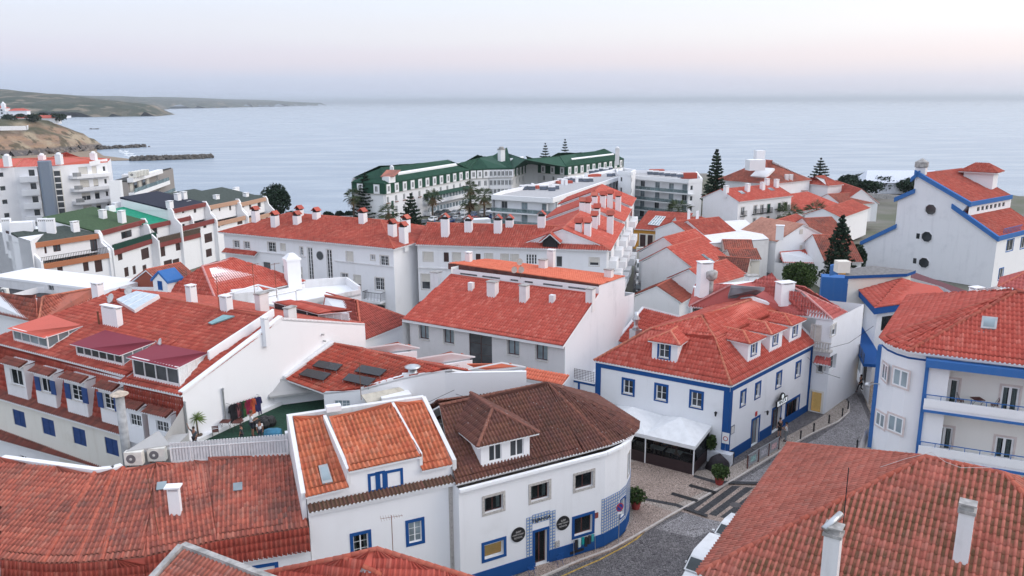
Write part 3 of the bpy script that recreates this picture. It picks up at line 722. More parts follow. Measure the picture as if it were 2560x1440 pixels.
for i in range(1,len(plan)-1):
 W_=Wall(t,plan[i],plan[i+1],0,6.95,WHITE)
 if i==3: W_.win((.35,4.0,.95,5.6),metric=True,sur=STONE,sw=.12,fr=FRW,leaves=1,rows=1,pane=GLB,rec=.1)
 if i in(2,): W_.win((.25,1.35,.9,2.7),metric=True,sur=BLUE,sw=.1,fr=FRW,leaves=1,rows=1,pane=GLB,rec=.1)
 W_.build(); W_.band(0,W_.len,0,.95,.045)
 if i<4:  # glazed tile panel wrapped round the corner
  AZ=[('w',W_)]; W_.az=True
BKL=plan[0]+Vector((-td.y,td.x,0))*10; BKR=plan[-1]
Wall(t,BKR,BKL,0,6.95).build(); Wall(t,BKL,plan[0],0,6.95).build()
du0=FW_.px(1337,1400)[0]-.18; du1=FW_.px(1367,1400)[0]+.18
FW_.band(0,du0,0,.95,.045); FW_.band(du1,FW_.len,0,.95,.045)
azb=NB('blue white glazed tile'); o_=azb.n('ShaderNodeTexCoord').outputs['Object']
sp_=azb.n('ShaderNodeSeparateXYZ'); azb.l(o_,sp_.inputs[0]); x_,z_=sp_.outputs[0],sp_.outputs[2]
rr_=azb.math('SQRT',azb.math('ADD',azb.math('MULTIPLY',x_,x_),azb.math('MULTIPLY',z_,z_)))
wv=azb.math('ABSOLUTE',azb.math('SINE',azb.math('MULTIPLY',azb.math('ADD',x_,z_),70)))
ring=azb.ss(rr_,.062,.075); mm_=azb.math('MAXIMUM',azb.math('ABSOLUTE',x_),azb.math('ABSOLUTE',z_))
cc_=azb.mix(azb.ss(rr_,.03,.036),(.62,.50,.10),(.62,.68,.72)); cc_=azb.mix(azb.ss(mm_,.062,.068),cc_,azb.mix(wv,(.06,.14,.36),(.22,.32,.55)))
AZUL=azb.fin(cc_,.25,0,.6)
_azm={}
def azulejo(W_,u0,u1,z0,z1,parent,s=.215,skip=None):
 if s not in _azm:
  g=.004; me=bpy.data.meshes.new('glazed_tile'); h=s/2-g
  me.from_pydata([(-h,0,-h),(h,0,-h),(h,0,h),(-h,0,h),(-h,.02,-h),(h,.02,-h),(h,.02,h),(-h,.02,h)],[],[(0,1,2,3),(0,4,5,1),(1,5,6,2),(2,6,7,3),(3,7,4,0)]); me.materials.append(AZUL); _azm[s]=me
 nu=max(1,int(round((u1-u0)/s))); nz_=int(round((z1-z0)/s)); su_=(u1-u0)/nu
 for i in range(nu):
  for j in range(nz_):
   u=u0+(i+.5)*su_; z=z0+(j+.5)*s
   if skip and skip(u,z): continue
   ob=bpy.data.objects.new('glazed_tile',_azm[s]); COL.objects.link(ob); ob.parent=parent; p=W_.pt(u,z,.03)-ORG[parent.name]; d=W_.d; n=W_.n
   ob.matrix_local=Matrix(((d.x*su_/s,-n.x,0,p.x),(d.y*su_/s,-n.y,0,p.y),(0,0,1,p.z),(0,0,0,1)))
uu,zz=FW_.px(1502,1233); zt_=3.45
azulejo(FW_,FW_.px(1503,1300)[0],FW_.len-.02,.96,zt_,t)
for i in (1,2,3,4):
 W_=Wall(t,plan[i],plan[i+1],0,6.95); azulejo(W_,0.0,W_.len,.96,zt_,t,skip=(lambda u,z,i=i: i==2 and .1<u<1.05 and 1.2<z<2.85))
azulejo(FW_,du0-.45,du0-.02,.96,3.75,t); azulejo(FW_,du1+.02,du1+.45,.96,3.75,t); azulejo(FW_,du0-.02,du1+.02,3.2,3.75,t)
text_part('TSJANGA',FW_,(du0+du1)/2,3.42,.34,t,BLACK,.07)
for px,py in ((1295,1336),(1407,1307)):
 u,z=FW_.px(px,py); b=FW_.pt(u,z,.02); sg=thing('round_sign','round black surf school sign '+('left of the glazed door frame' if px<1350 else 'right of the glazed door frame'),'sign',b,'round surf school signs')
 MB().lathe(b,[(.50,0),(.50,.04)],28,axis=FW_.n).build('disc',BLACK,sg)
 LET=plain('chalk lettering',(.62,.60,.58),.7)
 text_part('SURF',FW_,u,z+.2,.17,sg,LET,.065,.003); text_part('• WEST COAST •',FW_,u,z+.01,.125,sg,LET,.065,.003); text_part('SCHOOL',FW_,u,z-.2,.15,sg,LET,.065,.003)
u,z=FW_.px(1392,1359); MB().box(FW_.pt(u-.16,z-.22,.01),FW_.d*.32,FW_.n*.09,Vector((0,0,.44))).build('letter_box',STONE,t)
u,z=FW_.px(1491,1288); MB().box(FW_.pt(u-.13,z-.2,.01),FW_.d*.26,FW_.n*.03,Vector((0,0,.4))).build('red_plaque',plain('dull red plaque',(.25,.06,.05),.6),t)
u,z=FW_.px(1443,1385); MB().box(FW_.pt(u-.6,.18,.046),FW_.d*1.1,FW_.n*.01,Vector((0,0,.2))).build('vent_grille',BLACK,t)
RZ=10.2; apx=P(1367,957,RZ); rl=P(1075,985,RZ)
rl2=apx+(evL-ev[1]).normalized()*((rl-apx).length)
r=Roof(t,T_BRN,'near',.235,.36,single=300,ridge_mat=tiles('dark ridge tile',[(.20,.08,.06),(.24,.10,.07)],.3,grime=.4,lichen=.3))
r.face(evL,ev[2],apx,atz(rl2,RZ))
for i in range(2,len(ev)-1): r.face(ev[i],ev[i+1],apx)
bk=ev[-1]+Vector((-2.5,5.5,0)); bkl=atz(BKL,7.1)
r.face(ev[-1],bk,apx); r.face(bk,bkl,atz(rl2,RZ),apx,eave=False)
r.ridge(atz(rl2,RZ),apx); r.ridge(ev[3],apx); r.build()
plT=planeof(evL,ev[2],apx)
FW_.band(0,FW_.len,6.78,6.97,.26,WHITEN,'cornice')
for i in (1,2,3,4):
 W_=Wall(t,plan[i],plan[i+1],0,6.95); W_.band(0,W_.len,6.78,6.97,.26,WHITEN,'cornice')
wd=dict(fr=FRW,leaves=2,rows=1,rec=.06,t=.06,pane=GLD)
dw=dormer(t,plT,plan[0],plan[1],0,(1203,1168),(1324,1141),1.62,T_BRN,[(1222,1110,1254,1152),(1275,1098,1309,1140)],wd,rise=1.35,over=.45,lod='near',tw=.235,rm=MATS[('t','dark ridge tile')])
# ---- white house with three orange tiled roof panels
F0=P(773,1281,7.1); F1=P(1137,1205,7.1)
t=thing('panelled_roof_house','white house with three mossy orange tiled roof panels and blue window frames','building',(-8,44,0));
fa,fb=inset(F0,F1,.28)
HF=Wall(t,fa,fb,0,7.0,WHITEN)
HF.win((1022,1304,1054,1355),sur=BLUE,sw=.2,fr=FRW,leaves=2,rows=3,rec=.1,pane=GLB,curtain=.0)
HF.win((884,1336,921,1392),sur=BLUE,sw=.2,fr=FRW,leaves=2,rows=3,rec=.12,pane=GLT,curtain=.5)
HF.win((658,1412,682,1432),metric=False,hole=False,fr=FRW) if False else None
HF.build()
aa,ab=inset(F0,F1,.62)
pl_=lambda x,y: vp(aa,ab,x,y)
g=[pl_(766,1236),pl_(869,1212),pl_(869,1173),pl_(1050,1135),pl_(1052,1171),pl_(1129,1155)]
AW=Wall(t,aa,ab,6.9,min(g[0].z,g[1].z)-.03,WHITEN)
z0=AW.z1; uof=lambda p:(Vector((p.x,p.y,0))-AW.A).dot(AW.d)
zc=(g[2].z+g[3].z)/2; zr_=(g[4].z+g[5].z)/2
AW.gable=[(uof(g[1]),z0),(AW.len,z0),(AW.len,zr_),(uof(g[3]),zr_),(uof(g[3]),zc),(uof(g[1]),zc)]
AW.build()
UP=Wall(t,AW.pt(uof(g[1]),0,.012),AW.pt(uof(g[3]),0,.012),7.0,zc-.05,WHITEN)
UP.win((927,1189,944,1224),sur=BLUE,sw=.17,fr=FRW,leaves=1,rows=3,rec=.12,pane=GLT); UP.win((969,1180,1001,1215),sur=BLUE,sw=.17,fr=FRW,leaves=2,rows=3,rec=.12,pane=GLB)
UP.win((946,1184.5,956,1219),sur=BLUE,sw=.17,fr=FRW,leaves=1,rows=3,rec=.02,pane=GLB,hole=False); UP.build()
RZ=10.7; tp=[P(x,y,RZ) for x,y in ((733,1043),(810,1034),(822,1039),(978,1010),(985,1007),(1056,997))]
r=Roof(t,T_ORG,'near',.27,.44,single=300)
o_=AW.n*.25
r.face(g[0]+o_-AW.d*.1,g[1]+o_,tp[1],tp[0]); r.face(g[2]+o_,g[3]+o_,tp[3],tp[2]); r.face(g[4]+o_,g[5]+o_-AW.d*.05,tp[5],tp[4]); r.build(mortar=False)
m=MB()
def strip(a,b,wd,zt,zb=.5):
 m.box(a-AW.d*wd/2-Vector((0,0,zb)),b-a,AW.d*wd,Vector((0,0,zb+zt)))
strip(g[0]-AW.d*.18+o_*.3,tp[0]-AW.d*.2,.26,.16,3.0); strip(g[5]+AW.d*.16+o_*.3,tp[5]+AW.d*.1,.26,.14,1.2)
strip(g[2]+AW.d*.02+o_*.4,tp[2]-AW.d*.25,.2,.08,.9); strip(g[3]+AW.d*.02+o_*.4,tp[3]+AW.d*.1,.2,.08,.7)
m.box(tp[0]-AW.d*.35-Vector((0,0,3.5)),tp[5]-tp[0]+AW.d*.5,-AW.n*.35,Vector((0,0,3.62)))
m.build('roof_parapet',WHITEO,t)
MB().cbox(P(834,1026,RZ+.2),.9,.5,.35,.4).build('parapet_block',WHITE,t)
q0=Vector((aa.x,aa.y,0)); q1=Vector((ab.x,ab.y,0)); q2=Vector((tp[5].x,tp[5].y,0)); q3=Vector((tp[0].x,tp[0].y,0))
PW=MB().poly([atz(fa,0),atz(q3,0),atz(q3,RZ-.1),atz(aa,g[0].z-.1),atz(fa,7.0)]).build('party_wall',WHITEN,t)
MB().poly([atz(fb,0),atz(q2,0),atz(q2,RZ-.1),atz(ab,g[5].z-.1),atz(fb,7)]).poly([atz(q2,0),atz(q3,0),atz(q3,RZ),atz(q2,RZ)]).build('party_wall',WHITE,t)
r2=Roof(t,tiles('old canal tile',[(.13,.075,.055),(.18,.095,.07),(.11,.065,.05),(.22,.10,.08)],.5,(.12,.10,.05),grime=.4,lichen=.4),'near',.235,.55,single=300,name='eave_roof')
ra,rb=inset(F0,F1,.63); r2.face(F0,F1,atz(rb,7.3),atz(ra,7.3)); r2.build()
MB().box(HF.pt(0,6.8,0),HF.d*HF.len,HF.n*.2,Vector((0,0,.2))).build('cornice',WHITEN,t)
HF.band(HF.len-.32,HF.len,0,6.78,.035,STONE,'pilaster')
pl1=planeof(g[0]+o_,g[1]+o_,tp[1]); rw=[onroof(pl1,*p) for p in ((806,1213),(832,1208),(818,1163),(796,1168))]; nn=pl1[1]
m=MB().hexa([p for p in rw]+[p+nn*.16 for p in rw]); fo=m.build('roof_window',FRG,t)
ce=sum(rw,Vector())/4; iw=[ce+(p-ce)*.74+nn*.17 for p in rw]; MB().poly(iw).build('pane',GLB,fo)
# ---- long curved roof, bottom left
c=atz(F0,0); zk=topz(F0,1315); zb_=topz(F0,1370)
t=thing('curved_roof_house','long low house with curved old clay tile roof filling the bottom left','building',(-20,42,0)); B2=t
kp=[(-260,1352),(-120,1372),(0,1395),(108,1405.7),(191,1405),(255,1400),(361,1389),(542,1350),(772,1315)]
K=[P(x,y,zk) for x,y in kp]; zR=8.3
tp=[P(x,y,zR) for x,y in ((-330,1100),(-160,1126),(0,1149),(236,1181),(283,1176),(308,1168),(390,1160),(520,1147),(722,1129))]
r=Roof(t,T_OLD,'near',.26,.42,single=300,side=T_OLD)
r.face(K[0],K[2],tp[2],tp[0]); r.face(K[2],K[3],tp[3],tp[2]); r.face(K[3],K[4],tp[4],tp[3]); r.face(K[4],K[5],tp[5],tp[4])
for i in range(5,8): r.face(K[i],K[i+1],tp[i+1],tp[i])
for i in (3,4,5): r.ridge(K[i],tp[i])
r.build(mortar=False)
pl2=planeof(K[7],K[8],tp[8])
dr=[]
for i in range(len(K)):
 a=K[max(i-1,0)]; b=K[min(i+1,len(K)-1)]; d=(b-a).normalized(); n=Vector((d.y,-d.x,0)); dr.append(atz(K[i]+n*.18,zb_))
r=Roof(t,T_RED,'near',.26,.42,single=0,name='mansard');
for i in range(2,len(K)-1): r.face(dr[i],dr[i+1],K[i+1]-Vector((0,0,.06)),K[i]-Vector((0,0,.06)))
r.build()
inn=[]
for i in range(len(K)):
 a=K[max(i-1,0)]; b=K[min(i+1,len(K)-1)]; d=(b-a).normalized(); n=Vector((d.y,-d.x,0)); inn.append(K[i]-n*.05)
for i in range(len(K)-1):
 W_=Wall(t,inn[i],inn[i+1],0,zb_-.05,WHITE)
 if i==7: W_.win((640,1417,688,1442),sur=BLUE,sw=.2,fr=FRW,leaves=2,rows=3,rec=.1,blind=WHITEN,bf=.45)
 W_.build()
bkk=[atz(p,0) for p in tp]
for i in range(len(tp)-1): Wall(t,bkk[i+1],bkk[i],0,zR-.05,WHITE,name='rear_wall').build()
MB().poly([atz(inn[-1],0),bkk[-1],atz(tp[-1],zR-.1),atz(inn[-1],zb_)]).build('end_wall',WHITE,t)
m=MB()
for a,b in zip(tp[2:5],tp[3:6]):
 d=(b-a).normalized(); n=Vector((d.y,-d.x,0)); m.box(a-n*.02+Vector((0,0,-.1)),b-a,-n*.38,Vector((0,0,.24)))
m.build('ridge_coping',WHITEN,t)
b=onroof(pl2,440,1283); m=MB().cbox(b-Vector((0,0,.6)),.62,.34,2.0,.1); ch=m.build('chimney',WHITEN,t)
tpz=b+Vector((0,0,1.4)); MB().cbox(tpz+Vector((0,0,.20)),.86,.6,.09,.1).cbox(tpz+Vector((-.3,0,0)),.06,.3,.2,.1).cbox(tpz+Vector((.3,0,0)),.06,.3,.2,.1).build('chimney_cap',WHITEN,ch)
for px,py in ((583,1230),(391,1228)):
 q=onroof(pl2,px,py); d=(K[8]-K[7]).normalized(); s_=pl2[1].cross(d); m=MB().box(q+pl2[1]*.06,d*.52,s_*.62,pl2[1]*.05); m.build('glass_tile',GLB,t)
antenna(onroof(pl2,398,1345),3.9,'thin rusty aerial mast leaning on the curved tile roof',yagi=False,lean=(-.35,.2))
b=onroof(pl2,492,1372)
# ---- two foreground roofs cut by the bottom edge
t=thing('grey_rimmed_roof_house','house with faded tile roof and grey mortar rim at the bottom edge','building',(-17,30,0))
a=P(457,1373,9.2); L1=P(330,1478,8.1); b1=P(760,1492,9.1);
hz=9.2; ap=a; rt=P(700,1466,9.2); lt_=P(350,1460,7.4); fl=lt_+Vector((6,-9,-1.5));
s1=rt-ap; dn=Vector((s1.y,-s1.x,0)).normalized()
if dn.y>0: dn=-dn
ev0=ap+dn*6.5+Vector((0,0,-2.8)); ev1=rt+dn*6.5+Vector((0,0,-2.8))
r=Roof(t,tiles('faded pale tile',[(.42,.12,.08),(.50,.17,.12),(.38,.11,.08),(.48,.20,.15)],.4,(.16,.12,.10),grime=.4,lichen=.8,fade=.5),'near',.26,.42,single=300); r.face(ev0,ev1,rt,ap); r.build()
m=MB(); m.box(ap-s1.normalized()*.15-Vector((0,0,.3)),s1*1.02,-dn*.3,Vector((0,0,.5))).box(ev0-s1.normalized()*.3-Vector((0,0,.3)),ap-ev0,s1.normalized()*.32,Vector((0,0,.5))); m.build('mortar_rim',CONC,t)
pl=[ev0,ev1,rt,ap]
for i in range(4): Wall(t,pl[i]-dn*.3 if i in(0,1) else pl[i],pl[(i+1)%4]-(dn*.3 if (i+1)%4 in(0,1) else dn*0),0,min(pl[i].z,pl[(i+1)%4].z)-.15).build()
MB().poly([atz(ap,6.2),atz(ev0,6.2),atz(ap,9.0)]).poly([atz(rt,6.2),atz(ev1,6.2),atz(rt,9.0)]).build('gable_wall',WHITE,t)
t=thing('hip_roof_house','house with clean red hip roof rising from the bottom edge centre','building',(-5,30,0))
z_=9.0; A=P(942,1371,z_); B=P(857,1392,z_-.0); C1=P(640,1436,7.9); C2=P(1010,1452,7.9); C3=P(1240,1462,7.9)
zb=7.0
def ext(p,q,zt): # continue the line p-q down to height zt
 k=(zt-p.z)/(q.z-p.z); return p+(q-p)*k
c1=ext(B,C1,zb); c3=ext(A,C3,zb);
rdir=(A-B).normalized(); side=Vector((rdir.y,-rdir.x,0))
c2=P(1075,1490,zb)
r=Roof(t,T_REDN,'near',.26,.42,single=300)
r.face(c1,c2,B); r.face(c2,c3,A,B); r.ridge(c1,B,A); r.ridge(c2,B); r.ridge(A,c3)
bk=c1+(c3-c2); r.face(c3,bk,A); r.face(bk,c1,B,A); r.build(mortar=False)
pl=[c1,c2,c3,bk]
ce=sum(pl,Vector())/4
for i in range(4):
 p,q=[ce+(v-ce)*.93 for v in (pl[i],pl[(i+1)%4])]; Wall(t,p,q,0,zb-.1).build()
antenna(atz(P(985,1440,4.6),2.2),6.0,'tall rusty television aerial in front of the white house with blue windows',rz=.3,pieces=9)
# ---- big hip roof, bottom right
t=thing('mossy_hip_roof_house','near house with large mossy clay hip roof filling the bottom right','building',(16,34,0)); B1=t
A=P(1971,1108,9); C=P(1743,1432,9); R1=P(2313,1141,13.4); R2=P(2512,1183,13.4)
fd=(R2-R1).normalized(); C2=C+fd*19; A2=A+fd*19; R3=R2
r=Roof(t,T_MOS,'near',.26,.42,single=300,ridge_mat=RIDGE)
r.face(C,C2,R2,R1); r.face(A,C,R1); r.face(C2,A2,R2); r.face(A2,A,R1,R2)
r.ridge(A,R1,R2); r.ridge(C,R1); r.ridge(C2,R2); r.build()
pl=[C,C2,A2,A]; ce=sum(pl,Vector())/4
for i in range(4):
 p,q=[v+(ce-v).normalized()*.7 for v in (pl[i],pl[(i+1)%4])]; Wall(t,p,q,0,8.9).build()
pf=planeof(C,C2,R2)
def tall_chimney(px,py,h,w,d,label=None):
 b=onroof(pf,px,py); m=MB().cbox(b-Vector((0,0,.8)),w,d,h+.8,-.59); o=m.build('chimney',WHITEO,t)
 tz=b+Vector((0,0,h)); MB().cbox(tz,w*1.18,d*1.18,.14,-.59).cbox(tz+Vector((0,0,.14)),w*.86,d*.86,.22,-.59).cbox(tz+Vector((0,0,.36)),w*1.15,d*1.15,.07,-.59).build('chimney_cap',CONC,o); return o,b,tz
o,b,tz=tall_chimney(2402,1395,2.1,.56,.5)
o,b,tz=tall_chimney(2068,1500,3.0,.62,.55); MB().lathe(tz+Vector((-.45,-.1,.3)),[(.14,0),(.14,1.1)],12,axis=(.8,.5,.35)).build('flue_pipe',METAL,o,smooth=True)
antenna(onroof(pf,2107,1320),2.9,'thin black rod standing on the mossy roof by the near chimney',yagi=False,mat=BLACK)
m=MB(); a=onroof(planeof(A,C,R1),2200,1175)+Vector((0,0,.15)); b=R1+Vector((.2,-.1,.25)); c_=onroof(pf,2400,1182)+Vector((0,0,.25)); d_=R2+Vector((0,0,.3))
pts=[a,(a+b)/2+Vector((0,0,.05)),b,(b+c_)/2-Vector((0,0,.1)),c_,(c_+d_)/2-Vector((0,0,.02)),d_]
m.tube(pts,.012,4); m.build('cable',plain('pale cable',(.55,.5,.48),.6),t)
# ---- rounded blue and white apartment building, right
t=thing('rounded_apartment_block','white apartment block with rounded corner, blue trim and two balconies at the right edge','building',(30,52,0)); B7=t
ep=[P(x,y,13.6) for x,y in ((2194,832),(2200,845),(2215,857),(2240,868),(2270,877),(2380,892),(2560,912))]
far=ep[-1]+(ep[-1]-ep[-2]).normalized()*7
ce=Vector((34,60,13.6)); pin=[p+(ce-p).normalized()*.42 for p in ep]; pin=pin[1:]+[far+(ce-far).normalized()*.3]
sd_=Vector((1.0,13,0)); start=pin[0]+Vector((8.5,13,0));
c4=Z(1960,680,2.77)
W0=Wall(t,start,pin[0],0,13.45); W0.build()
curve=[]
for i in range(len(pin)-1):
 W_=Wall(t,pin[i],pin[i+1],0,13.45); curve.append(W_)
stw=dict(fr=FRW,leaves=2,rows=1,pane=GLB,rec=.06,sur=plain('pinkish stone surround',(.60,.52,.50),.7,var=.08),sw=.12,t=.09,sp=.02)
FWd=(pin[-2]-pin[-3]).normalized()
LW=curve[-2]
for W_ in curve[:-2]:
 k=curve.index(W_)
 W_.build()
def curvewin(x0,y0,x1,y1):
 xm,ym=(x0+x1)/2,(y0+y1)/2; best=None
 for W_ in curve[:-1]:
  h=hit(W_.A,W_.n,xm,ym); u=(h-W_.A).dot(W_.d)
  if -.05<=u<=W_.len+.05 and (best is None or (h-CAM).length<best[0]): best=((h-CAM).length,W_,u,h.z)
 _,W_,u,z=best
 WW=Wall(t,W_.pt(u-.62,0,.02),W_.pt(u+.62,0,.02),0,1); h=(topz(W_.pt(u,0),y0)-topz(W_.pt(u,0),y1)); return W_,u,z,h
for b,wd in (((2206,910,2220,950),.95),((2238,924,2266,966),1.15),((2195,1032,2208,1066),.95),((2225,1040,2253,1080),1.15)):
 W_,u,z,h=curvewin(*b); Wn=Wall(t,W_.pt(u-wd/2,0,.03),W_.pt(u+wd/2,0,.03),0,20)
 mkwin(Wn,(0,z-h/2,wd,z+h/2),**dict(stw,rec=-.02))
L0=LW.A; fu=LW.px(2308,1000)[0]
lx=lambda x,y:LW.px(x,y)
fr_w=Wall(t,LW.pt(0,0),LW.pt(fu,0),0,13.45); fr_w.build()
tot=LW.len+curve[-1].len
topb=lx(2330,912)[1]
FT=Wall(t,LW.pt(fu,0),LW.pt(tot,0),topb,13.45); FT.build()
RD=1.25
RW=Wall(t,LW.pt(fu,0,-RD),LW.pt(tot,0,-RD),0,topb,plaster('loggia white',(.78,.76,.72),.15))
dst=dict(fr=FRW,leaves=2,rows=1,pane=GLT,curtain=.78,rec=.08,door=True,t=.12,sur=plain('pinkish stone surround',(.60,.52,.50),.7,var=.08),sw=.13)
for x0,x1,y0,y1 in ((2348,2397,946,1015),(2498,2548,966,1040),(2336,2382,1066,1130),(2483,2534,1093,1160)):
 RW.win(((x0+2),(y0),(x1-2),(y1)),**dst)
RW.build()
b1=lx(2430,1030)[1];
MB().poly([LW.pt(fu,0),LW.pt(fu,0,-RD),LW.pt(fu,topb,-RD),LW.pt(fu,topb)]).build('loggia_cheek',WHITE,t)
MB().box(LW.pt(fu-.10,lx(2294,1140)[1]-3,.0),LW.d*.22,LW.n*.14,Vector((0,0,topb-(lx(2294,1140)[1]-3)))).build('blue_post',BLUEL,t)
MB().box(LW.pt(fu-.12,topb-.02,-.1),LW.d*(tot-fu),LW.n*.75,Vector((0,0,.5))).build('canopy_beam',BLUEL,t)
def balcony(zr):
 m=MB().box(LW.pt(fu+.03,zr-1.0,-RD+.02),LW.d*(tot-fu),LW.n*(RD+.35),Vector((0,0,.2))); fl=m.build('balcony_slab',WHITE,t)
 MB().box(LW.pt(fu+.03,zr-.8,.33),LW.d*(tot-fu),LW.n*.1,Vector((0,0,.55))).build('balcony_apron',WHITEN,fl)
 MB().box(LW.pt(fu+.03,zr-1.16,.36),LW.d*(tot-fu),LW.n*.09,Vector((0,0,.155))).build('blue_edge',BLUEL,fl)
 m=MB().box(LW.pt(fu+.05,zr,.33),LW.d*(tot-fu),LW.n*.05,Vector((0,0,.05))); n=int((tot-fu)/.85)
 for k in range(n): m.box(LW.pt(fu+.1+k*.85,zr-.25,.34),LW.d*.04,LW.n*.03,Vector((0,0,.25)))
 m.build('blue_railing',BLUEL,fl)
z1r=topz(LW.pt(fu+1,0,.35),992); z2r=topz(LW.pt(fu+1,0,.35),1110)
balcony(z1r); balcony(z2r)
for w_ in curve: w_.band(0,w_.len,12.95,13.08,.02,BLUE,'blue_line')
ridge_end=Vector((34.6,52.6,16.9));
r=Roof(t,T_REDN,'near',.26,.42,single=300,ridge_mat=RIDGE); top=vp(ep[4],ep[4]+Vector((math.cos(math.radians(15)),math.sin(math.radians(15)),0)),2542,728)
hipk=ep[4]+(top-ep[4])*.12
epf=ep[6]+(ep[6]-ep[5]).normalized()*9
epf2=ep[4]+(ep[6]-ep[4]).normalized()*((epf-ep[4]).length)
top2=top+(ep[6]-ep[5]).normalized()*3
plf=planeof(ep[4],atz(epf2,13.6),top)
r.face(ep[4],atz(epf2,13.6),top2,top)
for i in range(1,4): r.face(ep[i],ep[i+1],top)
sb=ep[0]+Vector((7.5,11,0)); r.face(atz(sb,13.6),ep[1],top,eave=False,grid=True)
r.face(atz(epf2+Vector((6,11,0)),13.6),atz(sb,13.6),top,top2,eave=False)
r.ridge(ep[4],top); r.ridge(ep[1],top); r.ridge(top,top2); r.build()
q=[onroof(plf,*p) for p in ((2451,823),(2490,826),(2494,797),(2455,793))]; nn=plf[1]; fo=MB().hexa(q+[p+nn*.14 for p in q]).build('roof_window',FRG,t)
ce=sum(q,Vector())/4; MB().poly([ce+(p-ce)*.72+nn*.15 for p in q]).build('pane',GLB,fo)
MB().box(q[0]-LW.d*.2-nn*.02+Vector((0,0,-.1)),LW.d*1.5,(q[0]-q[3]).normalized()*.28,nn*.09).build('lead_flashing',FRG,fo)
fa=P(2183,840,12.6); MB().box(W0.pt(W0.len-.5,5.4,-.05),W0.d*.55,W0.n*.3,Vector((0,0,7.5))).build('blue_panel',BLUEL,t)
cc=W0.pt(W0.len,0);
m=MB(); c0=P(2262,1150,7.0); fanp=[P(x,y,5.2) for x,y in ((2140,1136),(2162,1118),(2185,1122),(2215,1135),(2250,1150),(2300,1160))]
topc=[p+(Vector((30,58,0))-Vector((p.x,p.y,0))).normalized()*1.2+Vector((0,0,1.3)) for p in fanp]
for i in range(5): m.hexa([fanp[i]-Vector((0,0,.1)),fanp[i+1]-Vector((0,0,.1)),topc[i+1]-Vector((0,0,.1)),topc[i]-Vector((0,0,.1)),fanp[i],fanp[i+1],topc[i+1],topc[i]])
m.build('corner_canopy',plain('ivory canopy',(.68,.63,.58),.7),t)
def folding_set(base,label,mat=None):
 tt=thing('folding_table',label,'table',base); b=Vector(base); mt=mat or WOODB
 m=MB()
 for k in range(6): m.box(b+Vector((-.33+k*.11,-.33,.70)),Vector((.09,0,0)),Vector((0,.66,0)),Vector((0,0,.025)))
 m.build('tabletop',mt,tt); m=MB()
 for sx_ in(-.28,.28): m.tube([b+Vector((sx_,-.3,0)),b+Vector((sx_,.3,.69))],.012,4).tube([b+Vector((sx_,.3,0)),b+Vector((sx_,-.3,.69))],.012,4)
 m.build('legs',BLACK,tt); return tt
def folding_chair(base,rz,label,mat=None,group=None,metal=None):
 b=Vector(base); tt=thing('folding_chair',label,'chair',b,group); mt=mat or WOODB; R=Matrix.Rotation(rz,3,'Z'); f=lambda x,y,z:b+R@Vector((x,y,z))
 m=MB()
 for k in range(5): m.box(f(-.2,-.2+k*.085,.44),R@Vector((.4,0,0)),R@Vector((0,.065,0)),Vector((0,0,.02)))
 m.build('seat',mt,tt); m=MB()
 for z in(.62,.74,.84): m.box(f(-.2,.215+(z-.6)*.1,z),R@Vector((.4,0,0)),R@Vector((0,.02,0)),Vector((0,0,.07)))
 m.build('backrest',mt,tt)
 for sx_ in(-.2,.2):
  MB().tube([f(sx_,-.22,0),f(sx_,.24,.92)],.012,4).build('leg',metal or BLACK,tt); MB().tube([f(sx_,.24,0),f(sx_,-.2,.44)],.012,4).build('leg',metal or BLACK,tt)
 return tt
bs=RW.pt(RW.px(2438,1010)[0],z1r-.78,.85); folding_set(bs,'small dark table on the upper blue railed balcony'); folding_chair(bs-LW.d*.95,math.pi/2-.5,'dark folding chair left of the balcony table'); folding_chair(bs+LW.d*.95,-math.pi/2-.5,'dark folding chair right of the balcony table')
# middle ground, left
def dirv(a): return Vector((math.cos(math.radians(a)),math.sin(math.radians(a)),0))
G0=Vector((-21.8,49.6,0)); GD=dirv(60); gv=lambda x,y: vp(G0,G0+GD,x,y)
t=thing('mansard_house','long white house with red tile mansard, blue shutters and rooftop glass rooms on the left','building',(-30,56,0)); B8=t
eA0=P(-40,984,7.2); eA1=P(300,1085,7.2)
wa0,wa1=inset(eA0,eA1,.32)
FA=Wall(t,wa0,wa1,0,7.1,plaster('yellowed limewash',(.74,.72,.66),.45,(.45,.38,.28)))
FA.wins([(34,1027,62.5,1065),(106,1048,136,1087.5),(183,1071.5,214,1112),(263.5,1097,295,1137)],cshut=BLUED,leaves=2,rec=.05)
FA.build()
uE0=P(-30,851,11.1); uE1=P(317,939,11.1); ti0,ti1=inset(uE0,uE1,.4)
r=Roof(t,T_DRK,'near',.235,.5,name='eave_roof'); wb0,wb1=inset(eA0,eA1,.75); r.face(eA0,eA1,atz(wb1,7.5),atz(wb0,7.5)); r.build()
r=Roof(t,T_RED,'near',.24,.42,name='mansard',single=300,thick=.05); r.face(atz(wb0,7.4),atz(wb1,7.4),atz(ti1,11.0),atz(ti0,11.0),eave=False); r.build(mortar=False)
MB().poly([atz(wb0,7.0),atz(wb1,7.0),atz(ti1,11),atz(ti0,11)]).build('mansard_backing',WHITE,t)
FAd=Wall(t,*inset(eA0,eA1,.45),7.2,10.6,WHITEO)
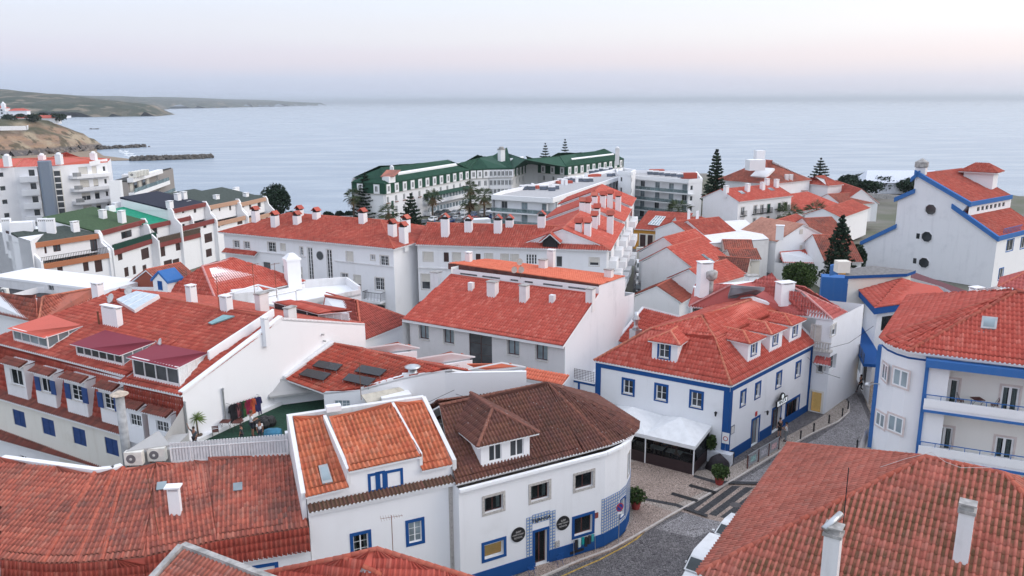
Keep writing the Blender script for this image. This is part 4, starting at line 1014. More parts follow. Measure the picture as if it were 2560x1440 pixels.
for i,(x0,y0,x1,y1,bx0,bx1,sh) in enumerate(((27,925,56,962,14,72,0),(103,947,127,980,88,145,1),(179,964,206,1001,164,224,1),(260,986,286,1023,249,302,1))):
 r_=FAd.bb((x0,y0,x1,y1)); ua=FAd.px(bx0,(y0+y1)/2)[0]; ub=FAd.px(bx1-10,(y0+y1)/2)[0]; zt=r_[3]+.45
 D_=Wall(t,FAd.pt(ua,0),FAd.pt(ub,0),7.45,zt,WHITEO,name='dormer_wall')
 D_.win((r_[0]-ua,r_[1],r_[2]-ua,r_[3]),metric=True,fr=FRW,leaves=2,rows=3 if i>1 else 1,rec=.1,pane=GLT,curtain=.55,oshut=(BLUED if sh else None),sill=SILL); D_.build()
 MB().poly([D_.pt(ub-ua,7.45),D_.pt(ub-ua,7.45,-1.6),D_.pt(ub-ua,zt,-1.6),D_.pt(ub-ua,zt)]).poly([D_.pt(0,7.45),D_.pt(0,7.45,-1.6),D_.pt(0,zt,-1.6),D_.pt(0,zt)]).poly([D_.pt(0,zt),D_.pt(ub-ua,zt),D_.pt(ub-ua,zt+.18,-1.6),D_.pt(0,zt+.18,-1.6)]).build('dormer_cheek',WHITEO,t)
 rr=Roof(t,T_DRK,'near',.23,.4,name='dormer_hood',thick=.06); rr.face(D_.pt(-.1,zt+.02,.32),D_.pt(ub-ua+.1,zt+.02,.32),D_.pt(ub-ua+.1,zt+.3,-.35),D_.pt(-.1,zt+.3,-.35)); rr.build()
eB0=P(296,953,10.8); eB1=atz(G0,10.8)+Vector((-.05,-.1,0));
wB0,wB1=inset(eB0,eB1,.4); lowB=6.0
bl0,bl1=inset(eB0,eB1,.12)
FB=Wall(t,bl0,bl1,0,lowB+1.2,WHITE); FB.build()
r=Roof(t,T_RED,'near',.24,.42,name='mansard'); r.face(atz(bl0,7.1),atz(bl1,7.1),atz(wB1,10.75),atz(wB0,10.75),eave=False); r.build(mortar=False)
MB().poly([atz(bl0,7),atz(bl1,7),atz(wB1,10.75),atz(wB0,10.75)]).build('mansard_backing',WHITE,t)
FBd=Wall(t,*inset(eB0,eB1,-.32),6,10.5,WHITEN)
for (x0,y0,x1,y1,bx0,bx1) in ((325.5,1037,353,1065,308,362),(391,1054,421,1080,372,434)):
 r_=FBd.bb((x0,y0,x1,y1)); ua=FBd.px(bx0,(y0+y1)/2)[0]; ub=FBd.px(bx1-6,(y0+y1)/2)[0]; zt=r_[3]+.55
 D_=Wall(t,FBd.pt(ua,0),FBd.pt(ub,0),6.6,zt,WHITEN,name='dormer_wall'); D_.win((r_[0]-ua,r_[1],r_[2]-ua,r_[3]),metric=True,fr=FRW,leaves=2,rows=2,cols=2,rec=.08,pane=GLD); D_.build()
 MB().poly([D_.pt(ub-ua,6.6),D_.pt(ub-ua,6.6,-1.3),D_.pt(ub-ua,zt,-1.3),D_.pt(ub-ua,zt)]).poly([D_.pt(0,zt),D_.pt(ub-ua,zt),D_.pt(ub-ua,zt+.2,-1.3),D_.pt(0,zt+.2,-1.3)]).build('dormer_cheek',WHITE,t)
 rr=Roof(t,T_DRK,'near',.23,.4,name='dormer_hood',thick=.06); rr.face(D_.pt(-.1,zt+.02,.35),D_.pt(ub-ua+.05,zt+.02,.35),D_.pt(ub-ua+.05,zt+.3,-.3),D_.pt(-.1,zt+.3,-.3)); rr.build()
RZ=13.7; pk=gv(706,797)
rg=[P(300,724,RZ),P(556,773,RZ),atz(pk,pk.z)]
r=Roof(t,T_RED,'near',.26,.42,single=250,ridge_mat=tiles('painted orange ridge',[(.46,.10,.06),(.50,.12,.07)],0,grime=.15))
r.face(uE0,uE1,rg[1],rg[0])
Rm=(rg[1]); eBm=eB0
r.face(eBm,eB1,atz(pk,pk.z),Rm)
be=gv(912,809); back1=atz(be,be.z); back0=P(556,773,RZ)+GD*9.2; back0.z=be.z; backL=rg[0]+GD*9.2; backL.z=be.z
r.face(back1,back0,rg[1],atz(pk,pk.z),eave=False); r.face(back0,backL,rg[0],rg[1],eave=False)
r.ridge(rg[0],rg[1],rg[2]); r.build()
pA=planeof(uE0,uE1,rg[1]); pB=planeof(eB0,eB1,pk)
g=[atz(G0,0),atz(be,0),atz(be,be.z+.02),atz(pk,pk.z+.1),atz(G0,10.85)]
GW=Wall(t,G0,Vector((be.x,be.y,0)),0,8,WHITEN,name='gable_wall')
GW.gable=[(0,8),(GW.len,8),(GW.len,be.z+.02),((Vector((pk.x,pk.y,0))-G0).length,pk.z+.12),(0,10.9)]; GW.build()
m=MB(); a=atz(G0,10.85); d=atz(pk,pk.z+.1)-a; nn=Vector((GD.y,-GD.x,0)); m.box(a-nn*.42,d,nn*.45,Vector((0,0,.12)))
a2=gv(520,888); a2=atz(a2,0)-nn*1.2; s0=onroof(pB,520,900); s1=atz(pk,pk.z)-nn*1.0
m.box(s0-Vector((0,0,.3)),(s1-s0),nn*.2,Vector((0,0,.95))); m.build('rake_parapet',WHITEN,t)
bkw=[back1,back0,backL,atz(uE0,0)]
Wall(t,back1,back0,0,be.z-.1).build(); Wall(t,back0,backL,0,be.z-.1).build(); Wall(t,backL,wa0,0,be.z-.1).build()
MB().poly([atz(uE0,10),atz(backL,be.z-.2),rg[0]]).build('gable_wall',WHITE,t)
def conservatory(root,pl,bl,br,fl,blk,brk,mat,n,side=True,nside=3,curt=False,label=None):
 a=onroof(pl,*bl); b=onroof(pl,*br); b2=b; zt=topz(a,fl[1]); base=min(a.z,b.z)-.1
 d=atz(b,0)-atz(a,0); L_=d.length; d.normalize(); nn_=Vector((d.y,-d.x,0)); zl=a.z; zb_=b.z
 K_=onroof(pl,*blk); K2=onroof(pl,*brk); K_=K_+Vector((0,0,.1)); K2=K2+Vector((0,0,.1))
 A_=Vector((a.x,a.y,zt)); B_=Vector((b.x,b.y,zt+(b.z-a.z)*.4)); B_.z=topz(b,br[1]-(bl[1]-fl[1])*1.0)
 fr_=MB(); fr_.box(Vector((a.x,a.y,base))-d*.03,d*(L_+.06),-nn_*.12,Vector((0,0,.35)))
 for k in range(n+1):
  p=a+(b-a)*(k/n); z_=A_.z+(B_.z-A_.z)*k/n; w_=.10 if k in(0,n) else .06; fr_.box(Vector((p.x,p.y,base))-d*w_/2,d*w_,-nn_*.1,Vector((0,0,z_-base)))
 fr_.box(A_-Vector((0,0,.12)),B_-A_,-nn_*.1,Vector((0,0,.12)))
 cons=fr_.build('glass_room',FRW,root)
 for k in range(n):
  p=a+(b-a)*(k/n)+d*.04; q=a+(b-a)*((k+1)/n)-d*.04; zz1=A_.z+(B_.z-A_.z)*k/n-.1; zz2=A_.z+(B_.z-A_.z)*(k+1)/n-.1; o=-nn_*.06
  MB().poly([atz(p,base+.33)+o,atz(q,base+.33)+o,atz(q,zz2)+o,atz(p,zz1)+o]).build('pane',GLB if mat is T_REDN else GLD,cons)
 f2=MB(); sd=(K2-B_);
 for k in range(nside+1):
  f_=k/(nside+.4); p=B_+sd*f_; bt=b+(atz(K2,K2.z-.1)-b)*f_
  f2.box(Vector((p.x,p.y,bt.z-.1))-nn_*0-d*.05,d*.08,-nn_*.08,Vector((0,0,max(.05,p.z-bt.z+.08))))
 f2.hexa([b-d*.05+Vector((0,0,-.1)),b+d*.05+Vector((0,0,-.1)),K2+d*.05-Vector((0,0,.15)),K2-d*.05-Vector((0,0,.15)),b-d*.05+Vector((0,0,.12)),b+d*.05+Vector((0,0,.12)),K2+d*.05,K2-d*.05])
 f2.build('side_frame',FRW,cons)
 MB().poly([b+Vector((0,0,.05)),K2-Vector((0,0,.1)),B_-Vector((0,0,.05))]).build('pane',CURT if curt else GLB,cons)
 MB().poly([a+Vector((0,0,.05)),K_-Vector((0,0,.1)),A_-Vector((0,0,.05))]).build('pane',GLB,cons)
 rr=Roof(root,mat,'far',.3,1.2,name='glass_room_roof',thick=.06); fo_=nn_*.28; a1_=A_+fo_-d*.25; b1_=B_+fo_+d*.2
 rr.face(a1_,b1_,K2+d*.1,eave=False); rr.face(a1_,K2+d*.1,K_-d*.25,eave=False,grid=False); rr.build(mortar=False)
 return cons
conservatory(t,pA,(35.5,853),(120,875),(27,820),(130,790),(206,817),T_REDN,4)
conservatory(t,pA,(193,890),(307.5,916),(187,859),(268,829),(388,857),T_MAR,6)
conservatory(t,pB,(336,943),(449,969),(321,892),(401,862),(519,885),T_MAR,4,curt=True)
def boxchim(root,pl,px,py,w,d,yt,rz,cap='slab',mat=None,**k): return chimney(root,onroof(pl,px,py),w,d,ytop=yt,rz=rz,cap=cap,mat=mat,**k)
rz8=math.radians(60)
boxchim(t,pA,283,812,.5,1.9,766,math.radians(-30)+math.pi/2,mat=WHITEN); boxchim(t,pA,246,738,.9,.6,708,math.radians(-30),mat=WHITEN)
pBk=planeof(back1,back0,rg[1])
for px,py,yt,w,d in ((480,752,714,.62,.62),(567,776,740,.8,.6)): boxchim(t,pA if px<500 else planeof(rg[0],rg[1],rg[1]+Vector((0,1,0))),px,py,w,d,yt,math.radians(-30))
boxchim(t,pB,664,832,.42,.42,795,math.radians(60));
bq=gv(736,800); chimney(t,bq-nn*.4,.85,.5,ytop=766,rz=math.radians(60),cap='flat',mat=WHITEO)
bq=P(657,786,12.6); chimney(t,bq,.95,.6,ytop=731,rz=math.radians(60),cap='flat',mat=WHITEO)
q=[onroof(pA,*p) for p in ((294,757),(339,784),(401,746),(344,736))]; n_=pA[1]
m=MB().hexa([p+n_*.02 for p in q]+[p+n_*.35 for p in q]); o=m.build('skylight',FRW,t)
PLX=plain('opal plastic sheet',(.50,.58,.64),.35)
for k in range(3):
 f0,f1=k/3+.02,(k+1)/3-.02; L0=q[0]+(q[1]-q[0])*f0; L1=q[0]+(q[1]-q[0])*f1; M0=q[3]+(q[2]-q[3])*f0; M1=q[3]+(q[2]-q[3])*f1
 MB().poly([L0+n_*.36,L1+n_*.36,M1+n_*.36,M0+n_*.36]).build('pane',PLX,o)
q=[onroof(pB,*p) for p in ((522,812),(560,792),(588,795),(532,815))]; MB().hexa([p+pB[1]*.1 for p in q]+[p+pB[1]*.2 for p in q]).build('skylight',plain('green plastic sheet',(.20,.36,.38),.4),t)
dish(onroof(pA,281,757),(-.5,-.75,.45),.42,'grey satellite dish left of the pale skylight',.35); dish(onroof(pA,325,736),(-.3,-.8,.45),.42,'grey satellite dish behind the pale skylight',.3); dish(onroof(pB,404,866),(-.75,-.6,.4),.36,'round dish on the maroon roof edge',.25)
MB().tube([onroof(pA,248,812),onroof(pA,248,812)+Vector((0,0,1.1))],.07,7).build('vent_pipe',RUST,t)
a=P(684,768,11.6); b=P(797,800,11.6); c_=P(871,806,11.6)
ba,bb,bc=P(686,777,11.3),P(797,806,11.3),P(872,808,11.3); zt=topz(ba,754)
d1=(bb-ba).normalized(); bd=bc+(ba-bb)
gm=MB()
def gridwall(p,q,z0,z1,n,gm):
 d=(atz(q,0)-atz(p,0)); L_=d.length; d.normalize(); o=Vector((d.y,-d.x,0))*.0
 for k in range(n+1): gm.box(atz(p,z0)+d*(L_*k/n-.04),d*.08,Vector((d.y,-d.x,0))*-.08,Vector((0,0,z1-z0)))
 for z_ in (z0,z0+.35,z1-.1): gm.box(atz(p,z_),d*L_,Vector((d.y,-d.x,0))*-.07,Vector((0,0,.09)))
gridwall(ba,bb,11.0,zt,4,gm); gridwall(bb,bc,11.0,zt,4,gm)
go=gm.build('glass_room',FRW,t)
MB().poly([atz(ba,11.2)+Vector((0,.05,0)),atz(bb,11.2)+Vector((0,.05,0)),atz(bb,zt-.05)+Vector((0,.05,0)),atz(ba,zt-.05)+Vector((0,.05,0))]).build('pane',GLD,go)
MB().poly([atz(bb,11.2)+Vector((-.03,.05,0)),atz(bc,11.2)+Vector((-.03,.05,0)),atz(bc,zt-.05)+Vector((-.03,.05,0)),atz(bb,zt-.05)+Vector((-.03,.05,0))]).build('pane',CURT,go)
rr=Roof(t,T_REDN,'mid',.16,1.2,name='glass_room_roof',thick=.06); e=.3; rr.face(atz(ba,zt)-d1*e,atz(bb,zt)+d1*e*.4-Vector((0,.3,0)),atz(bc,zt+.25)+Vector((.3,0,0)),atz(bd,zt+.25),eave=False); rr.build(mortar=False)
t=thing('low_brown_roof_annex','low white annex with long brown tile roof below the blue closed shutters','building',(-36,48,0))
A=P(-60,1082,3.8); Bq=P(345,1196,3.8); C_=inset(A,Bq,2.3);
ra,rb=inset(A,Bq,2.6); r=Roof(t,T_DRK,'near',.235,.42); r.face(A,Bq,atz(rb,5.2),atz(ra,5.2)); r.build()
wa,wb=inset(A,Bq,.3); W_=Wall(t,wa,wb,0,3.7); W_.win((50,1140,66,1152),fr=FRW,leaves=2,rows=1,rec=.1); W_.build()
Wall(t,wb,rb,0,3.9).build(); Wall(t,rb,ra,0,5.1).build()
t=thing('old_hip_roof_house','white house with worn orange hip roof at the left edge','building',(-48,70,0))
zr=11.3; ze=9.4; R0_=P(-90,720,zr); R1_=P(107,742,zr); R2_=P(232,720,zr); E0_=P(-90,765,ze); E1_=P(96,806,ze); E2_=P(232,745,10.3)
r=Roof(t,T_OLD,'near',.26,.42,ridge_mat=RIDGEO); r.face(E0_,E1_,R1_,R0_); r.face(E1_,E2_,R2_,R1_); r.ridge(E1_,R1_); r.ridge(R1_,R2_); r.build()
pw=[atz(E0_,0),atz(E1_,0),atz(E2_,0)+Vector((0,.5,0)),atz(R2_,0)+Vector((2,9,0)),atz(R0_,0)+Vector((2,9,0))]
for i in range(5): Wall(t,pw[i]+(Vector((.1,.4,0)) if i<2 else Vector()),pw[(i+1)%5]+(Vector((.1,.4,0)) if (i+1)%5<2 else Vector()),0,ze-.1).build()
b0=R0_+Vector((2,7,-1.9)); b1=R1_+Vector((3,7,-1.9)); b2=R2_+Vector((2,6,-1.9))
t=thing('flat_roof_building','low white building with dark flat roof and air conditioner at left','building',(-46,84,0))
a=P(-80,664,9.6); b=P(225,727,8.6); fl=[P(-80,722,8.9),P(150,738,8.9)]
W_=Wall(t,P(-60,686,9.8),P(232,722,9.8),0,9.8,WHITEO); W_.win((121,711,134,726),fr=FRG,leaves=2,rows=1,rec=.1); W_.build()
MB().prism([(p.x,p.y) for p in (P(-60,733,8.6),P(105,742,8.6),P(155,735,8.6),P(35,716,8.6),P(-60,716,8.6))],8.3,8.6).build('flat_roof',plain('bitumen',(.05,.05,.055),.9),t)
MB().box(W_.pt(0,9.6,-.3),W_.d*W_.len,W_.n*.36,Vector((0,0,.26))).build('parapet',WHITEN,t)
MB().prism([(p.x,p.y) for p in (W_.A+W_.n*-.3,W_.B+W_.n*-.3,W_.B-W_.n*7,W_.A-W_.n*7)],0,9.3,mtop=0).build('rear_block',WHITE,t)
def ac_unit(base,rz,label,w=.9,d=.36,h=.72,two=False,group=None):
 b=Vector(base); tt=thing('air_conditioner',label,'air conditioner',b,group); R=Matrix.Rotation(rz,3,'Z'); f=lambda x,y,z:b+R@Vector((x,y,z))
 o=MB().cbox(b,w,d,h,rz).build('casing',plain('rust streaked white enamel',(.68,.67,.62),.5,var=.1),tt,bevel=.015)
 MB().lathe(f(-.12,-d/2,h*.5),[(.28,0),(.28,.02),(.26,.025)],20,axis=R@Vector((0,-1,0))).build('fan_grille',plain('fan grille',(.14,.14,.15),.5),tt)
 MB().lathe(f(-.12,-d/2-.03,h*.5),[(.08,0),(.08,.02)],12,axis=R@Vector((0,-1,0))).build('fan_hub',plain('hub',(.6,.6,.58),.5),tt)
 m=MB()
 for sx_ in(-.35,.35): m.cbox(f(sx_,0,-.08),.06,d*1.2,.08,rz)
 m.build('feet',RUST,tt); return tt
ac_unit(P(14,736,8.9),-.4,'white air conditioner on the flat roof at the left edge')
# ---- patio on the roof, fence, lean-to
FZ=7.3
t=thing('roof_patio','walled roof patio with dark artificial grass and a white corrugated screen','patio',(-17,52,0)); PAT=t
f0=P(428,1153,8.35); f1=P(722,1131,8.35)
kA=P(527,1096,FZ); kB=P(624,1054,FZ);
pts=[atz(f0,0),atz(f1,0)+Vector((.4,.1,0)),Vector((-13.4,56.5,0)),Vector((-14.6,58,0)),G0+GD*9,G0]
MB().prism([(p.x,p.y) for p in pts],FZ-.4,FZ).build('patio_floor',plain('dark artificial grass',(.012,.045,.028),.95,var=.3,scale=6),t)
lg=[G0+nn*.02,G0+GD*9+nn*.02,G0+GD*9+nn*.5,G0+GD*.5+nn*2.2]
MB().prism([(p.x,p.y) for p in (G0,G0+GD*8.6,G0+GD*8.6+nn*.35,G0+GD*3+nn*.45,G0+nn*.6)],FZ+.004,FZ+.28).build('white_ledge',WHITEN,t)
fd=(f1-f0); L_=fd.length; fd.normalize(); fn=Vector((fd.y,-fd.x,0)); fd0=Vector((fd.x,fd.y,0)).normalized()
ft=thing('screen_fence','white corrugated metal screen fence along the roof patio','fence',f0)
hf=topz(f0,1108)-8.35; n=int(L_/.17);
CORR=plain('white corrugated sheet',(.62,.64,.66),.5,var=.08)
for k in range(n):
 p=f0+fd*(k*L_/n); MB().hexa([p,p+fd*.12,p+fd*.12-fn*.04,p-fn*.04]+[q+Vector((0,0,hf+ (k/n)*.05)) for q in (p,p+fd*.12,p+fd*.12-fn*.04,p-fn*.04)]).build('slat',CORR,ft)
MB().box(f0-fn*.06,fd*L_,-fn*.01,Vector((0,0,hf-.06))).build('backing_sheet',CORR,ft)
for k in range(7): MB().box(f0+fd*(k*L_/6.05)+fn*.002,fd*.05,fn*.05,Vector((0,0,hf*.72))).build('post',FRW,ft)
MB().box(f0+Vector((0,0,hf*.7))+fn*.003,fd*L_,fn*.03,Vector((0,0,.05))).build('rail',FRW,ft)
MB().box(f0-Vector((0,0,1.6)),fd*L_,-fn*.35,Vector((0,0,1.6))).build('fence_wall',WHITEO,ft)
pb=P(733,1110,8.3); MB().cbox(P(724,1122,8.3),.42,.42,1.15,.3).build('end_post',WHITEO,ft)
rfz=8.3
a1_=P(338,1160,rfz); a2_=P(395,1150,rfz)
ac_unit(a1_,.06,'rusty white air conditioner nearest the tall flue',1.05,.42,.85,group='pair of air conditioners'); ac_unit(a2_,.06,'rusty white air conditioner beside the corrugated screen',1.05,.42,.85,group='pair of air conditioners')
for k in('pair of air conditioners',): pass
q=[P(315,1128,rfz+.9),P(425,1112,rfz+.9),P(398,1078,rfz+1.5),P(390,1080,rfz+1.5)]
cn=thing('cement_lean_to','grey cement lean-to roof behind the two air conditioners','lean-to',atz(P(360,1160,rfz),rfz-1))
MB().hexa([p-Vector((0,0,.12)) for p in q]+q).build('lean_to_roof',GREYR,cn)
MB().prism([(p.x,p.y) for p in (P(318,1165,rfz)+Vector((0,.6,0)),P(425,1152,rfz)+Vector((0,.6,0)),P(425,1152,rfz)+Vector((0,3,0)),P(318,1165,rfz)+Vector((0,3,0)))],rfz-2.2,rfz+.5).build('lean_to_wall',GREYR,cn)
a=P(405,1098,rfz+.8); b=atz(G0,0);
MB().hexa([atz(a,7),atz(b,7),atz(b,7)+Vector((0,.3,0)),atz(a,7)+Vector((0,.3,0)),atz(a,9.0),atz(b,10.0),atz(b,10.0)+Vector((0,.3,0)),atz(a,9.0)+Vector((0,.3,0))]).build('rough_wall',GREYR,cn)
fb=P(322,1178,6.9); fl=thing('old_flue','tall old asbestos flue with rusty cone cap left of the air conditioners','flue',fb)
tp=topz(fb,990)-.0
MB().tube([fb-Vector((0,0,.5)),atz(fb,tp)],.27,14).build('pipe',plain('grey fibre cement',(.36,.37,.38),.8,var=.2),fl,smooth=True)
MB().lathe(atz(fb,tp),[(.28,0),(.55,.10),(.5,.16),(.1,.34)],14).build('cone_cap',plain('rusty pale cap',(.50,.42,.34),.7,var=.3),fl)
# ---- solar roof building
t=thing('solar_roof_house','white house with four black solar panels on its red tiled roof','building',(-10,60,0)); B9=t
Rl=gv(825,857)+nn*.5; El=gv(707,946)+nn*.4
Rr=P(1130,921,Rl.z-.25);
sl=(El-Rl); Er=Rr+sl*1.0
r=Roof(t,T_ORG if False else tiles('red roman tile',[(.44,.075,.05),(.50,.10,.065),(.38,.065,.045),(.54,.16,.11)],.2,grime=.3,lichen=.35),'near',.27,.44,single=300); pS=planeof(El,Er,Rr); fp=[onroof(pS,*q_) for q_ in ((809,981),(902,972),(1005,944),(1112,923))]; r.face(El,fp[0],fp[1],fp[2],fp[3],Rr,Rl,eave=False);
bR=Rr+(Rl-El).normalized()*5+Vector((0,0,-3.2)); bL=Rl+(Rl-El).normalized()*5+Vector((0,0,-3.2)); r.face(bR,bL,Rl,Rr,eave=False); r.ridge(Rl,Rr); r.build(mortar=False)
pS=planeof(El,Er,Rr); print('B9',El,Er,Rl,Rr)
MB().box(El-nn*.42-Vector((0,0,.3)),Rl-El,nn*.4,Vector((0,0,.5))).build('verge',WHITEO,t)
c9=Z(640,840,5.333)
SOL=plain('black solar glass',(.018,.018,.022),.25,var=.3,scale=5)
for i,qp in enumerate((((572,520),(680,440),(1005,505),(895,598)),((750,405),(840,330),(1160,385),(1070,470)),((1155,590),(1240,505),(1600,572),(1490,668)),((1310,475),(1410,390),(1750,455),(1650,540)))):
 q=[hit(pS[0]+pS[1]*.3,pS[1],*c9(*p)) for p in qp]; b=q[0]; lab=('front left','rear left','front right','rear right')[i]
 st_=thing('solar_collector','black solar panel with bird droppings, %s of the four'%lab,'solar panel',q[0],'four solar panels on the red roof')
 MB().hexa([p for p in q]+[p+pS[1]*.06 for p in q]).build('collector',SOL,st_)
 for p in (q[0],(q[0]+q[3])/2,q[3]): MB().tube([p,hit(pS[0],pS[1],*Q(p)[:2]) if False else p-pS[1]*.3],.02,5).build('strut',METAL,st_)
def box9(pxs,z,name,mat,zb=0,parent=None,roof=None):
 q=[P(x,y,z) for x,y in pxs]; o=MB().prism([(p.x,p.y) for p in q],zb,z).build(name,mat,parent or t); return q
zS=El.z
q=[P(657,959,zS-.3),P(674,992,zS-.9),P(815,972,zS-.75),P(707,947,zS+.05)]
MB().hexa([p-Vector((0,0,.15)) for p in q]+q).build('cement_roof',GREYR,t)
wl=[P(674,992,zS-1.05),P(838,968,zS-.9),]
LW9=Wall(t,wl[0]+Vector((.1,.2,0)),wl[1]+Vector((0,.3,0)),0,zS-1.0,WHITEN); LW9.build()
Wall(t,P(657,959,zS-.4),wl[0]+Vector((.1,.2,0)),0,zS-.9,plaster('blue grey wall',(.42,.52,.60),.3)).build()
w9=[P(810,983,zS+.0),P(902,973,zS+.0)]; w2b=P(1008,944,zS+.3); w2c=fp[2]; w2d=fp[3]; w9=[fp[0]+Vector((0,0,.1)),fp[1]+Vector((0,0,.1))]; w2b=fp[2]+Vector((0,0,.15))
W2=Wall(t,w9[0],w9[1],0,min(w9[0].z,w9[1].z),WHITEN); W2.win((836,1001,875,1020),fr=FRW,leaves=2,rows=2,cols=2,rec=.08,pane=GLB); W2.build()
MB().hexa([atz(w9[1],0),atz(w2b,0),atz(w2b,0)+Vector((0,.25,0)),atz(w9[1],0)+Vector((0,.25,0)),w9[1],w2b,w2b+Vector((0,.25,0)),w9[1]+Vector((0,.25,0))]).build('stepped_wall',WHITEN,t)
W3=Wall(t,w2b,w2d,0,w2b.z,WHITEN); W3.win((1053,992,1062,1008),fr=FRB,leaves=1,rows=1,rec=.1); W3.build()
w2e=P(1316,930,w2b.z); W4=Wall(t,w2d,w2e,0,w2b.z-.1,WHITEN); W4.build();
w2f=P(1400,965,w2b.z-.6); Wall(t,w2e,w2f,0,w2b.z-.8,WHITEN).build()
for p,q,z_ in ((w2b,w2d,w2b.z),(w2d,w2e,w2b.z-.1)):
 d=(atz(q,0)-atz(p,0)); MB().box(atz(p,z_)-Vector((0,0,0)),d,Vector((0,.3,0)),Vector((0,0,.12))).build('coping',WHITE,t)
for i,(fl_,fr_,br_,bl_) in enumerate((((955,877),(1049,867),(995,856),(908,868)),((1100,902),(1188,889),(1129,880),(1040,894)),((1200,926),(1314,914),(1254,903),(1170,920)))):
 zf=9.5; zk_=8.55
 a=P(*fl_,zf); b=P(*fr_,zf); c_=P(*br_,zf+.7); d_=P(*bl_,zf+.6)
 r=Roof(t,T_ORN,'mid',.26,.42,thick=.12); r.face(a,b,c_,d_,eave=False); r.build(mortar=False)
 ce=(a+b+c_+d_)/4; pp=[ce+(v-ce)*.9 for v in (a,b,c_,d_)]; MB().prism([(p.x,p.y) for p in pp],0,zf-.3).build('monitor_wall',WHITEN,t)
r=Roof(t,T_ORN,'mid',.26,.42); a=P(1298,942,6.2); b=P(1405,962,6.2); r.face(a,b,b+Vector((.7,1,.5)),a+Vector((.7,1,.5))); r.build(mortar=False)
q=[P(919,1008,zS-.6),P(1021,982,zS-.6),P(1002,967,zS-.1),P(903,987,zS-.1)]
MB().hexa([p-Vector((0,0,.1)) for p in q]+q).build('ribbed_sheet_roof',plain('beige ribbed sheet',(.50,.47,.40),.7),t)
MB().cbox(P(988,1000,zS-.9),2.2,1.2,.5,.4).build('roof_box',WHITEN,t)
fb=P(1034,990,zS-1.0); fl=thing('steel_flue','galvanised round flue with flared cap behind the tiled house','flue',fb)
zt=topz(fb,925); MB().tube([fb-Vector((0,0,1)),atz(fb,zt)],.33,16).build('pipe',METAL,fl,smooth=True); MB().lathe(atz(fb,zt+.12),[(.38,0),(.60,.1),(.60,.16),(.2,.3)],18).build('cap',METAL,fl,smooth=True)
antenna(P(903,1000,zS-.2),topz(P(903,1000,zS-.2),905)-zS+.2,'rusty aerial in front of the solar panels',rz=2.4)
antenna(P(1136,975,7.4),2.0,'short cable mast on the white parapet behind the brown roof',yagi=True,rz=1.)
for px,py,pz,h,lb in ((548,770,13.8,2.6,'rusty aerial left on the orange ridge'),(640,775,13.0,3.9,'tall aerial beside the grey chimney stack'),(692,745,12.5,3.2,'aerial in front of the tall white chimney')): antenna(P(px,py,pz),h,lb,rz=.9)
# ---- grey conduit pipes on the gable
for px,y0,y1 in ((557,970,1052),(463,1003,1100)):
 p=gv(px,(y0+y1)/2); zt=topz(p,y0); zb=topz(p,y1); MB().tube([atz(p,zb)+nn*.12,atz(p,zt)+nn*.12,atz(p,zt)+nn*.3-GD*.1],.07,7).build('drain_pipe',METAL,B8)
for px,py in ((804,836),(808,852)):
 p=gv(px,py); MB().tube([p,p+nn*.25],.07,8).build('vent_stub',FRG,B8)
# ---- large red roofed block, centre
ze=8.5; a=P(1005,797,ze); b=P(1408,864,ze); t=thing('clerestory_block','large white block with broad red tile roof and a strip of roof windows under an orange upper roof','building',(2,78,0)); B10=t
t['label']='large white block with broad red roof, clerestory strip and orange upper roof'
bd=(atz(b,0)-atz(a,0)).normalized(); bn=Vector((bd.y,-bd.x,0)); bkd=-bn
T1_=vp(b,b+bkd,1497,733); T0_=P(1128,686,T1_.z);
r=Roof(t,T_REDN,'near',.30,.42,single=300,thick=.25); r.face(a,b,T1_,T0_,eave=True); r.build(mortar=False); pR=planeof(a,b,T1_)
wa,wb=inset(a,b,.45); L10=(wb-wa).length
wa=wa+bd*.6; wb=wb-bd*.05
F10=Wall(t,wa,wb,0,ze-.2,plaster('grey white render',(.66,.65,.66),.35))
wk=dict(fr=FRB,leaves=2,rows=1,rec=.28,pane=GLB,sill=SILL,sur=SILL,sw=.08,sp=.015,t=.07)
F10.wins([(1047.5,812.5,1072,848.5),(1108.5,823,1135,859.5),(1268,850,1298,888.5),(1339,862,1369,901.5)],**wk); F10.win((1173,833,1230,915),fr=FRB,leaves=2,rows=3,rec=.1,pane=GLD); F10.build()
c10=b+bkd*14.6+bd*0; Z11=T1_.z
S10=Wall(t,wb,atz(b,0)+bkd*((T1_-b).dot(bkd)),0,ze-.2,WHITEB,name='side_wall'); rn=(T1_-b).dot(bkd); S10.gable=[(0,S10.z1),(S10.len,S10.z1),(S10.len,T1_.z-.1)]; S10.build()
ut=vp(b,b+bkd,1500,713); ub=vp(b,b+bkd,1563,691); ue=vp(b,b+bkd,1588,700)
m=MB(); q=lambda p,z:atz(p,z)
m.poly([q(T1_,0),q(ub,0),q(ub,ub.z),q(T1_,ut.z)]); m.poly([q(ub,0),q(ue,0),q(ue,ue.z-1.4),q(ub,ue.z-1.2)]); m.build('side_wall',WHITEB,t)
back=(ue-b).dot(bkd)
MB().box(q(ue,0),-bd*17,-bkd*.2,Vector((0,0,ue.z-1.4))).build('rear_wall',WHITE,t)
MB().poly([q(a,0),q(a+bkd*back,0),q(a+bkd*back,10),q(T0_,T1_.z),q(a,ze)]).build('side_wall',WHITE,t)
CW=Wall(t,q(T0_,0)+bd*.2,q(T1_,0),T1_.z-.3,ut.z-.1,WHITE,name='clerestory_wall')
zz0=T1_.z+.12; zz1=ut.z-.42
L_=CW.len
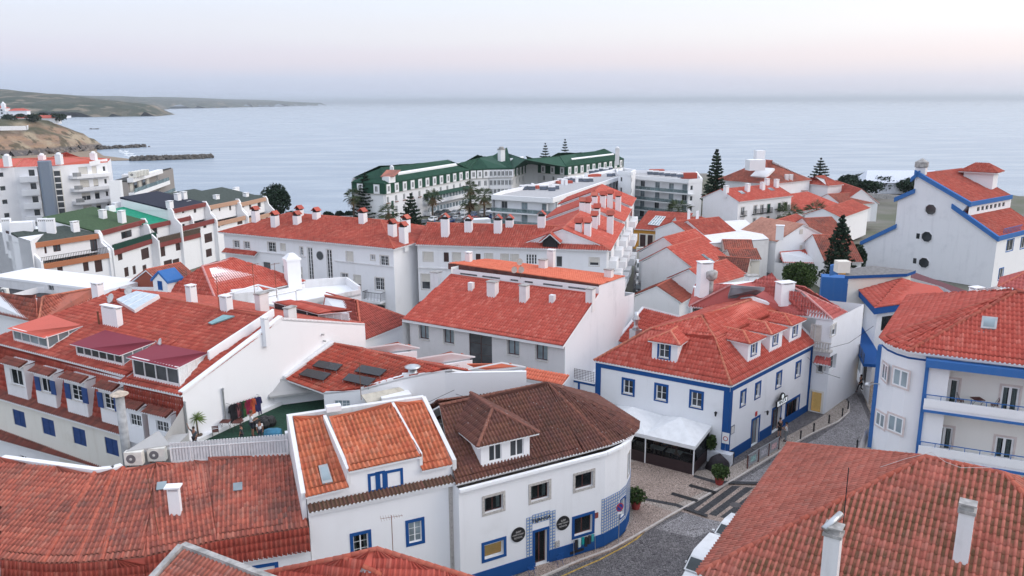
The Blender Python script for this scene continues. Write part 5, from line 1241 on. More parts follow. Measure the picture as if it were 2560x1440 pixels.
for x0,x1 in ((1150,1193),(1205,1250),(1275.5,1295.5),(1311,1332),(1357,1406.5),(1420,1471)):
 u0=CW.px(x0,705)[0]; u1=CW.px(x1,705)[0]; CW.win((u0,zz0,u1,zz1),metric=True,fr=FRB,leaves=2,rows=1,rec=.12,pane=GLB)
CW.build()
uf0=P(1122,658,ut.z+.05); uf1=ut+Vector((0,0,.05)); ub1=ub; ub0=P(1222,648,ub.z)
ufa=uf0; r=Roof(t,T_ORN,'mid',.26,.42,thick=.08); fo=bn*.55; r.face(uf0,uf1,ub1,ub0,eave=False); r.build(mortar=False); pU=planeof(uf0,uf1,ub1)
MB().box(uf0-Vector((0,0,.62))+bn*.02,uf1-uf0,bn*.12,Vector((0,0,.6))).build('timber_fascia',WOODB,t)
MB().poly([q(T0_,T0_.z-.3),q(ub0,T0_.z-.3),q(ub0,ub0.z),q(T0_,uf0.z)]).build('side_wall',WHITE,t)
rz=math.atan2(bd.y,bd.x)
for px,py,yt,w,d,cp in ((1178,724,706,.5,.5,'plain'),(1232,738,702,.95,.75,'flat'),(1311,751,711,.75,.75,'flat'),(1381,754,737,.5,.5,'plain'),(1476,752,719,.7,.7,'flat')):
 chimney(t,onroof(pR,px,py),w,d,ytop=yt,rz=rz,cap=cp,mat=WHITEO,capmat=CONC)
for px,py,yt,w,d,cp in ((1358,671,647,.75,.7,'flat'),(1378,668,625,.75,.6,'slab'),(1522,694,671,.75,.7,'flat'),(1172,655,631,.6,.6,'slab')):
 chimney(t,onroof(pU,px,py),w,d,ytop=yt,rz=rz,cap=cp,mat=WHITEO)
chimney(t,P(1091,716,9.5),1.0,.8,ytop=678,rz=rz,cap='flat',mat=WHITEO)
bs=P(1301,696,ut.z-.2); an=antenna(bs,1.9,'mast with two round dishes on the clerestory roof',yagi=False)
for k,(dx,h) in enumerate(((-.55,.9),(.15,.9),(0,1.7))): MB().lathe(bs+Vector((dx,-.15,h)),[(.05,0),(.3,.08),(.34,.12),(.3,.1)],14,axis=(-.5,-.8,.3)).build('dish',plain('tan dish',(.50,.42,.36),.6),an)
# middle distance
WINF=dict(fr=FRW,leaves=2,rows=1,rec=.1,simple=True,t=.07)
def mixw(W_,lst,st):
 for q in lst:
  if len(q)==2: W_.win(q[0],**q[1])
  else: W_.win(q,**(st or WINF))
def house(name,label,a,b,ze,rpx=None,at='b',mat=None,wall=None,cat='house',hipa=0,hipb=0,w=None,zr=None,lod='mid',tw=.30,gz=0.,over=.3,ridge=True,front=(),fst=None,right=(),rst=None,left=(),lst=None,single=0,rm=None,back=True,group=None,mortar=True,fmat=None,inw=.35,dbg=False):
 A=P(*a,ze) if len(a)==2 else Vector(a); B_=P(*b,ze) if len(b)==2 else Vector(b); d=(B_-A); L_=d.length; d.normalize(); ni=Vector((-d.y,d.x,0))
 if rpx:
  o=B_ if at=='b' else A; R_=vp(o,o+ni,*rpx)
  w=(R_-o).dot(ni) if w is None else w; zr=R_.z if zr is None else zr
 if dbg or not (1<w<14) or not (.3<zr-ze<7): print('HOUSE',name,'w=%.1f zr=%.1f ze=%.1f L=%.1f'%(w,zr,ze,L_))
 if not (1<w<14) or not (.3<zr-ze<7): w=min(max(w,2.5),9); zr=ze+w*.45
 t=thing(name,label,cat,atz((A+B_)/2+ni*w,gz),group)
 C_=B_+ni*2*w; D_=A+ni*2*w; Ra=atz(A+ni*w+d*w*hipa,zr); Rb=atz(B_+ni*w-d*w*hipb,zr)
 r=Roof(t,mat or T_RED,lod,tw,.42,single=single,ridge_mat=rm or RIDGE)
 r.face(A,B_,Rb,Ra) ; r.face(C_,D_,Ra,Rb)
 if hipa: r.face(D_,A,Ra);
 if hipb: r.face(B_,C_,Rb)
 if ridge:
  r.ridge(Ra,Rb)
  if hipa: r.ridge(A,Ra); r.ridge(D_,Ra)
  if hipb: r.ridge(B_,Rb); r.ridge(C_,Rb)
 r.build(mortar=mortar and lod!='far')
 i=inw; ia=i if hipa else .12; ib=i if hipb else .12
 pa=A+d*ia+ni*i; pb=B_-d*ib+ni*i; pc=C_-d*ib-ni*i; pd=D_+d*ia-ni*i; zt=ze-.12; wm=wall or WHITE
 F_=Wall(t,pa,pb,gz,zt,fmat or wm); mixw(F_,front,fst); F_.build()
 Rg=Wall(t,pb,pc,gz,zt,wm);
 if not hipb: Rg.gable=[(0,zt),(Rg.len,zt),(Rg.len/2,zr-.12)]
 mixw(Rg,right,rst); Rg.build()
 Wall(t,pc,pd,gz,zt,wm).build()
 Lf=Wall(t,pd,pa,gz,zt,wm)
 if not hipa: Lf.gable=[(0,zt),(Lf.len,zt),(Lf.len/2,zr-.12)]
 mixw(Lf,left,lst); Lf.build()
 t_=dict(t=t,F=F_,R=Rg,L=Lf,pf=planeof(A,B_,Rb),pb=planeof(C_,D_,Ra),A=A,B=B_,C=C_,D=D_,Ra=Ra,Rb=Rb,d=d,ni=ni,w=w,zr=zr,rz=math.atan2(d.y,d.x));
 return t_
def rchim(h,px,py,yt,w=.7,d=.6,cap='tile',mat=None,pl=None,capmat=None): return chimney(h['t'],onroof(pl or h['pf'],px,py),w,d,ytop=yt,rz=h['rz'],cap=cap,mat=mat,capmat=capmat)
FW3=dict(fr=FRW,leaves=2,rows=3,cols=2,rec=.14,sur=SILL,sw=.12,sp=.015,t=.06,pane=GLD)
FBL=dict(fr=FRW,leaves=1,rows=1,rec=.1,sur=SILL,sw=.12,sp=.015,blind=BLIND,bf=1.0)
FBH=dict(FBL,bf=.6)
FDO=dict(fr=FRB,leaves=1,rows=1,rec=.12,cshut=SHB,simple=True)
# ---- long apartment block with hip roof
GLS=dict(fr=FRW,leaves=2,rows=10,rec=.08,t=.09,pane=GLD,sur=SILL,sw=.06,sp=.01)
B11=h=house('apartment_block','long white three storey apartment block with red hip roof and two glazed stair strips',(545,580),(985.5,622),12,w=7.6,zr=14.1,hipa=.8,hipb=1,tw=.30,inw=.5,cat='building',
 front=[((584,602,598,619),FW3),((610.5,605,624,621.5),FW3),((670,606,689,630),dict(FW3,door=True,curtain=.5,pane=GLT)),((702,610,713,625),FBL),((750.5,618,757,638),dict(FW3,leaves=1)),((771,619,783,716),GLS),((818,624,831,721),GLS),
 ((866,630,882,654),FBL),((927,638,937,650),FW3),((951,640,971,664),dict(FW3,door=True)),((854,684,870,720),FW3),((885.5,689,901.5,724),FBH),((938,695,960,725),FW3),((941,750,962,771),dict(FBH,blind=BLIND)),((657,655,676,673),dict(WINF,leaves=1)),((706,664,713,683),WINF),((746.5,669,755,697),FBH)])
F_=h['F']; u,z=F_.px(800,639); MB().lathe(F_.pt(u,z,.0),[(.62,-.02),(.62,.03)],22,axis=F_.n).build('round_window',FRG,h['t']); MB().lathe(F_.pt(u,z,.032),[(.54,0),(.54,.01)],22,axis=F_.n).build('pane',GLD,h['t'])
u0,z0=F_.px(919,735); u1=F_.px(964,748)[0]; zf=F_.px(941,746)[1]
m=MB().box(F_.pt(u0,zf-.35,0),F_.d*(u1-u0),F_.n*1.1,Vector((0,0,.3))); bl=m.build('balcony_slab',WHITE,h['t']); m=MB()
n=int((u1-u0)/.22)
for k in range(n+1): m.box(F_.pt(u0+.03+k*(u1-u0-.08)/n,zf-.05,1.0),F_.d*.03,F_.n*.03,Vector((0,0,1.0)))
for k in range(5):
 for uu in (u0,u1-.03): m.box(F_.pt(uu,zf-.05,.1+k*.22),F_.d*.03,F_.n*.03,Vector((0,0,1.0)))
m.box(F_.pt(u0,zf+.95,1.0),F_.d*(u1-u0),F_.n*.05,Vector((0,0,.05))).box(F_.pt(u0,zf+.95,0),F_.d*.05,F_.n*1.0,Vector((0,0,.05))).box(F_.pt(u1-.05,zf+.95,0),F_.d*.05,F_.n*1.0,Vector((0,0,.05))); m.build('iron_railing',BLACK,bl)
za=F_.px(600,630)[1]; r=Roof(h['t'],T_RED,'mid',.3,.4,name='tile_awning'); r.face(F_.pt(.1,za-.1,.75),F_.pt(F_.px(646,640)[0],za-.1,.75),F_.pt(F_.px(646,640)[0],za+.35,.02),F_.pt(.1,za+.35,.02)); r.build()
for x0,x1,yt in ((644,765,634),(838,985,658)):
 u0=F_.px(x0,650)[0]; u1=min(F_.len,F_.px(x1,660)[0]); zt=F_.px((x0+x1)/2,yt)[1]
 MB().box(F_.pt(u0,zt-.12,-.02),F_.d*(u1-u0),F_.n*.16,Vector((0,0,.12))).build('string_course',WHITEO,h['t'])
for px,py,yt in ((640,554.6,525),(688.5,567,537),(743.7,560,537),(749,541,523),(791.6,547,528),(907.8,558,530),(981.6,590.7,558),(1015.8,580,547),(1009.8,608,565)):
 rchim(h,px,py,yt,.85,.85,pl=(h['pf'] if px<975 else planeof(h['B'],h['C'],h['Rb'])))
# ---- second range with doors and blinds
B12=h=house('gallery_block','white block with brown doors, closed beige blinds and red roof joined to the long block',(1038,611),(1526,626),12,w=5.2,zr=14.0,hipb=1,tw=.30,inw=.45,cat='building',
 front=[((1058.6,631,1082,652.5),FBL),((1109,631,1122,655),FDO),((1132,632.5,1150.5,652.5),FBL),((1189,634.5,1201.5,655),FDO),((1213,634.5,1231,655),FBL),((1253,636,1270.5,656),FBL),((1278,637,1295.5,657),FBL),((1314.5,635,1342.5,661),dict(fr=FRW,leaves=4,rows=3,rec=.06,t=.09)),((1390,640,1406,668),dict(WINF,door=True,leaves=1)),((1474,645,1497,664),FBH),
 ((1054,686,1075,723),dict(FBH,bf=.5))])
F_=h['F']
for px,py,yt in ((1113.7,590,545),(1171.7,578,550),(1245,581,548),(1274,566,548),(1354,567,538)): rchim(h,px,py,yt,.95,.8)
pf=h['pf']; a=onroof(pf,1357,618); b=onroof(pf,1394,621); d=h['d']; ni=h['ni']; zt=topz(a,600); ap=atz((a+b)/2,topz((a+b)/2,583)); bk=atz((a+b)/2+ni*((ap.z-a.z)/((h['zr']-12)/h['w'])),ap.z)
t_=h['t']; MB().poly([a-d*.0,b,atz(b,zt),ap-Vector((0,0,.15)),atz(a,zt)]).build('dormer_wall',FRD if False else DARK,t_)
r=Roof(t_,T_REDN,'mid',.3,.4,name='dormer_roof',thick=.12); s1=atz(a,zt)-d*.35-ni*.25-Vector((0,0,.2)); s2=atz(b,zt)+d*.35-ni*.25-Vector((0,0,.2)); f_=ap-ni*.25
r.face(s1,s1+ni*2.2,bk,f_); r.face(s2+ni*2.2,s2,f_,bk); r.ridge(f_,bk); r.build(mortar=False)
F_.band(0,F_.len,F_.px(1200,673)[1]-.14,F_.px(1200,673)[1],.16,WHITEO,'string_course')
# ---- stepped wing running back along the lane
c1=P(1526,626,12.0); c2=P(1590,510,12.0); wd=(c2-c1); wd.z=0; Lw=wd.length; wd.normalize(); wl=Vector((-wd.y,wd.x,0))
chs={0:((1446,579,557),(1469,589.5,556),(1524.8,584,538),(1485.7,570.5,539),(1491.8,560.8,520)),1:((1456,519,504),(1470,524,505.5),(1545,527.8,490)),2:((1486,506,489.5),(1507,511,488),(1524.8,512.5,484.5))}
for k in range(3):
 s0,s1=(.02,.46,.76)[k]*Lw,(.455,.755,1.0)[k]*Lw; ze=12+.5*k; a=atz(c1+wd*s0,ze); b=atz(c1+wd*s1,ze)
 h=house('stepped_wing',('nearest','middle','farthest')[k]+' section of the stepped white wing with orange roof along the lane',tuple(a),tuple(b),ze,w=6.0,zr=ze+2.3,mat=T_ORN if False else T_REDN,tw=.30,inw=.4,cat='building',group='stepped wing sections along the lane')
 for px,py,yt in chs[k]:
  q=onroof(h['pf'],px,py)
  chimney(h['t'],q,.95,.8,ytop=yt,rz=h['rz'],cap='tile')
 for q in range(3):
  F_=h['F']; u0=1+q*(F_.len-3)/2.2
  for zz in (3.2,6.4,9.4):
   if u0+3<F_.len: MB().box(F_.pt(u0,zz-.2,0),F_.d*3,F_.n*1.0,Vector((0,0,1.1))).build('balcony',WHITEN,h['t']); MB().box(F_.pt(u0+.2,zz+.9,.03),F_.d*2.6,F_.n*.02,Vector((0,0,1.5))).build('window',GLD,h['t'])
# ---- red hip roof with the tall white chimney
a=P(454,729,9.3); b=P(540,750,9.3); c_=P(764,702,9.3); T0_=P(505.5,665,12.2); T1_=P(581,647,12.2)
t=thing('tall_chimney_house','house with bright red hip roof and a tall white chimney stack','house',((b+c_)/2)-Vector((0,0,9.3)))
r=Roof(t,T_REDN,'mid',.28,.42,ridge_mat=RIDGEP); r.face(b,c_,T1_,T0_)
rdv=(T1_-T0_); rdv.z=0; rdv.normalize(); prp=Vector((-rdv.y,rdv.x,0)); mir=lambda p: p+prp*(2*(T0_-p).dot(prp)); a2=mir(b); bk1=mir(c_)
r.face(a2,b,T0_,eave=False); r.face(c_,bk1,T1_,eave=False); r.face(bk1,a2,T0_,T1_,eave=False); r.ridge(b,T0_,T1_); r.ridge(T1_,c_); r.build(mortar=False)
pl=[a2,b,c_,bk1]; ce=sum(pl,Vector())/4
for i in range(4): p,q=[v+(ce-v).normalized()*.5 for v in (pl[i],pl[(i+1)%4])]; Wall(t,p,q,0,9.2).build()
pT=planeof(b,c_,T1_); bq=onroof(pT,733,706); ch=MB().cbox(bq-Vector((0,0,.8)),1.55,1.3,topz(bq,650)-bq.z+.8,.6).build('chimney',WHITEN,t)
zt=topz(bq,650); m=MB().cbox(atz(bq,zt),1.75,1.5,.25,.6); R=Matrix.Rotation(.6,3,'Z'); cs=[atz(bq,zt+.25)+R@Vector((x*.8,y*.7,0)) for x,y in((-1,-1),(1,-1),(1,1),(-1,1))]; ct=[atz(bq,zt+.8)+R@Vector((x*.3,y*.25,0)) for x,y in((-1,-1),(1,-1),(1,1),(-1,1))]; m.hexa(cs+ct); m.build('chimney_cap',WHITEN,ch)
t=thing('terrace_house','white walled roof terraces with thin white beams behind the orange ridge','house',P(700,740,0))
q=[P(590,757,8.8),P(700,768,8.8),P(902,728,8.8),P(868,704,8.8),P(760,712,8.8)]
MB().prism([(p.x,p.y) for p in q],0,8.5).build('wall',WHITE,t)
m=MB()
for i in range(5):
 p,q2=q[i],q[(i+1)%5]; d=q2-p; n=Vector((d.y,-d.x,0)).normalized(); m.box(p-Vector((0,0,.5)),d,-n*.25,Vector((0,0,1.1 if i in(2,3) else .7)))
m.build('parapet',WHITEO,t)
m=MB(); a=P(545,742,10.0); b=P(645,712,10.6); c_=P(693,724,10.4)
for p,q2 in ((a,b),(b,c_),(P(665,742,10.3),P(740,727,10.3))): m.tube([p,q2],.09,4)
for p in (a,b,c_,P(740,727,10.3)): m.tube([atz(p,8.4),p],.08,4)
m.build('pergola_beam',FRW,t)
MB().cbox(P(620,757,8.7),3.0,2.2,1.4,.5).build('roof_hut',WHITEO,t)
tiles('dark red tile',[(.36,.085,.068),(.41,.10,.08),(.31,.078,.064)],0,grime=.35)
e0,e1,e2=P(800,806,7),P(905,852,7),P(1035,800,7); k1=P(893,751,9.7); k0=P(812,738,9.7); t=thing('dark_hip_house','house with dark red hip roof between the white gable and the central block','house',atz(k1,0))
r=Roof(t,MATS[('t','dark red tile')],'near',.28,.42,ridge_mat=RIDGE); r.face(e0,e1,k1,k0); r.face(e1,e2,k1); e3=e2+(e0-e1); r.face(e2,e3,k0,k1,eave=False); r.ridge(e1,k1,k0); r.ridge(k1,e2); r.build(mortar=False)
ce=(e1+e3)/2; pl=[e0,e1,e2,e3]
for i in range(4): p,q=[v+(ce-v).normalized()*.5 for v in (pl[i],pl[(i+1)%4])]; Wall(t,p,q,0,6.9).build()
h=house('old_pantile_house','small house with streaked old pantile roof behind the blue gable',(414,720),(500,700),9.2,w=3.2,zr=11,mat=T_OLD,tw=.28,wall=plaster('brick red wall',(.30,.09,.06),.3))
t=thing('blue_gable_dormer','small white gable with wavy blue trim and arched window','dormer',P(402,726,9.6)); bp=P(402,727,9.6); wv=(.88,-.47); d=Vector((wv[0],wv[1],0)); n=Vector((d.y,-d.x,0));
zt=topz(bp,704); zk=topz(bp,683)
m=MB(); fr_=[bp-d*1.15-Vector((0,0,1)),bp+d*1.15-Vector((0,0,1)),atz(bp,zt)+d*1.15,atz(bp,zk),atz(bp,zt)-d*1.15]; m.add(fr_+[p-n*2 for p in fr_],[(0,1,2,3,4),(9,8,7,6,5),(1,6,7,2),(2,7,8,3),(3,8,9,4),(4,9,5,0)]); m.build('wall',WHITEN,t)
m=MB();
for sg in (-1,1):
 a=atz(bp,zk)+n*.12; b=atz(bp,zt-.1)+d*sg*1.35+n*.12; m.hexa([a,b,b-n*2.2,a-n*2.2]+[p+Vector((0,0,.28)) for p in (a,b,b-n*2.2,a-n*2.2)])
m.build('blue_verge',BLUEL,t); MB().box(atz(bp,bp.z+.1)-d*.35+n*.02,d*.7,n*.03,Vector((0,0,1.0))).build('window',BLUE,t);
# ---- lane side houses on the right: cluster behind the restaurant
hp=lambda *a,**k: house(*a,**k)
c7=Z(1640,540,5.12); cb=Z(1740,400,5.539)
za=8.6
A=P(1723,765,za); Bc=P(2019,789,za); Cc=P(2082,798,za); Dd=P(2117,780,za); T0_=P(1826,713,11.2); T1_=P(1929,694,11.6); T2_=P(2005,729,11.0)
t=thing('pink_ridge_house','white house with pink mortared hip roof, glass roof light and shopfront behind the restaurant','house',atz(Cc,0)); PK=t
base=P(2062,1036,0); zwall=topz(base,800); print('pink corner',base,zwall,Cc)
w_c=atz(base,0); ca=atz(w2,0)
za=zwall+.0; Cc=P(2082,798,za+.1); Dd=P(2117,780,za+.1); Bc=P(2019,789,za+.1); A=P(1723,765,za+.1)
T0_=P(1826,713,za+2.4); T1_=P(1929,694,za+2.8); T2_=P(2005,729,za+2.3)
r=Roof(t,T_PNK,'near',.27,.42,single=300,ridge_mat=RIDGEP); r.face(Bc,Cc,T2_,T1_); r.face(Cc,Dd,T2_); r.face(A,Bc,T1_,T0_);
bk=Dd+Vector((-6,9,0)); bl_=A+Vector((3,10,0)); r.face(Dd,bk,T1_,T2_,eave=False); r.face(bk,bl_,T0_,T1_,eave=False); r.face(bl_,A,T0_)
r.ridge(A,T0_); r.ridge(Bc,T1_); r.ridge(T1_,T2_); r.ridge(T2_,Cc); r.ridge(T2_,Dd); r.build()
g=[P(*c7(920,1045),za+1.3),P(*c7(1240,1030),za+1.3),P(*c7(1390,935),za+2.7),P(*c7(962,905),za+2.5)]
o=MB().hexa([p-Vector((0,0,.1)) for p in g]+[p+Vector((0,0,.12)) for p in g]).build('roof_light',GLB,t); m=MB()
for k in range(9):
 p=g[0]+(g[1]-g[0])*k/8; q=g[3]+(g[2]-g[3])*k/8; m.tube([p+Vector((0,0,.15)),q+Vector((0,0,.15))],.03,4)
for k in range(4):
 p=g[0]+(g[3]-g[0])*k/3; q=g[1]+(g[2]-g[1])*k/3; m.tube([p+Vector((0,0,.15)),q+Vector((0,0,.15))],.03,4)
m.build('glazing_bar',FRG,o)
fw=Wall(t,w2+Vector((.05,-.02,0)),w_c,0,za);
fw.win((2029.5,814,2050,856),fr=FRW,leaves=1,rec=.12,sur=SILL,sw=.14,blind=BLIND); fw.win((2044,900,2056.5,931),fr=FRW,leaves=1,rows=1,rec=.12,sur=SILL,sw=.12,pane=GLD); fw.win((2025,980,2052,1046),fr=FRG,leaves=1,rows=1,rec=.2,pane=GLT,back=WARM,sur=CREAM,sw=.2,door=True); fw.build()
rs=Dd-Cc; re=atz(w_c,0)+atz(rs,0).normalized()*8
rw_=Wall(t,w_c,re,0,za); rw_.win((2077.5,812,2089.5,838),fr=FRW,leaves=1,rec=.1,sur=SILL,sw=.1,blind=BLIND,bf=.5); rw_.win((2070,890,2090,925),fr=FRW,leaves=1,rec=.3,hole=True); rw_.build()
Wall(t,re,bk+Vector((-.5,-.5,0)),0,za).build(); Wall(t,bk,bl_,0,za).build(); Wall(t,bl_,A+Vector((.5,.5,0)),0,za).build(); Wall(t,A+Vector((.4,.4,0)),w3,0,za).build()
u0,z0=fw.px(2030,893); r=Roof(t,T_PNK,'near',.27,.4,name='tile_awning'); r.face(fw.pt(.3,z0-.25,.7),fw.pt(fw.len+.3,z0-.25,.7),fw.pt(fw.len+.1,z0+.25,.02),fw.pt(.3,z0+.25,.02)); r.build()
u0,z0=fw.px(2030,862); m=MB().box(fw.pt(.2,z0-.35,0),fw.d*(fw.len),fw.n*.8,Vector((0,0,.18)));
for k in range(int(fw.len/.25)): m.box(fw.pt(.25+k*.25,z0-.17,.7),fw.d*.1,fw.n*.08,Vector((0,0,.75)))
m.box(fw.pt(.2,z0+.58,.66),fw.d*fw.len,fw.n*.16,Vector((0,0,.1))); m.build('balustrade',STONE,t)
for px,py,yt,w,d in ((*c7(1645,1010),c7(0,850)[1],1.5,1.0),): chimney(t,onroof(planeof(Bc,Cc,T2_),px,py),w,d,ytop=yt,rz=.3,cap='slab',mat=WHITEN)
bq=P(*c7(640,1045),za+.3); o=chimney(t,bq,2.1,1.2,ytop=c7(0,905)[1],rz=.2,cap='flat',mat=WHITEN,capmat=WHITEN); bq=P(*c7(615,905),za+2.0)
chimney(t,bq,1.3,1.0,ytop=c7(0,592)[1],rz=.2,cap='slab',mat=WHITEN); bq2=P(*c7(695,910),za+2.0); zt=topz(bq2,c7(0,825)[1]); MB().tube([bq2-Vector((0,0,1)),atz(bq2,zt)],.3,12).lathe(atz(bq2,zt),[(.3,0),(.62,.3),(.66,.9),(.45,1.05)],16).build('round_chimney_pot',CONC,t,smooth=True)
o2=T_REDN
h=hp('lane_house','small house with worn brick red roof beside the lane hedge',c7(330,1110),c7(548,985),4.2,w=3.5,zr=6.0,hipa=0,mat=tiles('brown red tile',[(.30,.075,.055),(.34,.09,.06),(.26,.07,.05)],0,grime=.4),tw=.3)
h=hp('courtyard_house','house with orange roof edge and white gable in front of the twin roofs',c7(700,900),c7(1170,760),6.0,w=3.4,zr=7.8,mat=o2,tw=.3)
chimney(h['t'],P(*c7(1220,870),7.2),1.4,1.0,ytop=c7(0,752)[1],rz=.3,cap='flat',mat=WHITEN)
h=hp('twin_gable_house','white gabled house with orange roof and roof windows in the middle of the old quarter',c7(485,675),c7(905,520),6.2,w=4.4,zr=8.8,mat=o2,tw=.3)
pg=h['pf']
for x,y in ((650,560),(640,555),(690,590),(735,615)):
 q=onroof(pg,*c7(x,y)); MB().box(q+pg[1]*.08,h['d']*.7,pg[1].cross(h['d'])*1.0,pg[1]*.08).build('roof_window',GLB,h['t'])
h=hp('twin_gable_house','orange roofed house behind the roof window house in the old quarter',c7(430,545),c7(820,420),6.2,w=4.6,zr=9.0,mat=o2,tw=.3)
h=hp('canal_tile_house','low house with dark canal tile roof on the right of the old quarter',c7(965,560),c7(1350,556),5.8,w=2.6,zr=7.0,mat=T_OLD,tw=.34,wall=CREAM)
h=hp('canal_tile_house','rear low house with dark canal tile roof in the old quarter',c7(880,455),c7(1262,460),6.4,w=3.0,zr=7.8,mat=T_OLD,tw=.34,wall=CREAM)
h=hp('stone_gable_house','grey rendered gable house with small dark roof in the old quarter',c7(720,690),c7(1170,722),5.0,w=3.0,zr=6.6,mat=T_DRK,tw=.3,wall=plaster('warm grey render',(.50,.48,.45),.5))
h=hp('white_gable_house','white gabled house with red tiled roof behind the old quarter',c7(455,248),c7(725,210),7.2,w=4.5,zr=9.0,mat=T_RED,tw=.3)
h=hp('white_gable_house','white gabled house with wide orange roof slope facing the garages',c7(640,262),c7(1040,210),7.0,w=4.5,zr=9.2,mat=T_RED,tw=.3)
t=thing('lane_terrace_house','plain white house with roof terrace and two thin chimneys beside the lane','house',P(1700,690,0))
q=[P(*c7(240,600),0) for _ in range(1)]
a=P(1687,660,0); b=P(1717,705,0); a=P(1690,655,0); b=P(1722,722,0); d=(b-a).normalized(); n=Vector((d.y,-d.x,0)); far_=Vector((14,5,0))
W_=[Wall(t,a,b,0,7.2,WHITEO),Wall(t,b,b+far_,0,7.2,WHITEO),Wall(t,b+far_,a+far_,0,7.2),Wall(t,a+far_,a,0,7.2)]
for x in W_: x.build()
MB().prism([(p.x,p.y) for p in (a,b,b+far_,a+far_)],7.0,7.2).build('roof_terrace',WHITEO,t)
MB().cbox(a+Vector((2,0,7.2)),.45,.45,2.6).cbox(a+Vector((3.6,0,7.2)),.45,.45,2.4).build('chimney',WHITEN,t)
t=thing('ochre_garage_row','row of garages with ochre wall, brown doors and red tile roof','garage',P(1620,600,0));
ga=P(1583,617,0); gb=P(1690,610,0); gc=P(1583,617,0)
ra_=P(1585,572,4.2); rb_=P(1702,580,4.2); GF=Wall(t,atz(ra_,0)+Vector((0,.4,0)),atz(rb_,0)+Vector((0,.4,0)),0,4.1,OCHRE)
for x0,x1 in ((1600,1614),(1619,1632),(1638,1653)):
 u0=GF.px(x0,595)[0]; u1=GF.px(x1,595)[0]; GF.win((u0,.02,u1,3.1),metric=True,cshut=SHB,leaves=1,simple=True,rec=.1,sur=CREAM,sw=.2,door=True)
GF.build()
d=(rb_-ra_).normalized(); ni=Vector((-d.y,d.x,0)); r=Roof(t,T_RED,'mid',.3,.42); r.face(ra_,rb_,atz(rb_+ni*9,6.8),atz(ra_+ni*9,6.8)); r.build()
Wall(t,GF.B,GF.B+ni*9,0,4.1).build(); Wall(t,GF.A+ni*9,GF.A,0,4.1,OCHRE).build(); Wall(t,GF.B+ni*9,GF.A+ni*9,0,6.6,OCHRE).build()
pg=planeof(ra_,rb_,rb_+ni*9+Vector((0,0,2.6))); q=[onroof(pg,*p) for p in ((1620,563),(1647,566),(1664,544),(1640,542))]; o=MB().hexa(q+[p+pg[1]*.2 for p in q]).build('roof_window',GLB,t)
m=MB()
for k in range(5): m.tube([q[0]+(q[1]-q[0])*k/4+pg[1]*.22,q[3]+(q[2]-q[3])*k/4+pg[1]*.22],.06,4)
for k in range(4): m.tube([q[0]+(q[3]-q[0])*k/3+pg[1]*.22,q[1]+(q[2]-q[1])*k/3+pg[1]*.22],.06,4)
m.build('glazing_bar',FRW,o)
h=hp('red_barn_roof','long low building with red roof between garages and white gable house',(1702,582),(1842,581),5.2,w=5.5,zr=7.4,mat=T_RED,tw=.32,hipb=1)
FD=dict(fr=FRW,leaves=2,rows=1,rec=.12,t=.1,simple=True,sur=SILL,sw=.12,sp=.02,pane=GLD); FS=dict(cshut=SHG,leaves=2,simple=True,rec=.06,sur=SILL,sw=.12)
TH3=h=hp('town_house','white three storey town house with iron balconies and a long green balcony',(1848,504.5),(1983,489),9.1,(1801,473),at='a',mat=T_REDN,tw=.32,
 front=[((1852.5,518,1861,539),FD),((1884,513.5,1892,535),FD),((1901,512,1909,533.5),FD),((1917.5,510,1925.5,531),FS),((1944.5,507.5,1951.5,527),FS),((1960.5,505.5,1967.5,526),FS),
 ((1851,548.5,1859,569),FD),((1882,545,1890,563),FD),((1899.5,543,1907,561),FD),((1915.5,541,1923.5,557),FS),((1943,538,1950,557),FD),
 ((1846.5,580,1859.5,604),dict(FS,door=True)),((1879,575,1888,596),dict(FD,fr=FRD)),((1893.5,574,1907,600),dict(FD,fr=FRB,door=True)),((1912.5,571,1921,591),dict(FD,fr=FRD))],dbg=True)
F_=h['F']
def ironbal(F_,root,x0,x1,yb,mat=BLACK,solid=False,dep=.45):
 u0,zb=F_.px(x0,yb); u1=F_.px(x1,yb)[0]; m=MB(); m.box(F_.pt(u0-.1,zb-.12,0),F_.d*(u1-u0+.2),F_.n*dep,Vector((0,0,.12)))
 if solid: m.box(F_.pt(u0,zb,dep-.05),F_.d*(u1-u0),F_.n*.05,Vector((0,0,1.1)))
 else:
  k=max(4,int((u1-u0)/.2))
  for i in range(k+1): m.box(F_.pt(u0+(u1-u0-.04)*i/k,zb,dep-.05),F_.d*.04,F_.n*.04,Vector((0,0,1.0)))
  m.box(F_.pt(u0,zb+.98,dep-.06),F_.d*(u1-u0),F_.n*.06,Vector((0,0,.06)))
 m.build('balcony',mat,root)
for x0,x1,y in ((1851,1863,540),(1881,1894,535),(1898,1911,533),(1915,1927,531),(1943,1953,527),(1959,1969,525.5),(1849,1861,570),(1941,1952,558)): ironbal(F_,h['t'],x0,x1,y)
ironbal(F_,h['t'],1874.5,1931,566,SHG,True,1.0)
for px,py,yt in ((*cb(415,450),cb(0,360)[1]),(*cb(710,435),cb(0,330)[1]),(*cb(918,410),cb(0,310)[1]),(*cb(980,345),cb(0,262)[1]),(*cb(1110,378),cb(0,270)[1])): rchim(h,px,py,yt,.9,.8,cap='slab')
for x,y in ((630,475),(1040,430)): q=onroof(h['pf'],*cb(x,y)); MB().box(q+h['pf'][1]*.05,h['d']*1.3,h['pf'][1].cross(h['d'])*1.2,h['pf'][1]*.1).build('roof_window',GLB,h['t'])
h=hp('faded_roof_villa','large house with faded brown red hip roof and white roof dormer near the sea',(1808,450.5),(1925,461),9.3,w=9,zr=14.4,hipa=.9,hipb=.9,mat=T_OLD,tw=.34,lod='mid'); VIL=h
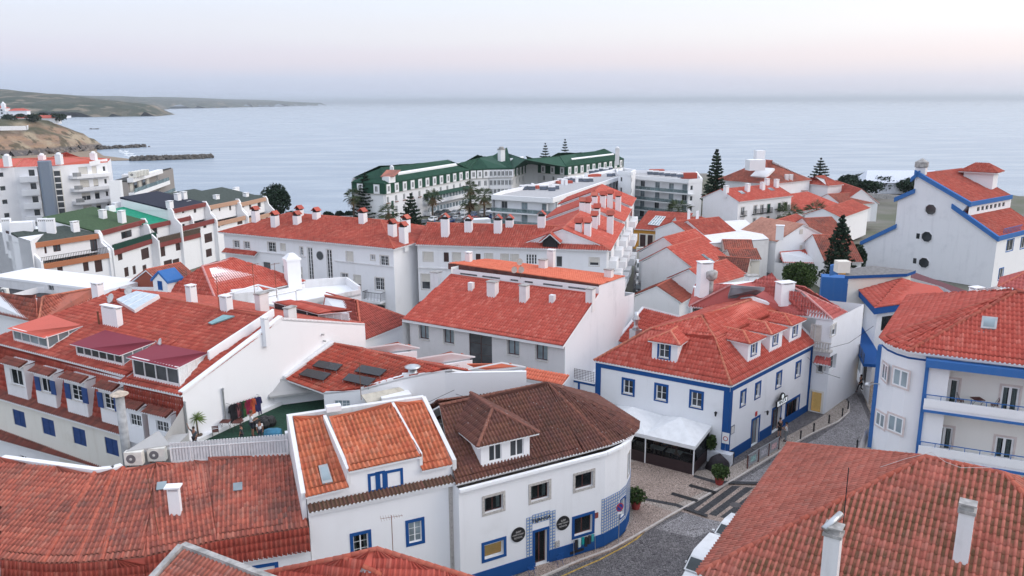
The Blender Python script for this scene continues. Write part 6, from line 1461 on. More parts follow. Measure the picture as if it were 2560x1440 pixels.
h2=hp('faded_roof_villa','right wing of the faded roof villa with two tall flues',(1925,461),(2012,451),9.3,w=8,zr=14.0,hipa=.9,hipb=1,mat=T_OLD,tw=.34)
MB().cbox(P(*cb(815,140),12.5),4.0,3,2.6,.1).build('roof_dormer',WHITEN,h['t']); MB().cbox(P(*cb(865,120),12.5),2.2,2,4.6,.1).build('chimney',WHITEN,h['t'])
q=onroof(h['pf'],*cb(760,245)); MB().box(q,h['d']*4.5,h['pf'][1].cross(h['d'])*4,h['pf'][1]*.6).build('roof_window',WHITEN,h['t'])
for x in (1250,1310): chimney(h2['t'],onroof(h2['pf'],*cb(x,275)),.9,.9,ytop=cb(0,198)[1],cap='plain',mat=WHITEO)
h=hp('square_tower_house','white square house with shallow red hip roof near the sea front',cb(1832,358),cb(2048,338),8.2,w=5,zr=10.2,hipa=1,hipb=1,mat=T_RED,tw=.34)
h=hp('low_gable_house','white gabled house with dark red roof left of the square house',cb(1480,440),cb(1800,370),6.5,w=5,zr=8.6,mat=T_OLD,tw=.34)
h=hp('gable_shed','plain white gable wall in front of the square house',cb(1690,460),cb(2015,597),4.5,w=4.5,zr=8.0,mat=T_RED,tw=.34)
h=hp('long_red_roof_house','long low house with smooth red roof and white windows beside the palms',(1987,531),(2100,512),5.0,w=6.5,zr=7.9,mat=T_REDN,tw=.34,hipb=.6,front=[(1997,541,2002,556),(2024,539,2029,553),(2071,531,2076,545),(2088,528,2094,540)])
h=hp('red_roof_house','small red roofed house at the right end of the palm row',(2106,514),(2190,508),4.5,w=5,zr=6.8,mat=T_OLD,tw=.34)
h=hp('red_roof_house','small red roofed house behind the blue verge of the tall gable',(2105,545),(2175,520),6.0,w=4,zr=7.6,mat=T_RED,tw=.34)
h=hp('split_roof_house','house with two red roof slopes divided by a white parapet',(2005,590),(2055,572),6.0,w=5,zr=8.4,mat=T_RED,tw=.32)
h=hp('split_roof_house','house with faded red roof and dish beside the tall norfolk pine',(2045,592),(2120,588),6.0,w=5,zr=8.6,mat=T_OLD,tw=.32)
h=hp('pine_side_house','house with dusty red roof behind the norfolk pine',(2062,655),(2158,655),4.5,w=6.5,zr=7.8,mat=T_OLD,tw=.3)
PH=h=hp('peach_roof_house','white gabled house with pale peach roof and green shutters on its lane side',(1941,603),(1916,583),7.2,w=5,zr=9.4,mat=tiles('pale peach tile',[(.55,.28,.21),(.60,.33,.25),(.50,.25,.19)],0,grime=.2),tw=.32) if False else None
ga=P(1940,604,6.6); gp=P(2007,560,9.6); gr=P(2063,589,6.6); t=thing('peach_roof_house','white gabled house with pale peach roof and green shutters on its lane side','house',atz(ga,0))
gd=(gr-ga); gd.z=0; gd.normalize(); gi=Vector((-gd.y,gd.x,0)); gp=vp(ga,gr,2007,560); gr=vp(ga,gr,2063,589); gr.z=max(gr.z,ga.z)
Dp=9.5; r=Roof(t,tiles('pale peach tile',[(.55,.28,.21),(.60,.33,.25),(.50,.25,.19)],0,grime=.2),'mid',.3,.42)
o_=gi*-.2; r.face(ga+gi*Dp,ga+o_,gp+o_,gp+gi*Dp,eave=False); r.face(gr+o_,gr+gi*Dp,gp+gi*Dp,gp+o_,eave=False); r.build(mortar=False)
GW=Wall(t,ga,gr,0,min(ga.z,gr.z)-.1,WHITEN); L_=GW.len; up=(Vector((gp.x,gp.y,0))-GW.A).dot(GW.d); GW.gable=[(0,GW.z1),(L_,GW.z1),(L_,gr.z-.1),(up,gp.z-.05)]; GW.win((1999,573,2007,585),fr=FRG,leaves=1,simple=True,hole=False,rec=-.03,blind=BLIND); GW.win((1999,613,2006,624),fr=FRG,leaves=1,simple=True,rec=.05,blind=BLIND); GW.build()
LWp=Wall(t,ga+gi*Dp+gd*.3,ga+gd*.3,0,ga.z-.3,WHITEN); LWp.win((.22*Dp,3.6,.38*Dp,5.6),metric=True,cshut=SHG,leaves=2,simple=True,rec=-.06,hole=False); LWp.win((.5*Dp,3.6,.66*Dp,5.6),metric=True,cshut=SHG,leaves=2,simple=True,rec=-.06,hole=False); LWp.win((.3*Dp,.3,.42*Dp,2.3),metric=True,simple=True,leaves=1,rec=.1); LWp.win((.6*Dp,.3,.72*Dp,2.3),metric=True,simple=True,leaves=1,rec=.1); LWp.build()
Wall(t,gr,gr+gi*Dp,0,gr.z-.2).build(); Wall(t,gr+gi*Dp,ga+gi*Dp,0,ga.z-.2).build()
chimney(t,P(*cb(1160,1020),8.4),1.2,.9,ytop=cb(0,900)[1],rz=-.3,cap='flat',mat=WHITEN,capmat=WHITEN)
ln=Roof(t,T_REDN,'mid',.3,.42,name='lean_to_roof'); a=P(1958,657,3.2); b=P(2086,660,3.2); e1=vp(ga,gr,2067,618); e0=vp(ga,gr,1948,628); ln.face(a,b,e1-gi*.1,e0-gi*.1); ln.build()
Wall(t,a+gi*.3,b+gi*.3,0,3.1).build(); Wall(t,b+gi*.3,gr,0,3.1).build(); Wall(t,ga,a+gi*.3,0,3.1).build()
# ---- big white gable with blue verges, right
g0=P(2153,668,0); g1=P(2442,716,0); t=thing('blue_verge_gable_block','tall white building with huge blank gable, octagonal windows and faded blue verges','building',g0); BG=t
q=lambda x,y: vp(g0,g1,x,y)
zl=q(2153,603).z; pts=[q(2153,604),q(2246,570),q(2252,512),q(2285,485),q(2290,440),q(2298,432),q(2425,503),q(2412,540),q(2497,592)]
W_=Wall(t,g0,q(2493,700),0,2,WHITEB); uu=lambda p:(Vector((p.x,p.y,0))-W_.A).dot(W_.d)
prof=[(0,q(2160,604).z),(uu(q(2238,566)),q(2238,566).z),(uu(q(2238,494)),q(2240,494).z),(uu(q(2284,478)),q(2284,478).z),(uu(q(2284,440)),q(2284,440).z),(uu(q(2296,434)),q(2296,434).z),(uu(q(2424,508)),q(2424,508).z),(uu(q(2404,530)),q(2404,530).z),(uu(q(2494,594)),q(2494,594).z)]
prof[2]=(prof[1][0],prof[2][1]); prof[4]=(prof[3][0],prof[4][1])
W_=Wall(t,g0,W_.pt(prof[-1][0],0),0,2,WHITEB); n=W_.n
W_.gable=[(0,2),(W_.len,2)]+prof[::-1]
m=MB(); front=[W_.pt(u,z) for u,z in [(0,0),(W_.len,0)]+prof[::-1]]; m.poly(front); m.build('gable_wall',WHITEB,t)
Dp=16;
def verge(i,j,ext=0):
 a=W_.pt(*prof[i]); b=W_.pt(*prof[j]); dd=(b-a).normalized(); a=a-dd*ext; MB().box(a+n*.35-Vector((0,0,.45)),(b-a)+dd*.3,-n*.6,Vector((0,0,.75))).build('blue_verge',BLUEL,t)
for i,j in ((0,1),(2,3),(5,6),(7,8)): verge(i,j,.6 if i in(0,2,5) else 1.8)
verge(4,5,.8)
r=Roof(t,T_RED,'mid',.3,.42)
for i,j,dp in ((5,6,Dp),(7,8,Dp)):
 a=W_.pt(*prof[i]); b=W_.pt(*prof[j]); r.face(b,b-n*dp,a-n*dp,a,eave=False)
r.face(W_.pt(*prof[3])-n*.3,W_.pt(*prof[2])-n*.3,W_.pt(*prof[2])-n*Dp,W_.pt(*prof[3])-n*Dp,eave=False); r.face(W_.pt(*prof[1])-n*.3,W_.pt(*prof[0])-n*.3,W_.pt(*prof[0])-n*Dp,W_.pt(*prof[1])-n*Dp,eave=False)
pk_=W_.pt(*prof[5]); lo_=W_.pt(prof[3][0],prof[5][1]-2.2); r.face(pk_-n*Dp,pk_,lo_,lo_-n*Dp,eave=False); r.build(mortar=False)
pr=planeof(W_.pt(*prof[6]),W_.pt(*prof[6])-n*Dp,W_.pt(*prof[5]))
m=MB()
for i in range(len(prof)-1):
 if i in(1,3,6): a=W_.pt(*prof[i]); b=W_.pt(*prof[i+1]); m.poly([a,b,b-n*Dp,a-n*Dp])
m.poly([W_.pt(0,0),W_.pt(*prof[0]),W_.pt(*prof[0])-n*Dp,W_.pt(0,0)-n*Dp]); m.poly([p-n*Dp for p in front]); m.build('wall',WHITE,t)
e=W_.pt(*prof[8]); RWk=Wall(t,W_.pt(W_.len,0),W_.pt(W_.len,0)-n*Dp,0,e.z-.3,WHITE)
for b in ((2517,600,2533,626),(2497,672,2507,698),(2552,594,2562,620)): RWk.win(b,fr=FRW,sur=BLUEL,sw=.15,leaves=2,simple=True,rec=.1)
RWk.build()
UW=W_.pt(*prof[6]); RWu=Wall(t,UW,UW-n*Dp,prof[7][1]-.5,prof[6][1]-.3,WHITE)
for k in range(7): RWu.win((3.0+k*1.6,prof[6][1]-1.6,4.0+k*1.6,prof[6][1]-.9),metric=True,fr=FRG,leaves=1,simple=True,rec=.1)
RWu.build()
MB().box(W_.pt(*prof[6])+n*.3-Vector((0,0,.5)),-n*Dp,W_.d*.3,Vector((0,0,.7))).build('blue_verge',BLUEL,t); MB().box(W_.pt(*prof[8])+n*.3-Vector((0,0,.5)),-n*Dp,W_.d*.3,Vector((0,0,.7))).build('blue_verge',BLUEL,t)
m=MB()
for k in range(14): m.box(W_.pt(prof[8][0]-.2,prof[8][1]+.3)-n*(2.5+k*.5),-n*.05,W_.d*.05,Vector((0,0,.8)))
m.box(W_.pt(prof[8][0]-.2,prof[8][1]+1.05)-n*2.5,-n*7,W_.d*.07,Vector((0,0,.08))); m.build('blue_railing',BLUEL,t)
for px,py in ((2327,524),(2317,592),(2310,657)):
 u,z=W_.px(px,py); c=W_.pt(u,z); rr_=.95
 oc=[W_.pt(u+rr_*math.cos(math.pi*(k+.5)/4),z+rr_*math.sin(math.pi*(k+.5)/4),.012) for k in range(8)]; o=MB().add(oc+[p+W_.n*.16 for p in oc],[(i,(i+1)%8,8+(i+1)%8,8+i) for i in range(8)]).build('window',WHITEO,t)
 MB().poly([W_.pt(u+rr_*.93*math.cos(math.pi*(k+.5)/4),z+rr_*.93*math.sin(math.pi*(k+.5)/4),.03) for k in range(8)]).build('pane',GLD,o)
for px,py in ((2295,590),(2287,652)): u,z=W_.px(px,py); MB().box(W_.pt(u-.28,z-.45,.0),W_.d*.56,W_.n*.03,Vector((0,0,.9))).build('small_window',GLD,t)
bq=W_.pt(prof[5][0],prof[5][1]-.2)-n*.8; MB().cbox(bq,1.6,1.3,1.2,-.7).build('chimney',WHITEO,t); MB().lathe(bq+Vector((0,0,1.2)),[(.9,0),(1.05,.1),(1.05,.9),(.7,1.1),(.1,1.5)],16).build('chimney_pot',CONC,t)
hb=onroof(pr,2450,455); h=MB().cbox(hb-Vector((0,0,1)),4.6,3.4,2.9,-.75); h.build('roof_hut',WHITE,t); r=Roof(t,T_RED,'mid',.3,.42,name='hut_roof'); R=Matrix.Rotation(-.75,3,'Z'); c4_=[hb+Vector((0,0,1.9))+R@Vector((x,y,0)) for x,y in((-3,-2.4),(3,-2.4),(3,2.4),(-3,2.4))]; kk=[hb+Vector((0,0,3.3))+R@Vector((x,0,0)) for x in(-1.,1.)]
r.face(c4_[0],c4_[1],kk[1],kk[0]); r.face(c4_[1],c4_[2],kk[1]); r.face(c4_[2],c4_[3],kk[0],kk[1]); r.face(c4_[3],c4_[0],kk[0]); r.build(mortar=False)
# ---- shop with blue fascia
zs=8.5; a=P(2141,719,zs); b=P(2187,770,zs); c_=P(2378,745,zs); t=thing('corner_shop_building','white shop building with bright blue fascia, red roof and lit upper window','shop',atz(b,0)); SH=t
f1_=(c_-b); f0_=(a-b); T_=P(2252,697,zs+1.2);
r=Roof(t,T_REDN,'mid',.28,.42,side=BLUE,thick=.7); cend=b+f1_*1.0; r.face(b+Vector((0,0,.05)),cend+Vector((0,0,.05)),P(2345,715,zs+.9),T_,eave=False); r.face(a+Vector((0,0,.05)),b+Vector((0,0,.05)),T_,eave=False); r.build(mortar=False)
ce=(a+b+c_+T_)/4; s_=lambda p: p+(ce-p).normalized()*1.0
pa_,pb_,pc_=s_(a),s_(b),s_(c_); FWs=Wall(t,pb_,pc_,0,zs-.7,WHITE); FWs.win((2204,785,2300,820),fr=FRB,leaves=5,rows=1,pane=GLT,back=plain('lit shop interior',(.6,.5,.35),.8,emit=((1,.72,.38),.7)),rec=.1,simple=True); FWs.build()
LWs=Wall(t,P(2104,862,0),P(2170,1014,0),0,4.3,WHITE);
for k in range(5): LWs.win((1.5+k*3.6,1.0,3.9+k*3.6,3.4),metric=True,fr=FRG,leaves=1,rows=1,pane=GLB if k%2 else GLT,back=WARM,rec=.1)
LWs.build(); sp_=s_(a)+LWs.d*-7; LU=Wall(t,atz(pa_,0)+(atz(pa_,0)-atz(pb_,0)).normalized()*1.5,pb_,0,zs-.7,WHITE); LU.win((1.0,5.2,2.4,7.2),metric=True,fr=FRB,leaves=1,rows=1,rec=.15); LU.build(); Wall(t,pc_,pc_+Vector((4,7,0)),0,zs-.7).build()
m=MB().box(LWs.pt(0,4.0,-1.2),LWs.d*LWs.len,LWs.n*2.0,Vector((0,0,.3))); m.build('blue_ledge',BLUE,t); m=MB()
for k in range(5): m.box(LWs.pt(0,4.4+k*.2,.75),LWs.d*LWs.len,LWs.n*.04,Vector((0,0,.04)))
for k in range(14): m.box(LWs.pt(k*LWs.len/13.1,4.3,.74),LWs.d*.05,LWs.n*.05,Vector((0,0,1.0)))
m.build('iron_railing',BLACK,t)
for px_,z_,mt,nm in ((((2262,690),(2290,682),(2440,735),(2405,742),(2355,717)),zs+.6,plain('maroon mineral felt',(.13,.045,.055),.9),'maroon_flat_roof'),(((2112,690),(2268,684),(2290,676),(2182,664),(2118,672)),zs+1.8,plain('grey weathered sheet',(.17,.165,.165),.9,var=.3),'grey_sheet_roof'),(((2120,702),(2145,720),(2250,697),(2205,690)),zs+.3,plain('pale grey corrugated sheet',(.40,.41,.43),.7,var=.2),'pale_sheet_roof')):
 pp=[P(x,y,z_) for x,y in px_]; MB().prism([(p.x,p.y) for p in pp],z_-.35,z_,0,1).build(nm,[BLUE if nm=='grey_sheet_roof' else WHITEO,mt],t); ce2=sum(pp,Vector())/len(pp); ip=[p+(ce2-p)*.12 for p in pp]; MB().prism([(p.x,p.y) for p in ip],0,z_-.36).build('wall',CREAM if nm=='grey_sheet_roof' else WHITE,t)
bq=P(2100,683,zs+1.5); MB().box(P(2074,690,zs+1.3),P(2112,680,zs+1.3)-P(2074,690,zs+1.3),Vector((.2,.6,0)),Vector((0,0,1.2))).build('blue_canopy',BLUEL,t); MB().cbox(P(2104,680,zs+2),1.4,1.2,1.3).build('chimney',CREAM,t)
MB().cbox(P(2082,760,4.5),3.2,2.0,3.6,-.3).build('blue_box_porch',BLUEL,t); MB().cbox(P(2125,735,5),3.2,1.2,2.8,-.3).build('ochre_panel',OCHRE,t)
t=thing('stepped_white_house','white house with stepped walls, chimney and roof window behind the rounded block','house',P(2420,740,0))
q=[P(2240,845,10.6),P(2330,770,10.6),P(2540,700,10.6),P(2640,720,10.6),P(2600,800,10.6)]
MB().prism([(p.x,p.y) for p in q],0,10.6).build('wall',WHITEN,t)
m=MB(); a=P(2258,836,11.2); b=P(2318,762,11.2); c_=P(2412,735,11.8); d_=P(2500,708,12)
for p,q2 in ((a,b),(b,c_),(c_,d_)): dd=q2-p; m.box(atz(p,9.5),dd-Vector((0,0,dd.z)),Vector((.25,.2,0)),Vector((0,0,p.z-9.5)))
m.build('parapet',WHITEN,t); m=MB(); dd=(b-a)
for k in range(12): m.box(a+dd*k/12+Vector((-.03,-.03,-.45)),dd.normalized()*.09,Vector((.05,.05,0)),Vector((0,0,.5)))
m.box(a+Vector((-.03,-.03,0)),dd,Vector((.08,.06,0)),Vector((0,0,.1))); m.build('blue_balustrade',BLUEL,t)
chimney(t,P(2438,752,11.2),1.0,.8,ytop=719,rz=.3,cap='slab',mat=WHITEN)
r=Roof(t,T_REDN,'mid',.28,.42,thick=.1); r.face(P(2402,768,10.9),P(2520,735,10.9),P(2560,705,12.3),P(2440,745,12.3),eave=False); r.build(mortar=False)
h=hp('pink_edge_house','house corner with wavy pink tile eave at the right edge',(2496,716),(2680,735),12.6,w=2.2,zr=14.0,mat=T_PNK,tw=.3,hipa=1)
# far buildings
# ---- green roofed hotel
ZE=7.0; GZ=-5.0
t=thing('green_roof_hotel','long white hotel with dark green glazed mansard roofs above the car park','hotel',P(1180,545,-5)); HT=t
epx=[(878,455),(961,459),(1176,424.5),(1223,422),(1281,421),(1323,409),(1417,416),(1560,397)]
ee=[P(x,y,ZE) for x,y in epx]; zr=10.4
rp={i:P(x,y,zr) for i,(x,y) in enumerate(((951,420),(1118,399),(1198,394),(1267,382),(1313,397),(1399,389),(1509,375)))}
r=Roof(t,T_GRN,'mid',.5,1.0,thick=.25,ridge_mat=T_GRN,side=T_GRN)
for f in ((ee[0],ee[1],rp[0]),(ee[1],ee[2],rp[1],rp[0]),(ee[2],ee[3],rp[2]),(ee[3],ee[4],rp[3],rp[2]),(ee[4],ee[5],rp[4],rp[3]),(ee[5],ee[6],rp[5],rp[4]),(ee[6],ee[7],rp[6],rp[5])): r.face(*f,eave=False)
r.face(ee[2],P(1142,408.5,9.3),rp[1],eave=False); r.face(ee[2],rp[2],P(1142,408.5,9.3),eave=False)
bkv=Vector((-12,9,0));
for a,b,c_,d_ in ((rp[0],rp[1],ee[2]+bkv,ee[0]+Vector((-2,14,0))),(rp[2],rp[3],ee[4]+bkv+Vector((0,8,0)),ee[3]+bkv),(rp[5],rp[6],ee[7]+Vector((-8,10,0)),ee[6]+Vector((-10,12,0)))): r.face(c_,d_,a,b,eave=False)
r.face(ee[7],ee[7]+Vector((-8,10,0)),rp[6],eave=False); r.build(mortar=False)
HW=dict(fr=FRW,leaves=2,rows=1,simple=True,rec=.12,t=.1,sur=FRD,sw=.06,sp=.02)
for i in range(7):
 a,b=ee[i],ee[i+1]; ia,ib=inset(a,b,.5); ma,mb=inset(a,b,.25)
 Wl=Wall(t,ia,ib,GZ,4.0,WHITEN); L_=Wl.len; n={0:2,1:12,2:3,3:6,4:5,5:4,6:10}[i];
 ML=Wall(t,ma,mb,3.9,6.9,T_GRN,name='mansard'); o=MB().box(ML.pt(0,3.9,-.6),ML.d*ML.len,ML.n*.6,Vector((0,0,2.95))).build('mansard',T_GRN,t)
 MB().box(ML.pt(0,3.78,-.5),ML.d*ML.len,ML.n*.62,Vector((0,0,.11))).build('cornice',SILL,t)
 for k in range(n):
  u=(k+.5)*L_/n
  MB().box(ML.pt(u-1.0,3.95,.0),ML.d*2.0,ML.n*.18,Vector((0,0,2.7))).build('dormer_surround',WHITEN,t)
  q=Wall(t,ML.pt(0,0,.20),ML.pt(ML.len,0,.20),0,9); mkwin(q,(u-.5,4.5,u+.5,6.2),fr=FRW,leaves=2,simple=True,rec=-.04,t=.1,pane=GLD)
  if i in(1,3,4,5,6,2):
   Wl.win((u-.45,1.3,u+.45,2.9),metric=True,**HW)
   if i==1: MB().box(Wl.pt(u-.8,1.05,0),Wl.d*1.6,Wl.n*.35,Vector((0,0,.22))).build('window_box',plain('terracotta box',(.25,.12,.09),.8),t)
   if i in(2,3): Wl.win((u-.45,-1.6,u+.45,-.1),metric=True,**HW)
   if i==1 and k<4: Wl.win((u-.45,-1.8,u+.45,-.2),metric=True,**HW)
 Wl.build()
 if i==1:  # glazed verandas
  u0=L_*.42; u1=L_*.97
  for z0 in (-4.6,-1.1):
   m=MB().box(Wl.pt(u0,z0-.3,0),Wl.d*(u1-u0),Wl.n*2.2,Vector((0,0,1.1))); m.build('veranda_parapet',WHITEN,t)
   m=MB(); n2=14
   for k in range(n2+1): m.box(Wl.pt(u0+(u1-u0-.2)*k/n2,z0+.8,2.0),Wl.d*.2,Wl.n*.15,Vector((0,0,1.4)))
   m.build('veranda_post',WHITEN,t); MB().box(Wl.pt(u0+.1,z0+.8,1.6),Wl.d*(u1-u0-.2),Wl.n*.05,Vector((0,0,1.4))).build('veranda_glazing',GLB,t)
  MB().hexa([Wl.pt(u0,1.0,2.4),Wl.pt(u1,1.0,2.4),Wl.pt(u1,1.0,0),Wl.pt(u0,1.0,0),Wl.pt(u0,1.1,2.4),Wl.pt(u1,1.1,2.4),Wl.pt(u1,1.75,0),Wl.pt(u0,1.75,0)]).build('veranda_roof',T_GRN,t)
  u=L_*.085
  for z0 in (-4,-.9,): Wl.band(u-.6,u+.6,z0,z0+2.5,.05,FRD,'green_shutter')
pts=[(p.x,p.y) for p in ee]; back=[(ee[7].x-8,ee[7].y+9),(ee[6].x-10,ee[6].y+11),(ee[4].x-12,ee[4].y+16),(ee[2].x-12,ee[2].y+8),(ee[0].x-2,ee[0].y+13)]
m=MB(); bb=[Vector((x,y,0)) for x,y in [pts[7]]+back+[pts[0]]]
for a,b in zip(bb[:-1],bb[1:]): m.poly([atz(a,GZ),atz(b,GZ),atz(b,ZE),atz(a,ZE)])
m.build('rear_wall',WHITE,t)
cb_=P(1254,440,3.5); zt=topz(cb_,374); m=MB().cbox(cb_-Vector((0,0,8.4)),1.9,1.9,zt-cb_.z+8.4,.6); ch=m.build('chimney',WHITEN,t); MB().cbox(atz(cb_,zt),2.2,2.2,.3,.6).lathe(atz(cb_,zt+.3),[(.9,0),(.95,.5),(.5,.8)],12).build('chimney_cap',CONC,ch)
p_=planeof(ee[1],ee[2],rp[1]); chimney(t,onroof(p_,980,433),1.1,1.1,ytop=417,cap='dome',mat=WHITEN); p6=planeof(ee[6],ee[7],rp[6]); chimney(t,P(1543,392,9.0),1.4,1.4,ytop=370,cap='dome',mat=WHITEO,skirt=3)
for f0,f1,pl_ in ((( 996,438),(1152,413),p_),((1430,402),(1535,389),p6),((1276,403),(1310,397),planeof(ee[3],ee[4],rp[3]))):
 a=onroof(pl_,*f0); b=onroof(pl_,*f1); MB().box(a-Vector((0,0,.2)),b-a,Vector((-.25,.5,.35)),Vector((0,0,.75))).build('roof_light_strip',WHITEN,t)
a=onroof(p_,972,452); o=MB().cbox(a-Vector((0,0,.5)),3.2,2.4,1.8,1.1).build('roof_dormer',WHITEN,t); MB().hexa([a+Vector(v) for v in ((-2.2,-1,1.2),(1.8,-1.4,1.2),(3.2,3.0,2.7),(-1,3.2,2.7),(-2.2,-1,1.35),(1.8,-1.4,1.35),(3.2,3.0,2.9),(-1,3.2,2.9))]).build('dormer_roof',T_OLD,t)
# ---- white flats with water heaters on the roof
def slabblock(name,label,pxs,z,gz,floors,balc,mat=WHITEN,fh=2.9,par=.8):
 q=[P(x,y,z) for x,y in pxs]; t=thing(name,label,'apartment block',atz(sum(q,Vector())/len(q),gz)); ce=sum(q,Vector())/len(q)
 MB().prism([(p.x,p.y) for p in q],z-par-.3,z-par,0,1).build('roof_deck',[mat,plain('grey roof screed',(.40,.40,.41),.9,var=.1)],t)
 n=len(q)
 for i in range(n):
  a,b=q[i],q[(i+1)%n]; d=(b-a).normalized(); MB().box(atz(a,z-par),atz(b,0)-atz(a,0),Vector((-d.y,d.x,0))*.5,Vector((0,0,par))).build('parapet',mat,t)
  ia,ib=inset(a,b,1.5 if i in balc else .1); W_=Wall(t,ia,ib,gz,z-par-.3,mat); L_=W_.len; k=max(2,int(L_/4.2))
  for f in range(floors):
   z0=z-par-.3-fh*(f+1)+.15
   for j in range(k):
    u=(j+.5)*L_/k
    if i in balc: W_.win((u-.8,z0+.1,u+.8,z0+2.3),metric=True,fr=FRG,leaves=2,simple=True,rec=.1,pane=GLB if (i+j+f)%3 else GLD)
    elif i!=n-1 and j%2==0: W_.win((u-.5,z0+.9,u+.5,z0+2.1),metric=True,fr=FRG,leaves=1,simple=True,rec=.1)
  W_.build()
  if i in balc:
   for f in range(floors):
    z0=z-par-.3-fh*(f+1); o=MB().box(W_.pt(-1.2,z0-.1,0),W_.d*(L_+2.4),W_.n*1.9,Vector((0,0,.25))).build('balcony_slab',mat,t)
    m=MB(); kk=int(L_/1.4)
    for j in range(kk): m.box(W_.pt(j*1.4,z0+.15,1.8),W_.d*.05,W_.n*.05,Vector((0,0,.95)))
    m.box(W_.pt(0,z0+1.08,1.78),W_.d*L_,W_.n*.07,Vector((0,0,.06))); m.build('railing',FRG,o); MB().box(W_.pt(0,z0+.2,1.83),W_.d*L_,W_.n*.02,Vector((0,0,.85))).build('glass_panel',glass('balustrade glass',(.12,.18,.19),.08,.55),o)
 return t,q
t,q=slabblock('flat_roofed_flats','white flats with wraparound balconies and solar water heaters on the grey roof',[(1228,487),(1382,496),(1553,440),(1543,421),(1258,476)],8,-4,4,(0,1))
c0=lambda x,y: P(1200+x/2.51,360+y/2.51,7.0)
WH=plain('white water tank',(.72,.72,.73),.4); PN=glass('collector glass',(.02,.03,.05),.1)
for i,(x,y) in enumerate(((270,292),(300,290),(325,292),(395,292),(412,290),(450,298),(475,288),(505,248),(545,240),(578,236),(600,240),(630,240),(665,242),(690,240),(700,190),(728,185),(760,176),(790,180),(815,170),(830,205),(812,208))):
 b=c0(x,y)+Vector((0,0,.15)); w_=thing('solar_water_heater','white solar water heater on the grey flat roof','water heater',b,'solar water heaters on the flats')
 MB().tube([b+Vector((-.9,.3,1.0)),b+Vector((.9,.3,1.0))],.32,8).build('tank',WH,w_); MB().hexa([b+Vector(v) for v in ((-.9,-1,.1),(.9,-1,.1),(.9,.2,.9),(-.9,.2,.9),(-.9,-1,.18),(.9,-1,.18),(.9,.2,.98),(-.9,.2,.98))]).build('collector',PN,w_)
for i,(x,y,w) in enumerate(((388,282,3),(510,252,2.2),(545,250,2.),(710,208,3.4))):
 b=c0(x,y); MB().cbox(b,w*1.3,2.2,.9,.4).solo('roof_vent_box',T_RED,('left','middle left','middle right','right')[i]+' red topped vent box on the grey flat roof','vent')
for x,y in ((518,262),(540,262),(330,290),(607,248),(665,220)):
 b=c0(x,y); MB().cbox(b,.7,.7,1.8,.3).build('vent_stack',WHITEN,t)
t,q=slabblock('white_flats_tower','white stair tower with small windows beside the water heater roof',[(1545,426),(1578,431),(1590,424),(1556,419)],10.5,-4,4,())
t,q=slabblock('balcony_flats','white flats with two wide balcony bays facing the red roofs',[(1581,438),(1655,444),(1722,449),(1757,446),(1742,428),(1576,425)],8.5,-4,4,(0,1))
for i,(x,y) in enumerate(((1625,437),(1640,438),(1655,439),(1668,441),(1684,442),(1700,444))):
 b=P(x,y,8.2); w_=thing('solar_water_heater','white solar water heater on the balcony flats','water heater',b,'solar water heaters on the balcony flats')
 MB().tube([b+Vector((-.9,.3,1.0)),b+Vector((.9,.3,1.0))],.32,8).build('tank',WH,w_); MB().hexa([b+Vector(v) for v in ((-.9,-1,.1),(.9,-1,.1),(.9,.2,.9),(-.9,.2,.9),(-.9,-1,.18),(.9,-1,.18),(.9,.2,.98),(-.9,.2,.98))]).build('collector',PN,w_)
MB().cbox(P(1722,446,7.8),4.2,2.2,1.6,.1).solo('roof_vent_box',T_RED,'red topped box on the balcony flats','vent')
MB().cbox(P(1642,434,7.8),4.2,2.2,1.3,.1).solo('roof_vent_box',T_RED,'low red box behind the water heaters of the balcony flats','vent')
